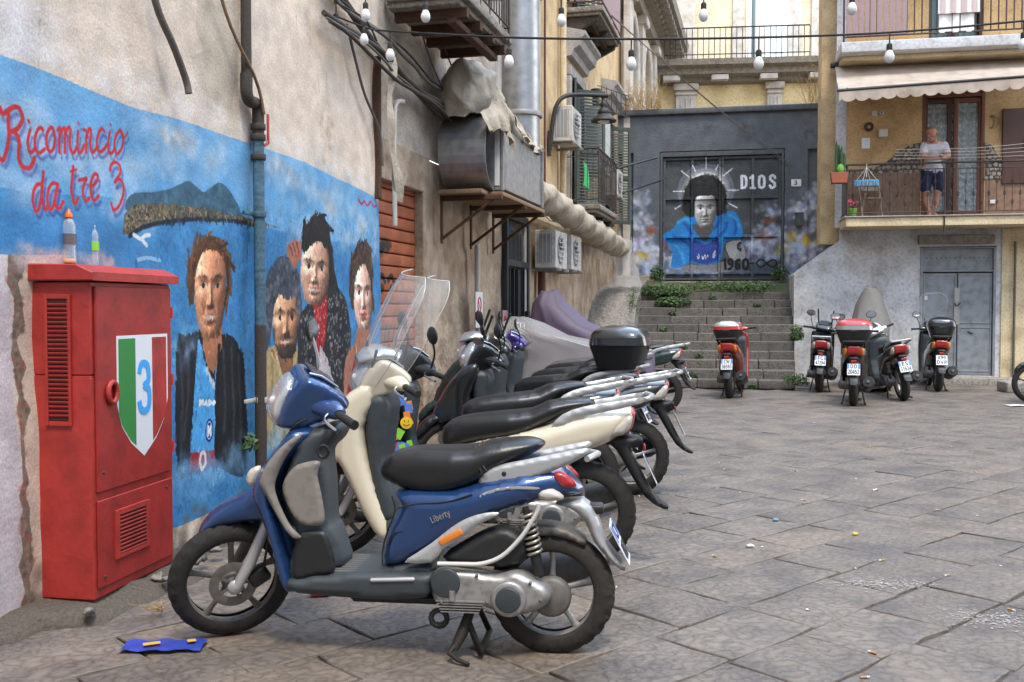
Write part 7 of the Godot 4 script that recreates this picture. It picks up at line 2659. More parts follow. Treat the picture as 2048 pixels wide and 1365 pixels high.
	for q in [[-.05, .62, .0], [.04, .52, .02], [.0, .56, -.05], [.09, .4, .0]]:
		var rings := []
		for j in 8:
			var ring := PackedVector3Array()
			for k in 14:
				var an := TAU * k / 14
				var rk: float = (.030 if k % 2 else .021) * (1.0 if j < 6 else [.8, .2][j - 6])
				ring.append(Vector3(q[0] + cos(an) * rk, .17 + q[1] * j / 7.0, q[2] + sin(an) * rk))
			rings.append(ring)
		put(MB.new().loft(rings), "cactus_column", mats.cactus, pl)
	put(MB.new().ball(Vector3(.02, .27, .05), Vector3(.07, .09, .05), 9), "succulent", mats.pot_green, pl)
	# washing lines and laundry
	for k in 4:
		lone(MB.new().tube(curve3([Vector3.ZERO, Vector3(1.4, -.02, .05), Vector3(2.9, .03 * k, .1)], 5), .004, 4), "washing_line", mats.cable_pale, ["lowest", "second lowest", "second highest", "highest"][k] + " thin pale washing line above the lower balcony rail", "washing line", at(3.3, 4.18 + .05 * k, -19.44 + .05 * k), "washing lines")
	var tw := MB.new()
	var rows := []
	for j in 10:
		var row := PackedVector3Array()
		for i in 22:
			row.append(Vector3(i * .034, -j * .075, .012 * sin(i * .8 + j * .2)))
		rows.append(row)
	tw.loft(rows, false, false)
	var towel := thing("towel", "white and pinkish striped towel over the upper balcony rail", "towel", at(4.02, 7.45, -19.46))
	put(tw, "cloth", mats.cloth_white, towel)
	for k in 4:
		var sm := MB.new()
		rows = []
		for j in 10:
			var row := PackedVector3Array()
			for i in 4:
				row.append(Vector3(.04 + k * .18 + i * .03, -j * .075, .016 + .012 * sin((.04 + k * .18 + i * .03) / .034 * .8 + j * .2)))
			rows.append(row)
		sm.loft(rows, false, false)
		put(sm, "stripe", mats.cloth_pinkish, towel)
	tw = MB.new()
	rows = []
	for j in 8:
		var row := PackedVector3Array()
		for i in 16:
			row.append(Vector3(i * .04, -j * .06, .01 * sin(i * 1.1)))
		rows.append(row)
	tw.loft(rows, false, false)
	lone(tw, "white_cloth", mats.cloth_white, "plain white cloth hanging below the striped towel", "cloth", at(4.05, 6.86, -19.5))

# ------------------------------------------------------------------ scooters
# own axes: x to the rear, y up, z to the rider's left; origin on the ground midway between the wheels
var tyre_mesh := {}

func shared(key: String, f: Callable) -> Mesh:
	if not tyre_mesh.has(key):
		tyre_mesh[key] = f.call().mesh()
	return tyre_mesh[key]

func wheel(root: Node3D, c: Vector3, r: float, w: float, called: String, tread: bool, xf: Transform3D, spokes: int, rim_m: Material, tyre_m: Material, disc := true) -> void:
	var key := "%.3f %.3f %s %d" % [r, w, tread, spokes]
	var lay := Basis(Vector3.RIGHT, PI / 2)
	if not tyre_mesh.has(key):
		var segs := 96 if tread else 48
		var mb := MB.new()
		var prof := []
		var rr := r - w * .62
		for k in 17:
			var an := PI * 1.5 * k / 16.0 - PI * .75
			prof.append(Vector2(rr + .012 + w * .58 * cos(an) if absf(an) < PI * .6 else rr - .015, w * .5 * sin(an) * 1.05))
		var rings := []
		for s in segs:
			var an := TAU * s / segs
			var ring := PackedVector3Array()
			for k in 17:
				var q: Vector2 = prof[k]
				var rad := q.x
				if tread and (k >= 4 and k <= 12):
					var shift := 2 if k < 8 else 0
					if (s + shift + absi(k - 8) / 2) % 4 == 0:
						rad -= .011
				ring.append(Vector3(cos(an) * rad, sin(an) * rad, q.y))
			rings.append(ring)
		rings.append(rings[0])
		mb.loft(rings, false, false)
		var rm := MB.new()
		var ro := rr + .006
		rm.lathe([[ro, -w * .36], [ro + .008, -w * .34], [ro - .010, -w * .26], [ro - .022, -w * .12], [ro - .026, .0], [ro - .022, w * .12], [ro - .010, w * .26], [ro + .008, w * .34], [ro, w * .36]], 48, Transform3D(lay, Vector3.ZERO))
		for k in spokes:
			var an := TAU * k / spokes + .3
			var d := Vector3(cos(an), sin(an), 0)
			var n := Vector3(-sin(an), cos(an), 0)
			var rings2 := []
			for q in [[.035, .017, .012], [.08, .013, .010], [ro * .75, .013, .009], [ro - .018, .022, .012]]:
				var ring := PackedVector3Array()
				for j in 8:
					var a2 := TAU * j / 8
					ring.append(d * q[0] + n * cos(a2) * q[1] + Vector3(0, 0, sin(a2) * q[2]))
				rings2.append(ring)
			rm.loft(rings2)
		rm.lathe([[.001, -.05], [.03, -.05], [.045, -.03], [.048, .0], [.045, .03], [.03, .05], [.001, .05]], 18, Transform3D(lay, Vector3.ZERO))
		var dk := MB.new()
		dk.lathe([[.062, .052], [.104, .052], [.104, .057], [.062, .057], [.062, .052]], 36, Transform3D(lay, Vector3.ZERO))
		for k in 5:
			var an := TAU * k / 5
			dk.box(Vector3(cos(an) * .05, sin(an) * .05, .054), Vector3(.045, .012, .005), .0, Basis(Vector3(0, 0, 1), an))
		tyre_mesh[key] = [mb.mesh(), rm.mesh(), dk.mesh()]
	var ms: Array = tyre_mesh[key]
	var wx := xf * Transform3D(Basis(), c)
	var t := piece(ms[0], called, tyre_m, root, wx)
	piece(ms[1], "rim", rim_m, t)
	if disc:
		piece(ms[2], "brake_disc", mats.alloy_dirty, t)

func half(pts: Array) -> Callable:
	# half-width along x by linear interpolation of [x, w] pairs
	return func(p: Vector2) -> float:
		if p.x <= pts[0][0]:
			return pts[0][1]
		for i in range(1, pts.size()):
			if p.x < pts[i][0]:
				return lerpf(pts[i - 1][1], pts[i][1], (p.x - pts[i - 1][0]) / (pts[i][0] - pts[i - 1][0]))
		return pts[pts.size() - 1][1]

func flat(w: float) -> Callable:
	return func(_p: Vector2) -> float: return w

func mirror_on(root: Node3D, foot: Vector3, head: Vector3, xf: Transform3D, stalk: Material, rnd := .055) -> void:
	var mid := (foot + head) * .5 + Vector3(.02, .0, .0)
	var s := put(MB.new().tube(curve3([foot, mid, head], 4), .007, 6), "mirror", stalk, root, xf)
	var hb := Transform3D(Basis(Vector3(0, 0, 1), -PI / 2) * Basis(Vector3.RIGHT, .0), head + Vector3(0, .03, 0))
	var b := MB.new()
	b.lathe([[.001, -.024], [rnd * .6, -.02], [rnd, -.004], [rnd, .004], [rnd * .95, .006], [.001, .006]], 18, hb)
	for i in b.v.size():
		var d := b.v[i] - hb.origin
		b.v[i] = hb.origin + Vector3(d.x, d.y, d.z * 1.35)
	put(b, "mirror_back", mats.plastic_black, s)
	var g := MB.new()
	g.lathe([[.001, .0075], [rnd * .88, .0075], [rnd * .88, .0065], [.001, .0065]], 18, hb)
	for i in g.v.size():
		var d := g.v[i] - hb.origin
		g.v[i] = hb.origin + Vector3(d.x, d.y, d.z * 1.35)
	put(g, "mirror_glass", mats.chrome, s)

func plate_on(root: Node3D, xf: Transform3D, a: String, b: String, bordered := true) -> void:
	# plate faces +z of xf, .178 m square, two lines
	var p := put(MB.new().box(Vector3.ZERO, Vector3(.178, .178, .006), .002), "licence_plate", mats.plate_white, root, xf)
	if bordered:
		for s in [-1.0, 1.0]:
			put(MB.new().box(Vector3(.074 * s, .048, .0036), Vector3(.028, .075, .002)), "blue_band", mats.plate_blue, p)
	if a != "":
		text(a, .062, .002, "characters", mats.ink, p, Transform3D(Basis(), Vector3(0, .045, .0044)), .09 if bordered else .13)
	text(b, .066, .002, "characters", mats.ink, p, Transform3D(Basis(), Vector3(0, -.038, .0044)), .155)

func steer_xf(foot: Vector3, rake: float, turn: float) -> Transform3D:
	var ax := Vector3(sin(deg_to_rad(rake)), cos(deg_to_rad(rake)), 0)
	return Transform3D(Basis(), foot) * Transform3D(Basis(ax, deg_to_rad(turn)), Vector3.ZERO) * Transform3D(Basis(), -foot)

func engine_parts(root: Node3D, dx: float, dy: float, dirty: bool) -> void:
	# transmission case, covers, air box, silencer: drawn for the near scooter, shifted for the others
	var sh := Transform3D(Basis(), Vector3(dx, dy, 0))
	var case_m: Material = mats.alloy if not dirty else mats.alloy_dirty
	var e := MB.new().puff(curve2(P2s([.221, .335, .24, .376, .293, .386, .39, .38, .498, .367, .574, .382, .65, .347, .707, .313, .715, .269, .65, .218, .544, .196, .439, .227, .31, .227, .23, .249]), 3), flat(.055), .03, .018, .13)
	var c := put(e, "transmission_case", case_m, root, sh)
	var disc := Transform3D(Basis(Vector3.RIGHT, PI / 2), Vector3.ZERO)
	var q1 := P2s([.544, .273])[0]
	piece(shared("e_clutch_cover", func(): return MB.new().lathe([[.074, .0], [.074, .012], [.068, .02], [.056, .022], [.001, .022]], 28, Transform3D(disc.basis, Vector3(q1.x, q1.y, .182)))), "clutch_cover", case_m, c)
	piece(shared("e_cover_cap", func(): return MB.new().lathe([[.052, .0], [.052, .008], [.046, .013], [.001, .014]], 24, Transform3D(disc.basis, Vector3(q1.x, q1.y, .204)))), "cover_cap", mats.plastic_charcoal, c)
	var q2 := P2s([.282, .33])[0]
	piece(shared("e_fan_cover", func(): return MB.new().lathe([[.062, .0], [.062, .006], [.055, .012], [.001, .013]], 24, Transform3D(disc.basis, Vector3(q2.x, q2.y, .182)))), "fan_cover", mats.plastic_charcoal, c)
	for q in P2s([.244, .359, .318, .317, .265, .248, .454, .254, .632, .34, .674, .271, .412, .364]):
		put(MB.new().lathe([[.007, .0], [.007, .012], [.001, .013]], 6, Transform3D(disc.basis, Vector3(q.x, q.y, .18))), "bolt", mats.alloy_dirty, c)
	var fin := MB.new()
	for k in 5:
		fin.box(Vector3(q2.x + .06, q2.y - .075 - k * .011, .14), Vector3(.2 - k * .01, .004, .1))
	put(fin, "cooling_fins", case_m, root, sh)
	piece(shared("e_breather", func(): return MB.new().tube(curve3([Vector3(q2.x + .03, q2.y - .03, .19), Vector3(q2.x + .028, q2.y - .07, .19)], 2), .014, 8)), "breather", case_m, root, sh)
	piece(shared("e_air_box", func(): return MB.new().puff(curve2(P2s([.262, .423, .362, .495, .453, .543, .53, .557, .606, .514, .619, .437, .544, .39, .432, .391, .347, .392]), 3), flat(.06), .035, .018, .105)), "air_box", mats.plastic_black, root, sh)
	piece(shared("e_crankcase", func(): return MB.new().tube([Vector3(q2.x - .03, q2.y - .02, .0), Vector3(q2.x - .12, q2.y - .05, .0)], .09, 12)), "crankcase", mats.alloy_dirty, root, sh)
	# silencer on the right-hand side
	var mu := MB.new()
	mu.tube([Vector3(.42, .24, -.17), Vector3(.5, .25, -.19), Vector3(.86, .33, -.2), Vector3(.92, .345, -.2)], [.05, .085, .095, .075], 16)
	put(mu, "silencer", mats.plastic_black if dirty else mats.alloy_dirty, root, sh)
	piece(shared("e_silencer_tip", func(): return MB.new().tube([Vector3(.91, .35, -.2), Vector3(.945, .356, -.2)], .022, 10)), "silencer_tip", mats.alloy_dirty, root, sh)
	piece(shared("e_exhaust_pipe", func(): return MB.new().tube([Vector3(.05, .2, -.06), Vector3(.25, .18, -.14), Vector3(.44, .24, -.17)], .018, 8)), "exhaust_pipe", mats.rust, root, sh)

func shock(root: Node3D, a: Vector3, b: Vector3, red := false) -> void:
	var d := (b - a)
	var n := d.normalized()
	var s := n.cross(Vector3(0, 0, 1)).normalized()
	var u := n.cross(s)
	var path := PackedVector3Array()
	for k in 97:
		var t := k / 96.0
		var an := TAU * 8.0 * t
		path.append(a + d * (.06 + .62 * t) + (s * cos(an) + u * sin(an)) * .030)
	var m := piece(shared("e_shock_spring", func(): return MB.new().tube(path, .0065, 6)), "shock_spring", mats.lens_red if red else mats.spring_steel, root)
	piece(shared("e_shock_rod", func(): return MB.new().tube([a, b], .014, 8)), "shock_rod", mats.iron_stand, m)
	piece(shared("e_shock_body", func(): return MB.new().tube([a + d * .66, b], [.024, .020], 10)), "shock_body", mats.plastic_black, m)

func blue_scooter(xf: Transform3D) -> void:
	var t := thing("scooter", "metallic blue scooter with black seat parked on its stand beside the red cabinet", "scooter", xf, "")
	var st := steer_xf(Vector3(-.735, .26, 0), 25.0, 33.0)
	wheel(t, Vector3(-.71, .262, 0), .262, .085, "front_wheel", true, st, 5, mats.alloy_dirty, mats.rubber)
	var rc := P2s([.708, .252])[0]
	wheel(t, Vector3(rc.x, .258, 0), .258, .105, "rear_wheel", true, Transform3D(), 5, mats.alloy, mats.rubber_dusty, false)
	# fork and mudguard turn with the wheel
	for s in [-1.0, 1.0]:
		var f := MB.new()
		f.tube([Vector3(-.70, .255, .075 * s), Vector3(-.64, .36, .075 * s), Vector3(-.50, .66, .062 * s)], [.022, .026, .02], 10)
		f.ball(Vector3(-.705, .255, .072 * s), Vector3(.035, .035, .022), 10)
		put(f, "fork_leg", mats.alloy_dirty if s < 0 else mats.silver_plain, t, st)
	put(MB.new().box(Vector3(-.60, .285, .062), Vector3(.09, .075, .045), .012, Basis(Vector3(0, 0, 1), .5)), "brake_caliper", mats.plastic_black, t, st)
	var fd := MB.new().puff(curve2(P2s([-.844, .475, -.823, .527, -.762, .593, -.653, .65, -.545, .674, -.489, .653, -.48, .579, -.489, .536, -.567, .53, -.675, .518, -.762, .49, -.816, .463]), 3), half([[-.95, .035], [-.85, .065], [-.6, .08], [-.5, .075]]), .06, .016)
	put(fd, "front_mudguard", mats.paint_blue, t, steer_xf(Vector3(-.735, .26, 0), 25.0, 10.0))
	# leg shield: painted outside, pale edge trim, dark inside with a glove box
	put(MB.new().puff(curve2(P2s([-.376, .953, -.439, .88, -.497, .803, -.548, .723, -.555, .659, -.512, .565, -.471, .439, -.441, .313, -.419, .258, -.376, .256, -.376, .315, -.402, .42, -.432, .546, -.458, .651, -.428, .757, -.363, .843, -.278, .933]), 3), half([[-.62, .19], [-.45, .20], [-.3, .14]]), .06, .016), "leg_shield", mats.paint_blue, t)
	put(MB.new().puff(curve2(P2s([-.321, .934, -.247, .964, -.183, .957, -.209, .894, -.256, .841, -.247, .727, -.239, .55, -.222, .516, -.196, .437, -.183, .354, -.29, .326, -.391, .294, -.4, .39, -.37, .503, -.43, .661, -.404, .787, -.366, .871]), 3), half([[-.5, .175], [-.36, .165], [-.25, .12]]), .05, .016), "inner_shield", mats.plastic_charcoal, t)
	for s in [-1.0, 1.0]:
		put(MB.new().puff(curve2(P2s([-.352, .923, -.318, .932, -.385, .846, -.427, .763, -.438, .69, -.385, .567, -.339, .515, -.329, .501, -.364, .5, -.41, .556, -.48, .679, -.505, .73, -.473, .803, -.417, .872]), 3), flat(.022), .018, .014, .186 * s), "shield_trim", mats.plastic_taupe, t)
	put(MB.new().puff(curve2(P2s([-.368, .788, -.309, .814, -.25, .817, -.263, .763, -.246, .68, -.233, .567, -.284, .547, -.343, .56, -.389, .625, -.413, .712]), 3), flat(.014), .012, .012, .166), "glove_box", mats.plastic_taupe, t)
	put(MB.new().puff(curve2(P2s([-.349, .504, -.282, .522, -.223, .507, -.19, .364, -.282, .337, -.366, .318, -.37, .421]), 3), flat(.012), .011, .012, .160), "foot_recess", mats.plastic_black, t)
	var hookp := P2s([-.235, .86])[0]
	var hk := []
	for k in 13:
		hk.append(Vector3(hookp.x + cos(TAU * k / 12) * .022, hookp.y + sin(TAU * k / 12) * .026, .17))
	put(MB.new().tube(hk, .007, 6, false), "bag_hook", mats.plastic_black, t)
	# front indicator set in the shield
	put(MB.new().puff(curve2(P2s([-.587, .731, -.57, .771, -.523, .789, -.527, .742, -.551, .7, -.574, .704]), 3), flat(.022), .02, .012, .128), "front_indicator", mats.lens_milky, t)
	# floorboard with a ribbed mat
	var fb := MB.new().puff(curve2(P2s([-.413, .289, -.374, .324, -.183, .35, .029, .365, .114, .363, .23, .367, .22, .309, .198, .259, .05, .244, -.162, .247, -.353, .258]), 2), flat(.185), .03, .02)
	put(fb, "floorboard", mats.plastic_charcoal, t)
	for k in 9:
		put(MB.new().box(Vector3(-.19, .343, -.14 + k * .035), Vector3(.40, .026, .016), .004), "mat_rib", mats.floor_mat, t)
	put(MB.new().box(Vector3(.06, .335, .183), Vector3(.19, .018, .02), .006, Basis(Vector3(0, 0, 1), .05)), "footrest", mats.silver_plain, t)
	# tail body and its trims
	var tw := half([[-.05, .12], [.05, .165], [.3, .185], [.6, .165], [.78, .11], [.9, .06]])
	var tail := put(MB.new().puff(curve2(P2s([-.003, .373, -.003, .457, .027, .534, .077, .63, .052, .685, .158, .702, .308, .709, .422, .74, .544, .766, .665, .789, .749, .794, .808, .747, .842, .699, .823, .679, .741, .669, .65, .655, .574, .633, .498, .607, .422, .573, .348, .542, .274, .492, .2, .436, .115, .393, .052, .371]), 2), tw, .075, .016), "tail_body", mats.paint_blue, t)
	for s in [-1.0, 1.0]:
		put(MB.new().puff(curve2(P2s([.109, .406, .159, .446, .222, .49, .307, .558, .37, .596, .443, .62, .5, .623, .492, .607, .422, .573, .349, .518, .275, .471, .222, .409]), 2), flat(.012), .011, .012, .172 * s), "side_trim", mats.silver_plain, tail)
		put(MB.new().box(Vector3([.305, .519][0], [.305, .519][1], .186 * s), Vector3(.105, .03, .012), .005, Basis(Vector3(0, 0, 1), .52)), "side_reflector", mats.lens_orange, tail)
		put(MB.new().puff(curve2(P2s([.377, .651, .422, .693, .496, .721, .58, .731, .665, .728, .656, .72, .58, .72, .5, .711, .432, .683, .39, .649]), 2), flat(.008), .007, .01, .168 * s), "side_line", mats.silver_plain, tail)
	put(MB.new().puff(curve2(P2s([.008, .368, .114, .396, .22, .395, .22, .321, .156, .27, .05, .295, -.001, .323]), 2), flat(.155), .03, .018), "under_seat_panel", mats.plastic_charcoal, t)
	# badge lettering on the side
	text("Liberty", .026, .002, "badge", mats.chrome, tail, Transform3D(Basis(Vector3(0, 0, 1), .42), Vector3([.261, .603][0], [.261, .603][1], .186)), .085)
	# seat
	var sw := half([[-.05, .09], [.05, .125], [.3, .16], [.5, .135], [.68, .09]])
	var seat := put(MB.new().puff(curve2(P2s([-.017, .733, -.024, .785, .004, .821, .047, .847, .153, .865, .269, .865, .378, .873, .442, .892, .538, .906, .615, .911, .671, .896, .666, .871, .581, .825, .474, .782, .399, .727, .29, .69, .192, .673, .079, .695]), 3), sw, .07, .014), "seat", mats.seat_vinyl, t)
	for q in [[.385, .872, .393, .839, .414, .799, .431, .766], [.402, .879, .41, .844, .431, .803, .449, .779]]:
		var sp := []
		for p in P2s(q):
			sp.append(Vector3(p.x, p.y, .0))
		var seam := MB.new()
		for s in [-1.0, 1.0]:
			var path := []
			for k in sp.size():
				path.append(sp[k] + Vector3(0, .004, s * [.05, .10, .135, .14][k]))
			seam.tube(curve3(path, 3), .005, 5)
		put(seam, "seat_piping", mats.plastic_black, seat)
	# grab rail
	for s in [-1.0, 1.0]:
		put(MB.new().puff(curve2(P2s([.406, .732, .436, .782, .491, .807, .602, .831, .727, .858, .852, .884, .867, .866, .803, .825, .697, .778, .606, .74, .517, .716, .443, .712]), 2), flat(.018), .016, .012, .105 * s), "grab_rail", mats.silver_plain, t)
	put(MB.new().tube([Vector3([.857, .839][0], [.857, .839][1], -.105), Vector3([.879, .846][0] + .02, [.879, .846][1], .0), Vector3([.857, .839][0], [.857, .839][1], .105)], .014, 8), "grab_rail_bow", mats.silver_plain, t)
	put(MB.new().lathe([[.001, .004], [.010, .003], [.010, .0], [.001, .0]], 10, Transform3D(Basis(Vector3.RIGHT, PI / 2), Vector3([.517, .774][0], [.517, .774][1], .122))), "rail_bolt", mats.ink, t)
	# lamps at the rear
	for s in [-1.0, 1.0]:
		put(MB.new().puff(curve2(P2s([.718, .774, .747, .787, .79, .763, .816, .727, .773, .718, .735, .738]), 2), flat(.016), .015, .01, .108 * s), "tail_lamp", mats.lens_red, t)
		put(MB.new().puff(curve2(P2s([.657, .699, .678, .715, .721, .716, .763, .689, .751, .67, .687, .667, .661, .678]), 2), flat(.024), .022, .01, .125 * s), "rear_indicator", mats.lens_milky, t)
	# rear mudguard, plate bracket and plate
	put(MB.new().puff(curve2(P2s([.723, .638, .838, .658, .899, .589, .925, .502, .962, .446, 1.016, .373, .994, .368, .938, .42, .886, .481, .842, .575, .777, .623]), 2), flat(.07), .03, .014), "plate_bracket", mats.silver_plain, t)
	put(MB.new().puff(curve2(P2s([.56, .524, .648, .551, .758, .541, .846, .489, .842, .468, .802, .484, .714, .507, .604, .5]), 2), flat(.065), .012, .014), "tyre_hugger", mats.alloy_dirty, t)
	var pa := Vector2([.927, .579][0], [.927, .579][1])
	var pc := Vector2([1.035, .377][0], [1.035, .377][1])
	var pm := (pa + pc) * .5
	var up := Vector3(pa.x - pc.x, pa.y - pc.y, 0).normalized()
	var nrm := Vector3(up.y, -up.x, 0)
	plate_on(t, Transform3D(Basis(up.cross(nrm), up, nrm), Vector3(pm.x + .01, pm.y, 0)), "C7", "4X871")
	put(MB.new().box(Vector3([.89, .616][0], [.89, .616][1], 0), Vector3(.07, .04, .08), .01), "plate_lamp", mats.plastic_black, t)
	engine_parts(t, .0, .0, false)
	shock(t, Vector3([.606, .64][0], [.606, .64][1], .13), Vector3([.666, .361][0], [.666, .361][1], .14))
	var hs := []
	for p in P2s([.25, .408, .349, .409, .433, .413, .515, .446, .588, .518, .632, .582, .66, .632, .668, .665]):
		hs.append(Vector3(p.x, p.y, .185))
	put(MB.new().tube(curve3(hs, 4), .0095, 7), "breather_hose", mats.white_plastic, t)
	# swing arm end, side stand, centre stand
	put(MB.new().lathe([[.001, .02], [.07, .02], [.085, .0], [.085, -.03], [.001, -.03]], 22, Transform3D(Basis(Vector3.RIGHT, PI / 2), Vector3(rc.x, rc.y, .07))), "rear_hub", mats.alloy_dirty, t)
	var sd := MB.new()
	var s0 := P2s([.373, .194, .343, .107, .316, .053])
	sd.tube([Vector3(s0[0].x, s0[0].y, .10), Vector3(s0[1].x, s0[1].y, .14), Vector3(s0[2].x, s0[2].y, .17)], [.020, .024, .018], 8)
	put(sd, "side_stand", mats.iron_stand, t)
	var sf := P2s([.318, .065, .299, .026, .339, .001, .387, -.015])
	put(MB.new().tube([Vector3(sf[0].x, sf[0].y, .17), Vector3(sf[1].x, sf[1].y + .012, .19), Vector3(sf[2].x, .022, .215), Vector3(sf[3].x, .012, .235)], [.013, .011, .010, .009], 7), "stand_foot", mats.iron_stand, t)
	put(MB.new().tube([Vector3(.36, .17, .12), Vector3(.42, .03, .14), Vector3(.42, .03, -.14), Vector3(.36, .17, -.12)], .014, 7), "centre_stand", mats.iron_stand, t)
	put(MB.new().box(Vector3(.1, .235, .0), Vector3(.5, .05, .22), .02), "belly_frame", mats.plastic_black, t)
	var rr := []
	for k in 13:
		rr.append(Vector3(.245 + cos(TAU * k / 12) * .034, .165 + sin(TAU * k / 12) * .034, .13))
	put(MB.new().tube(rr, .012, 7, false), "stand_pivot", mats.plastic_black, t)
	# handlebar cover and everything on it, turned with the fork
	headset(t, st, mats.paint_blue, "plain", Vector3(-.345, 1.07, 0))
	for k in 3:
		put(MB.new().tube(curve3([st * Vector3(-.30, 1.03, .10 - .03 * k), Vector3(-.36 - .03 * k, .97, .13 - .05 * k), Vector3(-.42, .90, .08 - .04 * k)], 5), .006, 6), "control_cable", mats.rubber, t)
	put(MB.new().tube(curve3([Vector3(-.47, .72, .07), st * Vector3(-.56, .5, .115), st * Vector3(-.59, .31, .09)], 5), .0055, 6), "brake_hose", mats.rubber, t)
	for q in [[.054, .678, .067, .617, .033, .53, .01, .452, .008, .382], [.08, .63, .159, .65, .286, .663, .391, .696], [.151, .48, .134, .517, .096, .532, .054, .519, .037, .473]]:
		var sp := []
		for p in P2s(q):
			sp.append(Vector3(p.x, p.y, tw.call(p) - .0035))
		put(MB.new().tube(curve3(sp, 4), .0034, 5), "panel_gap_shade", mats.rubber, tail)  # dark tube imitating the shaded line of a panel gap
	mirror_on(t, Vector3(-.33, 1.13, -.02), Vector3(-.345, 1.335, -.03), Transform3D(), mats.chrome)

func headset(t: Node3D, st: Transform3D, paint: Material, style: String, o: Vector3) -> void:
	var x := st * Transform3D(Basis(), o)
	# shell: a wedge that rises from the lamp to the dash and falls to the rider
	var sh := put(MB.new().puff(curve2(P2s([-.155, -.095, -.15, -.03, -.115, .04, -.07, .10, -.03, .125, .03, .10, .10, .05, .145, .0, .14, -.035, .08, -.06, .0, -.085, -.08, -.11]), 3), half([[-.16, .092], [-.08, .12], [.03, .145], [.15, .12]]), .034, .012), "handlebar_cover", paint, t, x)
	for s in [-1.0, 1.0]:
		var arm := []
		for q in [[.02, -.005, .10, .075, .045], [.05, -.01, .155, .058, .038], [.068, -.012, .205, .038, .030], [.072, -.012, .225, .022, .022]]:
			var ring := PackedVector3Array()
			for k in 14:
				var an := TAU * k / 14
				ring.append(Vector3(q[0] + cos(an) * q[3], q[1] + sin(an) * q[4], s * q[2]))
			arm.append(ring)
		put(MB.new().loft(arm), "shoulder", paint, sh)
		put(MB.new().tube([Vector3(.07, -.012, s * .22), Vector3(.085, -.014, s * .28), Vector3(.10, -.016, s * .345)], [.017, .0185, .0185], 12), "grip", mats.rubber, sh)
		put(MB.new().tube([Vector3(.10, -.016, s * .345), Vector3(.104, -.016, s * .358)], .021, 10), "grip_end", mats.rubber, sh)
		put(MB.new().tube(curve3([Vector3(.03, -.015, s * .20), Vector3(.005, -.02, s * .245), Vector3(.02, -.03, s * .32), Vector3(.035, -.035, s * .355)], 5), [.009, .009, .008, .008, .008, .008, .007, .007, .007, .007, .0065, .0065, .006, .006, .006, .010], 7), "brake_lever", mats.chrome, sh)
	# dash under its small clear visor
	put(MB.new().box(Vector3(.045, .098, 0), Vector3(.13, .012, .15), .005, Basis(Vector3(0, 0, 1), -.62)), "instrument_panel", mats.plastic_black, sh)
	put(MB.new().tube([Vector3(-.02, .135, .085), Vector3(.03, .118, .088), Vector3(.10, .062, .085)], .006, 6), "dash_trim", mats.chrome, sh)
	# headlamp: reflector bowl behind a clear lens
	var lens := curve2(P2s([-.155, -.10, -.182, -.06, -.178, -.01, -.145, .055, -.098, .105, -.075, .10, -.10, .03, -.13, -.06]), 3)
	put(MB.new().puff(lens, flat(.092), .05, .014), "headlamp_lens", mats.lens_clear, sh)
	var refl := PackedVector2Array()
	for p in lens:
		refl.append((p - Vector2(-.12, .0)) * .86 + Vector2(-.118, .0))
	put(MB.new().puff(refl, flat(.075), .04, .014), "headlamp_reflector", mats.reflector, sh)
	put(MB.new().ball(Vector3(-.158, .0, .0), Vector3(.02, .022, .022), 10), "lamp_bulb", mats.bulb_glass, sh)

func windscreen_on(t: Node3D, st: Transform3D, o: Vector3, h: float, w: float, white_edge: bool) -> void:
	var x := st * Transform3D(Basis(), o)
	var mb := MB.new()
	var rows := []
	var edge := []
	var edge2 := []
	for j in 15:
		var v := j / 14.0
		var ww := w * (.62 + .38 * sin(minf(v * 2.2, 1.0) * PI * .5)) * (1.0 if v < .75 else sqrt(maxf(.05, 1.0 - pow((v - .75) / .25, 2.0) * .75)))
		var row := PackedVector3Array()
		for i in 17:
			var u := i / 16.0 * 2.0 - 1.0
			row.append(Vector3(-.06 + u * u * .10 + v * h * .42 + v * v * .04, v * h, u * ww * .5))
		rows.append(row)
		edge.append(row[0])
		edge2.append(row[16])
	mb.loft(rows, false, false)
	var s := put(mb, "windscreen", mats.windscreen, t, x)
	edge.append_array(Array(rows[14]))
	edge2.reverse()
	edge.append_array(edge2)
	put(MB.new().tube(edge, .003, 5, false), "windscreen_edge", mats.white_plastic if white_edge else mats.lens_milky, s)
	for z in [-.09, .09]:
		put(MB.new().tube([Vector3(.02, -.08, z), Vector3(.04, .1, z), Vector3(.06, .2, z * 1.2)], .008, 6), "windscreen_stay", mats.plastic_black, s)

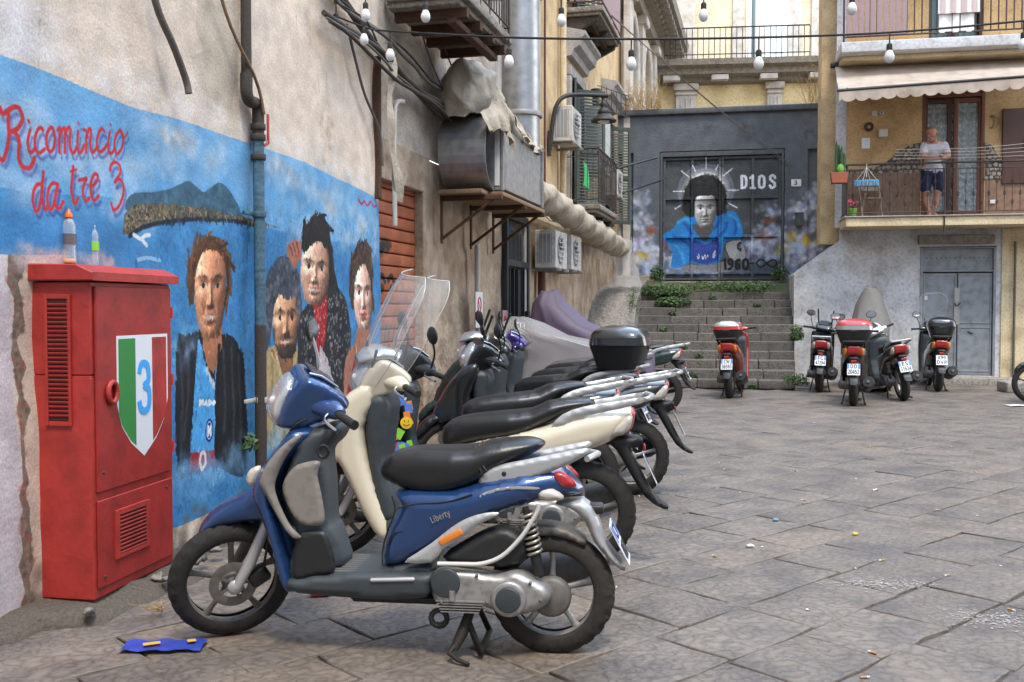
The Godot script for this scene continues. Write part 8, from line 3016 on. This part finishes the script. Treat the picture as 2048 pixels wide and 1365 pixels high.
func top_case(t: Node3D, o: Vector3, s: Vector3, low: Material, lid: Material, strip: Material) -> void:
	# a rounded luggage box: tub, lid, coloured or reflecting insert
	var mk := func(y0: float, y1: float, k0: float, k1: float, dome: float) -> MB:
		var rings := []
		var n := 8 if dome > .0 else 2
		for j in n:
			var v := float(j) / (n - 1)
			var k := lerpf(k0, k1, v) if dome <= .0 else lerpf(k0, k1, v) * sqrt(maxf(.02, 1.0 - pow(v, 3.0) * .85))
			var ring := PackedVector3Array()
			for i in 32:
				var an := TAU * i / 32
				var c := cos(an)
				var q := sin(an)
				ring.append(Vector3(signf(c) * pow(absf(c), .55) * s.x * .5 * k, lerpf(y0, y1, v), signf(q) * pow(absf(q), .55) * s.z * .5 * k))
			rings.append(ring)
		return MB.new().loft(rings)
	var x := Transform3D(Basis(), o)
	var b := put(mk.call(.0, s.y * .55, .74, 1.0, .0), "top_case", low, t, x)
	put(mk.call(s.y * .555, s.y * .72, 1.02, .99, .0), "case_band", strip, b)
	put(mk.call(s.y * .725, s.y, .985, .86, 1.0), "case_lid", lid, b)
	put(MB.new().box(Vector3(s.x * .49, s.y * .5, 0), Vector3(.02, .035, .09), .006), "case_latch", mats.plastic_black, b)
	put(MB.new().box(Vector3(-.02, -.02, 0), Vector3(s.x * .6, .03, s.z * .5), .008), "case_rack", mats.plastic_black, b)

func city_scooter(label: String, xf: Transform3D, c: Dictionary) -> Node3D:
	# big-wheeled city scooter in the fashion of the second one in the row
	var t := thing("scooter", label, "scooter", xf, c.get("group", ""))
	var paint: Material = c.paint
	var turn: float = c.get("turn", .0)
	var st := steer_xf(Vector3(-.73, .3, 0), 26.0, turn)
	wheel(t, Vector3(-.71, .296, 0), .296, .09, "front_wheel", c.get("tread", false), st, 5, c.get("rim", mats.alloy_dirty), mats.rubber)
	wheel(t, Vector3(.71, .296, 0), .296, .125, "rear_wheel", c.get("tread", false), Transform3D(), 5, c.get("rim", mats.alloy), mats.rubber, false)
	for s in [-1.0, 1.0]:
		piece(shared("c_fork_leg%s" % s, func(): return MB.new().tube([Vector3(-.71, .29, .075 * s), Vector3(-.64, .42, .075 * s), Vector3(-.5, .72, .06 * s)], [.022, .026, .02], 9)), "fork_leg", mats.silver_plain, t, st)
	piece(shared("c_front_mudguard", func(): return MB.new().puff(curve2(P2s([-.98, .5, -.9, .6, -.75, .66, -.58, .66, -.52, .58, -.6, .57, -.72, .60, -.86, .54, -.96, .44]), 2), flat(.065), .05, .03)), "front_mudguard", paint, t, st)
	piece(shared("c_leg_shield", func(): return MB.new().puff(curve2(P2s([-.83, .58, -.81, .70, -.68, .90, -.53, 1.03, -.45, 1.02, -.46, .90, -.515, .78, -.49, .60, -.435, .42, -.365, .24, -.38, .16, -.44, .17, -.53, .32, -.60, .48, -.67, .58, -.76, .54]), 2), half([[-.8, .12], [-.62, .21], [-.42, .20]]), .06, .015)), "leg_shield", paint, t)
	piece(shared("c_inner_shield", func(): return MB.new().puff(curve2(P2s([-.52, .96, -.42, .98, -.36, .9, -.40, .6, -.33, .36, -.33, .26, -.42, .24, -.47, .44, -.50, .7]), 2), flat(.175), .04, .03)), "inner_shield", mats.plastic_charcoal if not c.has("inner") else c.inner, t)
	piece(shared("c_floorboard", func(): return MB.new().puff(curve2(P2s([-.44, .22, -.3, .33, .0, .33, .08, .30, .06, .2, -.3, .17]), 2), flat(.18), .03, .03)), "floorboard", mats.plastic_charcoal, t)
	var body := curve2(P2s([-.12, .34, -.06, .52, .0, .66, .14, .72, .50, .80, .72, .87, .94, .90, .99, .88, .93, .76, .78, .68, .55, .62, .34, .48, .16, .34, .0, .28]), 2)
	piece(shared("c_tail_body", func(): return MB.new().puff(body, half([[-.1, .13], [.2, .185], [.6, .185], [.85, .165], [1.0, .125]]), .08, .016)), "tail_body", paint, t)
	var seat := curve2(P2s([-.08, .66, -.08, .78, .02, .84, .22, .865, .42, .885, .52, .93, .68, .95, .77, .94, .76, .90, .60, .86, .40, .76, .16, .71, .02, .68]), 2)
	piece(shared("c_seat", func(): return MB.new().puff(seat, half([[-.1, .09], [.05, .125], [.3, .165], [.55, .14], [.78, .09]]), .065, .015)), "seat", mats.seat_vinyl, t)
	var rail_m: Material = c.get("rail", mats.silver_plain)
	for s in [-1.0, 1.0]:
		piece(shared("c_grab_rail%s" % s, func(): return MB.new().puff(curve2(P2s([.54, .80, .60, .87, .72, .915, .90, .945, 1.08, .975, 1.09, .955, .92, .905, .76, .87, .66, .84, .60, .79]), 2), flat(.014), .013, .02, .15 * s, false)), "grab_rail", rail_m, t)
	piece(shared("c_grab_rail_bow", func(): return MB.new().tube([Vector3(1.07, .965, -.15), Vector3(1.10, .965, .0), Vector3(1.07, .965, .15)], .014, 8)), "grab_rail_bow", rail_m, t)
	# lamps
	for s in [-1.0, 1.0]:
		piece(shared("c_rear_indicator%s" % s, func(): return MB.new().puff(curve2(P2s([.78, .775, .86, .80, .955, .86, .985, .865, .975, .80, .93, .755, .84, .75]), 2), flat(.032), .025, .015, .115 * s)), "rear_indicator", c.get("indicator", mats.lens_milky), t)
	var tl := MB.new()
	tl.puff(curve2(P2s([.90, .765, .96, .875, .998, .89, 1.0, .85, .985, .79, .95, .755]), 2), flat(.10), .03, .016)
	put(tl, "tail_lamp", mats.lens_red, t)
	# mudguard and plate
	piece(shared("c_rear_mudguard", func(): return MB.new().puff(curve2(P2s([.84, .73, 1.02, .74, 1.04, .70, .98, .68, 1.02, .58, 1.12, .40, 1.19, .345, 1.16, .335, 1.06, .40, .96, .56, .90, .66]), 2), flat(.065), .02, .02)), "rear_mudguard", mats.plastic_black, t)
	var plate: Array = c.get("plate", [])
	if plate.size():
		var up := Vector3(-.42, .9, 0).normalized()
		var nr := Vector3(up.y, -up.x, 0)
		plate_on(t, Transform3D(Basis(up.cross(nr), up, nr), Vector3(1.085, .56, 0)), plate[0], plate[1], plate.size() < 3)
		piece(shared("c_plate_lamp", func(): return MB.new().box(Vector3(1.0, .69, 0), Vector3(.05, .03, .08), .006)), "plate_lamp", mats.plastic_black, t)
		piece(shared("c_reflector", func(): return MB.new().box(Vector3(1.055, .675, 0), Vector3(.012, .035, .075), .004)), "reflector", mats.lens_red, t)
	engine_parts(t, .0, .03, c.get("dirty", false))
	for s in [-1.0, 1.0]:
		shock(t, Vector3(.66, .62, .125 * s), Vector3(.74, .30, .13 * s))
	put(MB.new().tube([Vector3(.30, .2, .12), Vector3(.40, .012, .16), Vector3(.55, .012, .17)], .013, 6), "centre_stand", mats.iron_stand, t)
	put(MB.new().tube([Vector3(.30, .2, -.12), Vector3(.40, .012, -.16), Vector3(.55, .012, -.17)], .013, 6), "centre_stand", mats.iron_stand, t)
	headset(t, st, c.get("headset", paint), "cowl", Vector3(-.44, 1.08, 0))
	if c.has("cowl"):
		var cw := MB.new()
		var rings := []
		for q in [[-.15, .10, .05, .02], [-.10, .125, .10, .035], [-.02, .14, .115, .04], [.06, .12, .09, .03]]:
			var ring := PackedVector3Array()
			for k in 14:
				var an := TAU * k / 14
				ring.append(Vector3(q[0], q[1] + sin(an) * q[3], cos(an) * q[2]))
			rings.append(ring)
		cw.loft(rings)
		put(cw, "cowl", c.cowl, t, st * Transform3D(Basis(), Vector3(-.44, 1.08, 0)))
	if c.has("screen"):
		windscreen_on(t, st, Vector3(-.56, 1.06, 0), c.screen[0], c.screen[1], c.get("white_edge", false))
	if c.get("mirrors", 0) > 0:
		mirror_on(t, Vector3(-.37, 1.1, .2), Vector3(-.40, 1.30, .27), st, mats.plastic_black, .058)
	if c.get("mirrors", 0) > 1:
		mirror_on(t, Vector3(-.37, 1.1, -.2), Vector3(-.40, 1.30, -.27), st, mats.plastic_black, .058)
	for q in c.get("stays", []):
		put(MB.new().tube([st * Vector3(-.42, 1.12, q), st * Vector3(-.30, 1.42, q * 1.3)], .012, 6), "screen_stay", mats.plastic_black, t)
	if c.has("case"):
		var k: Array = c.case
		top_case(t, Vector3(.86, .935, 0), k[0], k[1], k[2], k[3])
	return t

func facing(rear: Vector3, deg: float, lean := .0, wheelbase := 1.42) -> Transform3D:
	# rear tyre on «rear», front towards compass «deg»: 0 up the street, 90 to the right, -90 to the left wall
	var a := deg_to_rad(deg)
	var back := -Vector3(sin(a), 0, -cos(a))
	var b := Basis(back, Vector3.UP, back.cross(Vector3.UP)) * Basis(Vector3.RIGHT, deg_to_rad(lean))
	return Transform3D(b, rear - back * wheelbase * .5)

func drape(called: String, label: String, xf: Transform3D, rings: Array, m: Material, sd: int, amp: float, group := "") -> void:
	# cloth thrown over a scooter: stacked outlines, folds and creases
	var mb := MB.new()
	var sect := []
	var n := 40
	for q in rings:
		# y, x centre, half length, half width
		var ring := PackedVector3Array()
		for k in n:
			var an := TAU * k / n
			var fold := 1.0 + .055 * sin(an * 9.0 + q[0] * 2.0) * clampf(1.3 - q[0], .1, 1.0)
			var c := cos(an)
			var s := sin(an)
			ring.append(Vector3(q[1] + signf(c) * pow(absf(c), .8) * q[2] * fold, q[0], signf(s) * pow(absf(s), .8) * q[3] * fold))
		sect.append(ring)
	mb.loft(sect)
	crumple(mb, sd, amp, 3.5)
	for i in mb.v.size():
		mb.v[i].y = maxf(mb.v[i].y, .02)
	if called == "plastic_cover":
		lone(mb, called, m, label, "cover", xf)
		return
	var t := thing(called, label, "covered scooter", xf, group)
	put(mb, "cover", m, t)
	wheel(t, Vector3(.71, .29, 0), .29, .1, "rear_wheel", false, Transform3D(), 5, mats.alloy_dirty, mats.rubber, false)
	wheel(t, Vector3(-.68, .29, 0), .29, .09, "front_wheel", false, Transform3D(), 5, mats.alloy_dirty, mats.rubber, false)

func build_scooters() -> void:
	blue_scooter(Transform3D(Basis(Vector3(.997, 0, -.078), Vector3.UP, Vector3(.078, 0, .997)), Vector3(-1.353, 0, -4.098)))
	var row := "scooters parked nose to the painted wall"
	var b := city_scooter("cream scooter with clear windscreen and silver grab rail behind the blue one", facing(Vector3(-.70, 0, -5.60), -96), {"paint": mats.paint_cream, "turn": 30.0, "cowl": mats.paint_silver, "screen": [.60, .5], "rail": mats.silver_plain, "tread": true, "plate": ["EB", "52710"], "group": row})
	# flyscreens of the cream one's dark floor tunnel
	var cs := city_scooter("black scooter plastered with stickers behind the cream one", facing(Vector3(-.90, 0, -6.85), -107), {"paint": mats.paint_black, "turn": 24.0, "screen": [.60, .46], "white_edge": true, "headset": mats.plastic_black, "mirrors": 2, "plate": ["DX", "31907"], "dirty": true, "group": row})
	stickers(cs)
	city_scooter("black scooter with silver rack and red tail lamp next to the stickered one", facing(Vector3(-.60, 0, -7.78), -97), {"paint": mats.paint_black, "turn": 22.0, "mirrors": 2, "tread": true, "plate": ["EK", "18264"], "dirty": true, "group": row})
	city_scooter("black scooter with silver nose and a large glossy top case", facing(Vector3(-.90, 0, -8.6), -84), {"paint": mats.paint_green, "turn": 26.0, "cowl": mats.paint_silver, "mirrors": 2, "stays": [.1, -.1], "case": [Vector3(.50, .37, .50), mats.plastic_black, mats.paint_black, mats.paint_black], "plate": ["EA", "90412"], "dirty": true, "group": row})
	city_scooter("grey scooter with bare handlebars squeezed in beyond the top case", facing(Vector3(-.95, 0, -9.7), -84), {"paint": mats.paint_grey, "turn": 20.0, "stays": [.1], "mirrors": 2, "rail": mats.plastic_black, "dirty": true, "group": row})
	city_scooter("small scooter with a purple handlebar cover in the crowded row", facing(Vector3(-1.0, 0, -10.7), -80), {"paint": mats.paint_silver, "headset": mats.paint_purple, "turn": 22.0, "mirrors": 1, "dirty": true, "group": row})
	city_scooter("scooter standing under the translucent plastic sheet", facing(Vector3(-1.05, 0, -11.6), -90), {"paint": mats.paint_grey, "turn": 10.0, "dirty": true})
	drape("plastic_cover", "translucent plastic sheet thrown over a scooter in the crowded row", facing(Vector3(-1.05, 0, -11.6), -90), [[.05, .0, .92, .36], [.5, .0, .92, .35], [.85, .05, .85, .3], [.98, -.02, .84, .33], [1.12, -.32, .46, .38], [1.26, -.42, .24, .34], [1.34, -.45, .1, .12]], mats.film_milky, 4, .05)
	drape("covered_scooter", "scooter under a pointed purple cover in the crowded row", facing(Vector3(-.95, 0, -13.0), -86), [[.05, .0, .95, .36], [.5, .0, .95, .36], [.85, .1, .85, .3], [1.0, .0, .75, .26], [1.25, -.3, .4, .24], [1.5, -.42, .22, .2], [1.68, -.44, .12, .1]], mats.cover_purple, 7, .05)
	city_scooter("dark scooter with silver rack and red tail lamp, last in the row", facing(Vector3(-.66, 0, -13.9), -88), {"paint": mats.paint_green, "turn": 10.0, "plate": ["ED", "60318"], "dirty": true, "group": row})
	# by the steps and the white wall
	city_scooter("red scooter with a grey topped luggage box parked at the foot of the steps", facing(Vector3(.33, 0, -16.45), 7, 2), {"paint": mats.paint_red, "turn": 16.0, "rail": mats.plastic_black, "indicator": mats.lens_orange, "case": [Vector3(.40, .31, .44), mats.plastic_black, mats.paint_silver, mats.lens_red], "plate": ["CW", "36593"], "dirty": true})
	city_scooter("black scooter with two mirrors and no luggage box beside the steps", facing(Vector3(1.86, 0, -17.9), 7, -2), {"paint": mats.paint_black, "turn": -14.0, "mirrors": 2, "stays": [.1, -.12], "plate": ["FC", "47294"], "dirty": true})
	city_scooter("grey scooter carrying a luggage box with a bright red lid", facing(Vector3(2.1, 0, -15.5), 8, 0), {"paint": mats.paint_grey, "turn": 8.0, "mirrors": 2, "indicator": mats.lens_orange, "rail": mats.plastic_black, "case": [Vector3(.44, .36, .52), mats.plastic_black, mats.lens_red, mats.paint_silver], "plate": ["DD", "20452"], "dirty": true})
	drape("covered_scooter", "scooter under a tall grey cover against the white wall", facing(Vector3(2.78, 0, -18.2), 6), [[.05, .0, .95, .34], [.5, .0, .92, .33], [.85, .05, .8, .28], [1.0, -.1, .7, .3], [1.2, -.3, .45, .34], [1.5, -.40, .26, .25], [1.72, -.42, .16, .17], [1.80, -.42, .08, .08]], mats.cover_grey, 11, .03)
	city_scooter("silver grey scooter leaning on its stand beside the grey cover", facing(Vector3(3.0, 0, -16.55), -5, 9), {"paint": mats.paint_grey, "headset": mats.paint_white, "turn": 30.0, "plate": ["ES", "31634"], "dirty": true})
	city_scooter("black scooter with a round black luggage box by the metal doors", facing(Vector3(3.9, 0, -18.45), 5, -1), {"paint": mats.paint_black, "turn": 4.0, "screen": [.66, .5], "mirrors": 1, "indicator": mats.lens_orange, "rail": mats.plastic_black, "case": [Vector3(.40, .36, .46), mats.paint_black, mats.paint_black, mats.paint_black], "plate": ["X99", "DVP", "plain"], "dirty": true})
	city_scooter("dark scooter parked broadside right of the metal doors by the kerb stone", facing(Vector3(6.27, 0, -16.35), -84), {"paint": mats.paint_black, "turn": .0, "screen": [.5, .4], "mirrors": 1, "dirty": true})

func stickers(t: Node3D) -> void:
	# paper stickers on the leg shield and handlebar cover of the black scooter
	var r := RandomNumberGenerator.new()
	r.seed = 17
	var m := [mats.sticker_white, mats.sticker_yellow, mats.sticker_orange, mats.plate_blue, mats.paper_red, mats.label_green]
	for k in 30:
		var x := r.randf_range(-.57, -.43)
		var y := r.randf_range(.42, .98)
		var s := put(MB.new().box(Vector3.ZERO, Vector3(r.randf_range(.03, .06), r.randf_range(.03, .07), .002)), "sticker", m[r.randi() % 6], t, Transform3D(Basis(Vector3(0, 0, 1), r.randf_range(-.6, .6)), Vector3(x, y, .212)))
		s.transform.origin.z += .0004 * k
	var f := put(MB.new().lathe([[.001, .003], [.04, .003], [.04, .0], [.001, .0]], 20, Transform3D(Basis(Vector3.RIGHT, PI / 2), Vector3.ZERO)), "smiling_sticker", mats.sticker_yellow, t, Transform3D(Basis(), Vector3(-.46, .7, .222)))
	for s in [-1.0, 1.0]:
		put(MB.new().box(Vector3(.013 * s, .012, .004), Vector3(.006, .01, .002)), "print", mats.ink, f)
	put(MB.new().tube(curve3([Vector3(-.02, -.008, .004), Vector3(0, -.02, .004), Vector3(.02, -.008, .004)], 4), .002, 4), "print", mats.ink, f)

# ------------------------------------------------------------------ plants
func leaf_clump(mb: MB, o: Vector3, rad: Vector3, count: int, size: float, r: RandomNumberGenerator, hue: Array) -> void:
	for k in count:
		var d := Vector3(r.randfn(), r.randfn(), r.randfn()).normalized() * pow(r.randf(), .4)
		var p := o + d * rad
		if p.y < o.y - rad.y * .7:
			continue
		var n := (d + Vector3(r.randfn(), r.randfn() + .6, r.randfn() + .4) * .6).normalized()
		var a := n.cross(Vector3(r.randfn(), r.randfn(), r.randfn())).normalized()
		var b := n.cross(a)
		var s := size * r.randf_range(.5, 1.3)
		var c: Color = hue[r.randi() % hue.size()]
		mb.c = c * r.randf_range(.7, 1.3)
		mb.c.a = 1.0
		var k0 := mb.v.size()
		mb.vert(p - a * s)
		mb.vert(p + b * s * .55 + n * s * .15)
		mb.vert(p + a * s)
		mb.vert(p - b * s * .55 + n * s * .15)
		mb.quad(k0, k0 + 3, k0 + 2, k0 + 1)

func weed(o: Vector3, rad: Vector3, count: int, size: float, sd: int, label: String, group := "") -> void:
	var r := RandomNumberGenerator.new()
	r.seed = sd
	var t := thing("weed", label, "plant", Transform3D(Basis(), o), group)
	var mb := MB.new()
	mb.use_col = true
	leaf_clump(mb, Vector3(0, rad.y * .6, 0), rad, count, size, r, [Color(.035, .075, .018), Color(.06, .11, .03), Color(.085, .13, .035), Color(.045, .08, .03)])
	put(mb, "leaves", mats.leaf, t)
	var st := MB.new()
	for k in 5:
		var e := Vector3(r.randf_range(-.7, .7) * rad.x, rad.y * r.randf_range(.6, 1.3), r.randf_range(-.7, .7) * rad.z)
		st.tube([Vector3(0, -.02, 0), e * .6, e], [.006, .004, .003], 4)
	put(st, "stems", mats.cactus, t)

func dry_grass(o: Vector3, w: float, h: float, n: int, sd: int, label: String) -> void:
	var r := RandomNumberGenerator.new()
	r.seed = sd
	var t := thing("dry_grass", label, "grass", Transform3D(Basis(), o))
	var mb := MB.new()
	for k in n:
		var b := Vector3(r.randf_range(-w, w), 0, r.randf_range(-.12, .12) * minf(1.0, h * 3.0))
		var e := b + Vector3(r.randfn() * minf(h, .18), h * r.randf_range(.4, 1.0), r.randfn() * minf(h, .12))
		var m := (b + e) * .5 + Vector3(r.randfn() * .04, .08, 0) * minf(1.0, h * 2.0)
		mb.tube([b, m, e], [.006 if h > .2 else .002, .005 if h > .2 else .0016, .002 if h > .2 else .0008], 3, false)
		if h > .2 and r.randf() < .5:
			mb.tube([e, e + Vector3(r.randfn() * .06, .07, r.randfn() * .04)], [.009, .002], 3, false)
	put(mb, "blades", mats.straw, t)

func build_plants() -> void:
	var r := RandomNumberGenerator.new()
	r.seed = 23
	weed(Vector3(-.95, 1.70, -21.4), Vector3(.62, .17, .4), 1500, .035, 1, "broad leafy creeper spilling over the top steps on the left")
	weed(Vector3(-.75, 1.5, -21.05), Vector3(.4, .12, .18), 600, .035, 2, "tongue of creeper hanging down over the upper steps")
	weed(Vector3(.75, 1.80, -21.5), Vector3(.6, .14, .3), 800, .035, 3, "patch of green weeds at the right end of the mossy landing")
	weed(Vector3(.1, 1.85, -22.2), Vector3(.9, .12, .5), 700, .03, 4, "low weeds in the middle of the mossy landing")
	weed(Vector3(-1.2, 2.1, -23.35), Vector3(.18, .22, .12), 260, .04, 5, "small weed growing against the left gate post")
	weed(Vector3(1.55, 2.1, -23.3), Vector3(.2, .2, .14), 260, .04, 6, "small weed growing against the right gate post")
	weed(Vector3(-1.5, 1.25, -20.2), Vector3(.14, .4, .5), 300, .03, 7, "moss and weeds along the edge of the crumbling parapet")
	weed(Vector3(1.62, .85, -19.6), Vector3(.14, .18, .2), 300, .035, 8, "weed growing from the gap between the steps and the white wall")
	weed(Vector3(1.5, .12, -18.05), Vector3(.24, .12, .2), 300, .03, 9, "weed at the bottom end of the steps beside the black scooter")
	var k := 0
	for q in [[-.2, 3], [.3, 6], [-.75, 8], [.95, 9], [-.5, 4], [.05, 10], [-.9, 6], [-.3, 1], [.75, 0]]:
		weed(Vector3(q[0], .161 * q[1] + .02, -18.3 - .31 * q[1] + .02), Vector3(.09, .05, .035), 90, .022, 40 + k, "little tuft of weeds in a joint of the basalt steps", "weeds on the steps")
		k += 1
	weed(Vector3(-2.99, .52, -6.15), Vector3(.05, .06, .05), 40, .03, 60, "small green sprig on the old gas pipe")
	weed(Vector3(5.6, .12, -18.2), Vector3(.2, .12, .12), 160, .035, 61, "weeds at the foot of the kerb stone")
	# moss sheet on the landing's front edge
	dry_grass(Vector3(-1.55, 6.07, -23.6), .45, .7, 110, 3, "tall dry straw coloured grass on the left end of the gate wall")
	dry_grass(Vector3(2.4, 6.07, -23.6), .3, .8, 70, 4, "dry twiggy grass on the right end of the gate wall")
	dry_grass(Vector3(-2.55, .03, -4.25), .04, .05, 30, 5, "tuft of dead grass at the foot of the red cabinet")

# ------------------------------------------------------------------ litter
func build_litter() -> void:
	var r := RandomNumberGenerator.new()
	r.seed = 101
	# crisp packet, flattened
	var pk := MB.new()
	var rows := []
	for j in 8:
		var row := PackedVector3Array()
		for i in 14:
			row.append(Vector3(-.17 + i * .026, .012 + .004 * sin(i * 1.3 + j) + r.randf_range(0, .004), -.07 + j * .02))
		rows.append(row)
	pk.loft(rows, false, false)
	var t := thing("snack_packet", "crumpled blue snack packet on the ground under the front wheel", "packet", at(-2.28, .004, -3.86, 14))
	put(pk, "wrapper", mats.packet_blue, t)
	for q in [[-.05, .01, .07], [.11, -.02, .035]]:
		put(MB.new().box(Vector3(q[0], .0235, q[1]), Vector3(q[2], .002, .03), .0, Basis(Vector3.UP, .4)), "print", mats.packet_yellow, t)
	var red := MB.new().box(Vector3(0, .012, 0), Vector3(.1, .022, .05), .006, Basis(Vector3.UP, .3))
	crumple(red, 3, .012, 30.0)
	lone(red, "red_packet", mats.paper_red, "crushed red cigarette packet on the paving behind the front wheel", "packet", at(-1.92, .004, -4.72))
	# paper scraps
	for q in [[4.47, -15.9, .36, .2, "sheet of white paper lying on the paving near the far scooters"], [1.42, -4.75, .09, .03, "torn strip of white paper on the slabs in the foreground"], [.25, -6.2, .05, .03, "small white paper scrap on the slabs beside the parked row"], [1.3, -8.3, .05, .03, "small white paper scrap out in the middle of the square"]]:
		var mb := MB.new()
		rows = []
		for j in 4:
			var row := PackedVector3Array()
			for i in 6:
				row.append(Vector3((i / 5.0 - .5) * q[2], .008 + r.randf_range(0, .012), (j / 3.0 - .5) * q[3]))
			rows.append(row)
		mb.loft(rows, false, false)
		lone(mb, "paper_scrap", mats.paper, q[4], "paper", at(q[0], .0, q[1], r.randf_range(-40, 40)))
	var pb := MB.new().ball(Vector3(0, .012, 0), Vector3(.022, .012, .018), 7)
	lone(pb, "yellow_scrap", mats.packet_yellow, "crumpled yellow wrapper on the slabs of the square", "wrapper", at(.92, 0, -6.65))
	lone(MB.new().ball(Vector3(0, .01, 0), Vector3(.025, .010, .015), 7), "blue_scrap", mats.peg_blue, "scrap of light blue foil on the slabs of the square", "wrapper", at(.45, 0, -7.0))
	# worn white paint on two slabs
	for q in [[.9, -5.5, .34, .12, "scuffed streak of white paint on a slab of the square"], [1.32, -4.98, .28, .16, "scuffed white paint patch on a slab beyond the streak"]]:
		var mb := MB.new()
		for k in 320:
			var c := Vector3(r.randfn() * q[2] * .4, .0035 + r.randf() * .001, r.randfn() * q[3] * .4)
			var e := r.randf_range(.002, .008)
			mb.face([c + Vector3(-e, 0, e * .5), c + Vector3(e * .8, 0, e * .6), c + Vector3(e, 0, -e * .5), c + Vector3(-e * .6, 0, -e * .4)])
		lone(mb, "paint_mark", mats.worn_paint, q[4], "paint mark", at(q[0], .0, q[1], 12)).set_meta("kind", "stuff")
	# cigarette ends
	var spots := []
	for k in 26:
		var z := -3.3 - pow(r.randf(), 1.4) * 8.0
		var x := r.randf_range(-.9, .42) + absf(z) * r.randf_range(-.25, .38)
		if x > wall_x(z) + .5:
			spots.append([x, z])
	for s in spots:
		var a := r.randf() * TAU
		var d := Vector3(cos(a), 0, sin(a))
		var e := thing("cigarette_end", "stubbed out cigarette end on the stone paving", "cigarette end", Transform3D(Basis(), Vector3(s[0], .008, s[1])), "cigarette ends on the paving")
		put(MB.new().tube([-d * .013, d * .013], .0048, 6), "filter", mats.filter_orange, e)
		put(MB.new().tube([d * .0132, d * .026], .0046, 6), "paper", mats.paper, e)
	# pale flecks trodden into the stone
	for k in 16:
		var z := -3.6 - pow(r.randf(), 1.2) * 12.0
		var x := absf(z) * r.randf_range(-.08, .30) + r.randf_range(-.2, .2)
		lone(MB.new().box(Vector3(0, .004, 0), Vector3(r.randf_range(.01, .024), .004, r.randf_range(.006, .014)), .002), "paper_fleck", mats.paper, "tiny white paper fleck on the stone paving", "paper", at(x, .002, z, r.randf() * 180.0), "paper flecks on the paving")
	# rubble by the cabinet
	for k in 7:
		var mb := MB.new().ball(Vector3.ZERO, Vector3(r.randf_range(.02, .05), r.randf_range(.012, .03), r.randf_range(.02, .04)), 7)
		crumple(mb, k, .02, 20.0)
		lone(mb, "rubble_stone", mats.rough_plaster, "lump of broken plaster at the foot of the painted wall", "rubble", lw(r.randf_range(3.9, 5.3), .07, r.randf_range(.3, .5)), "plaster rubble")
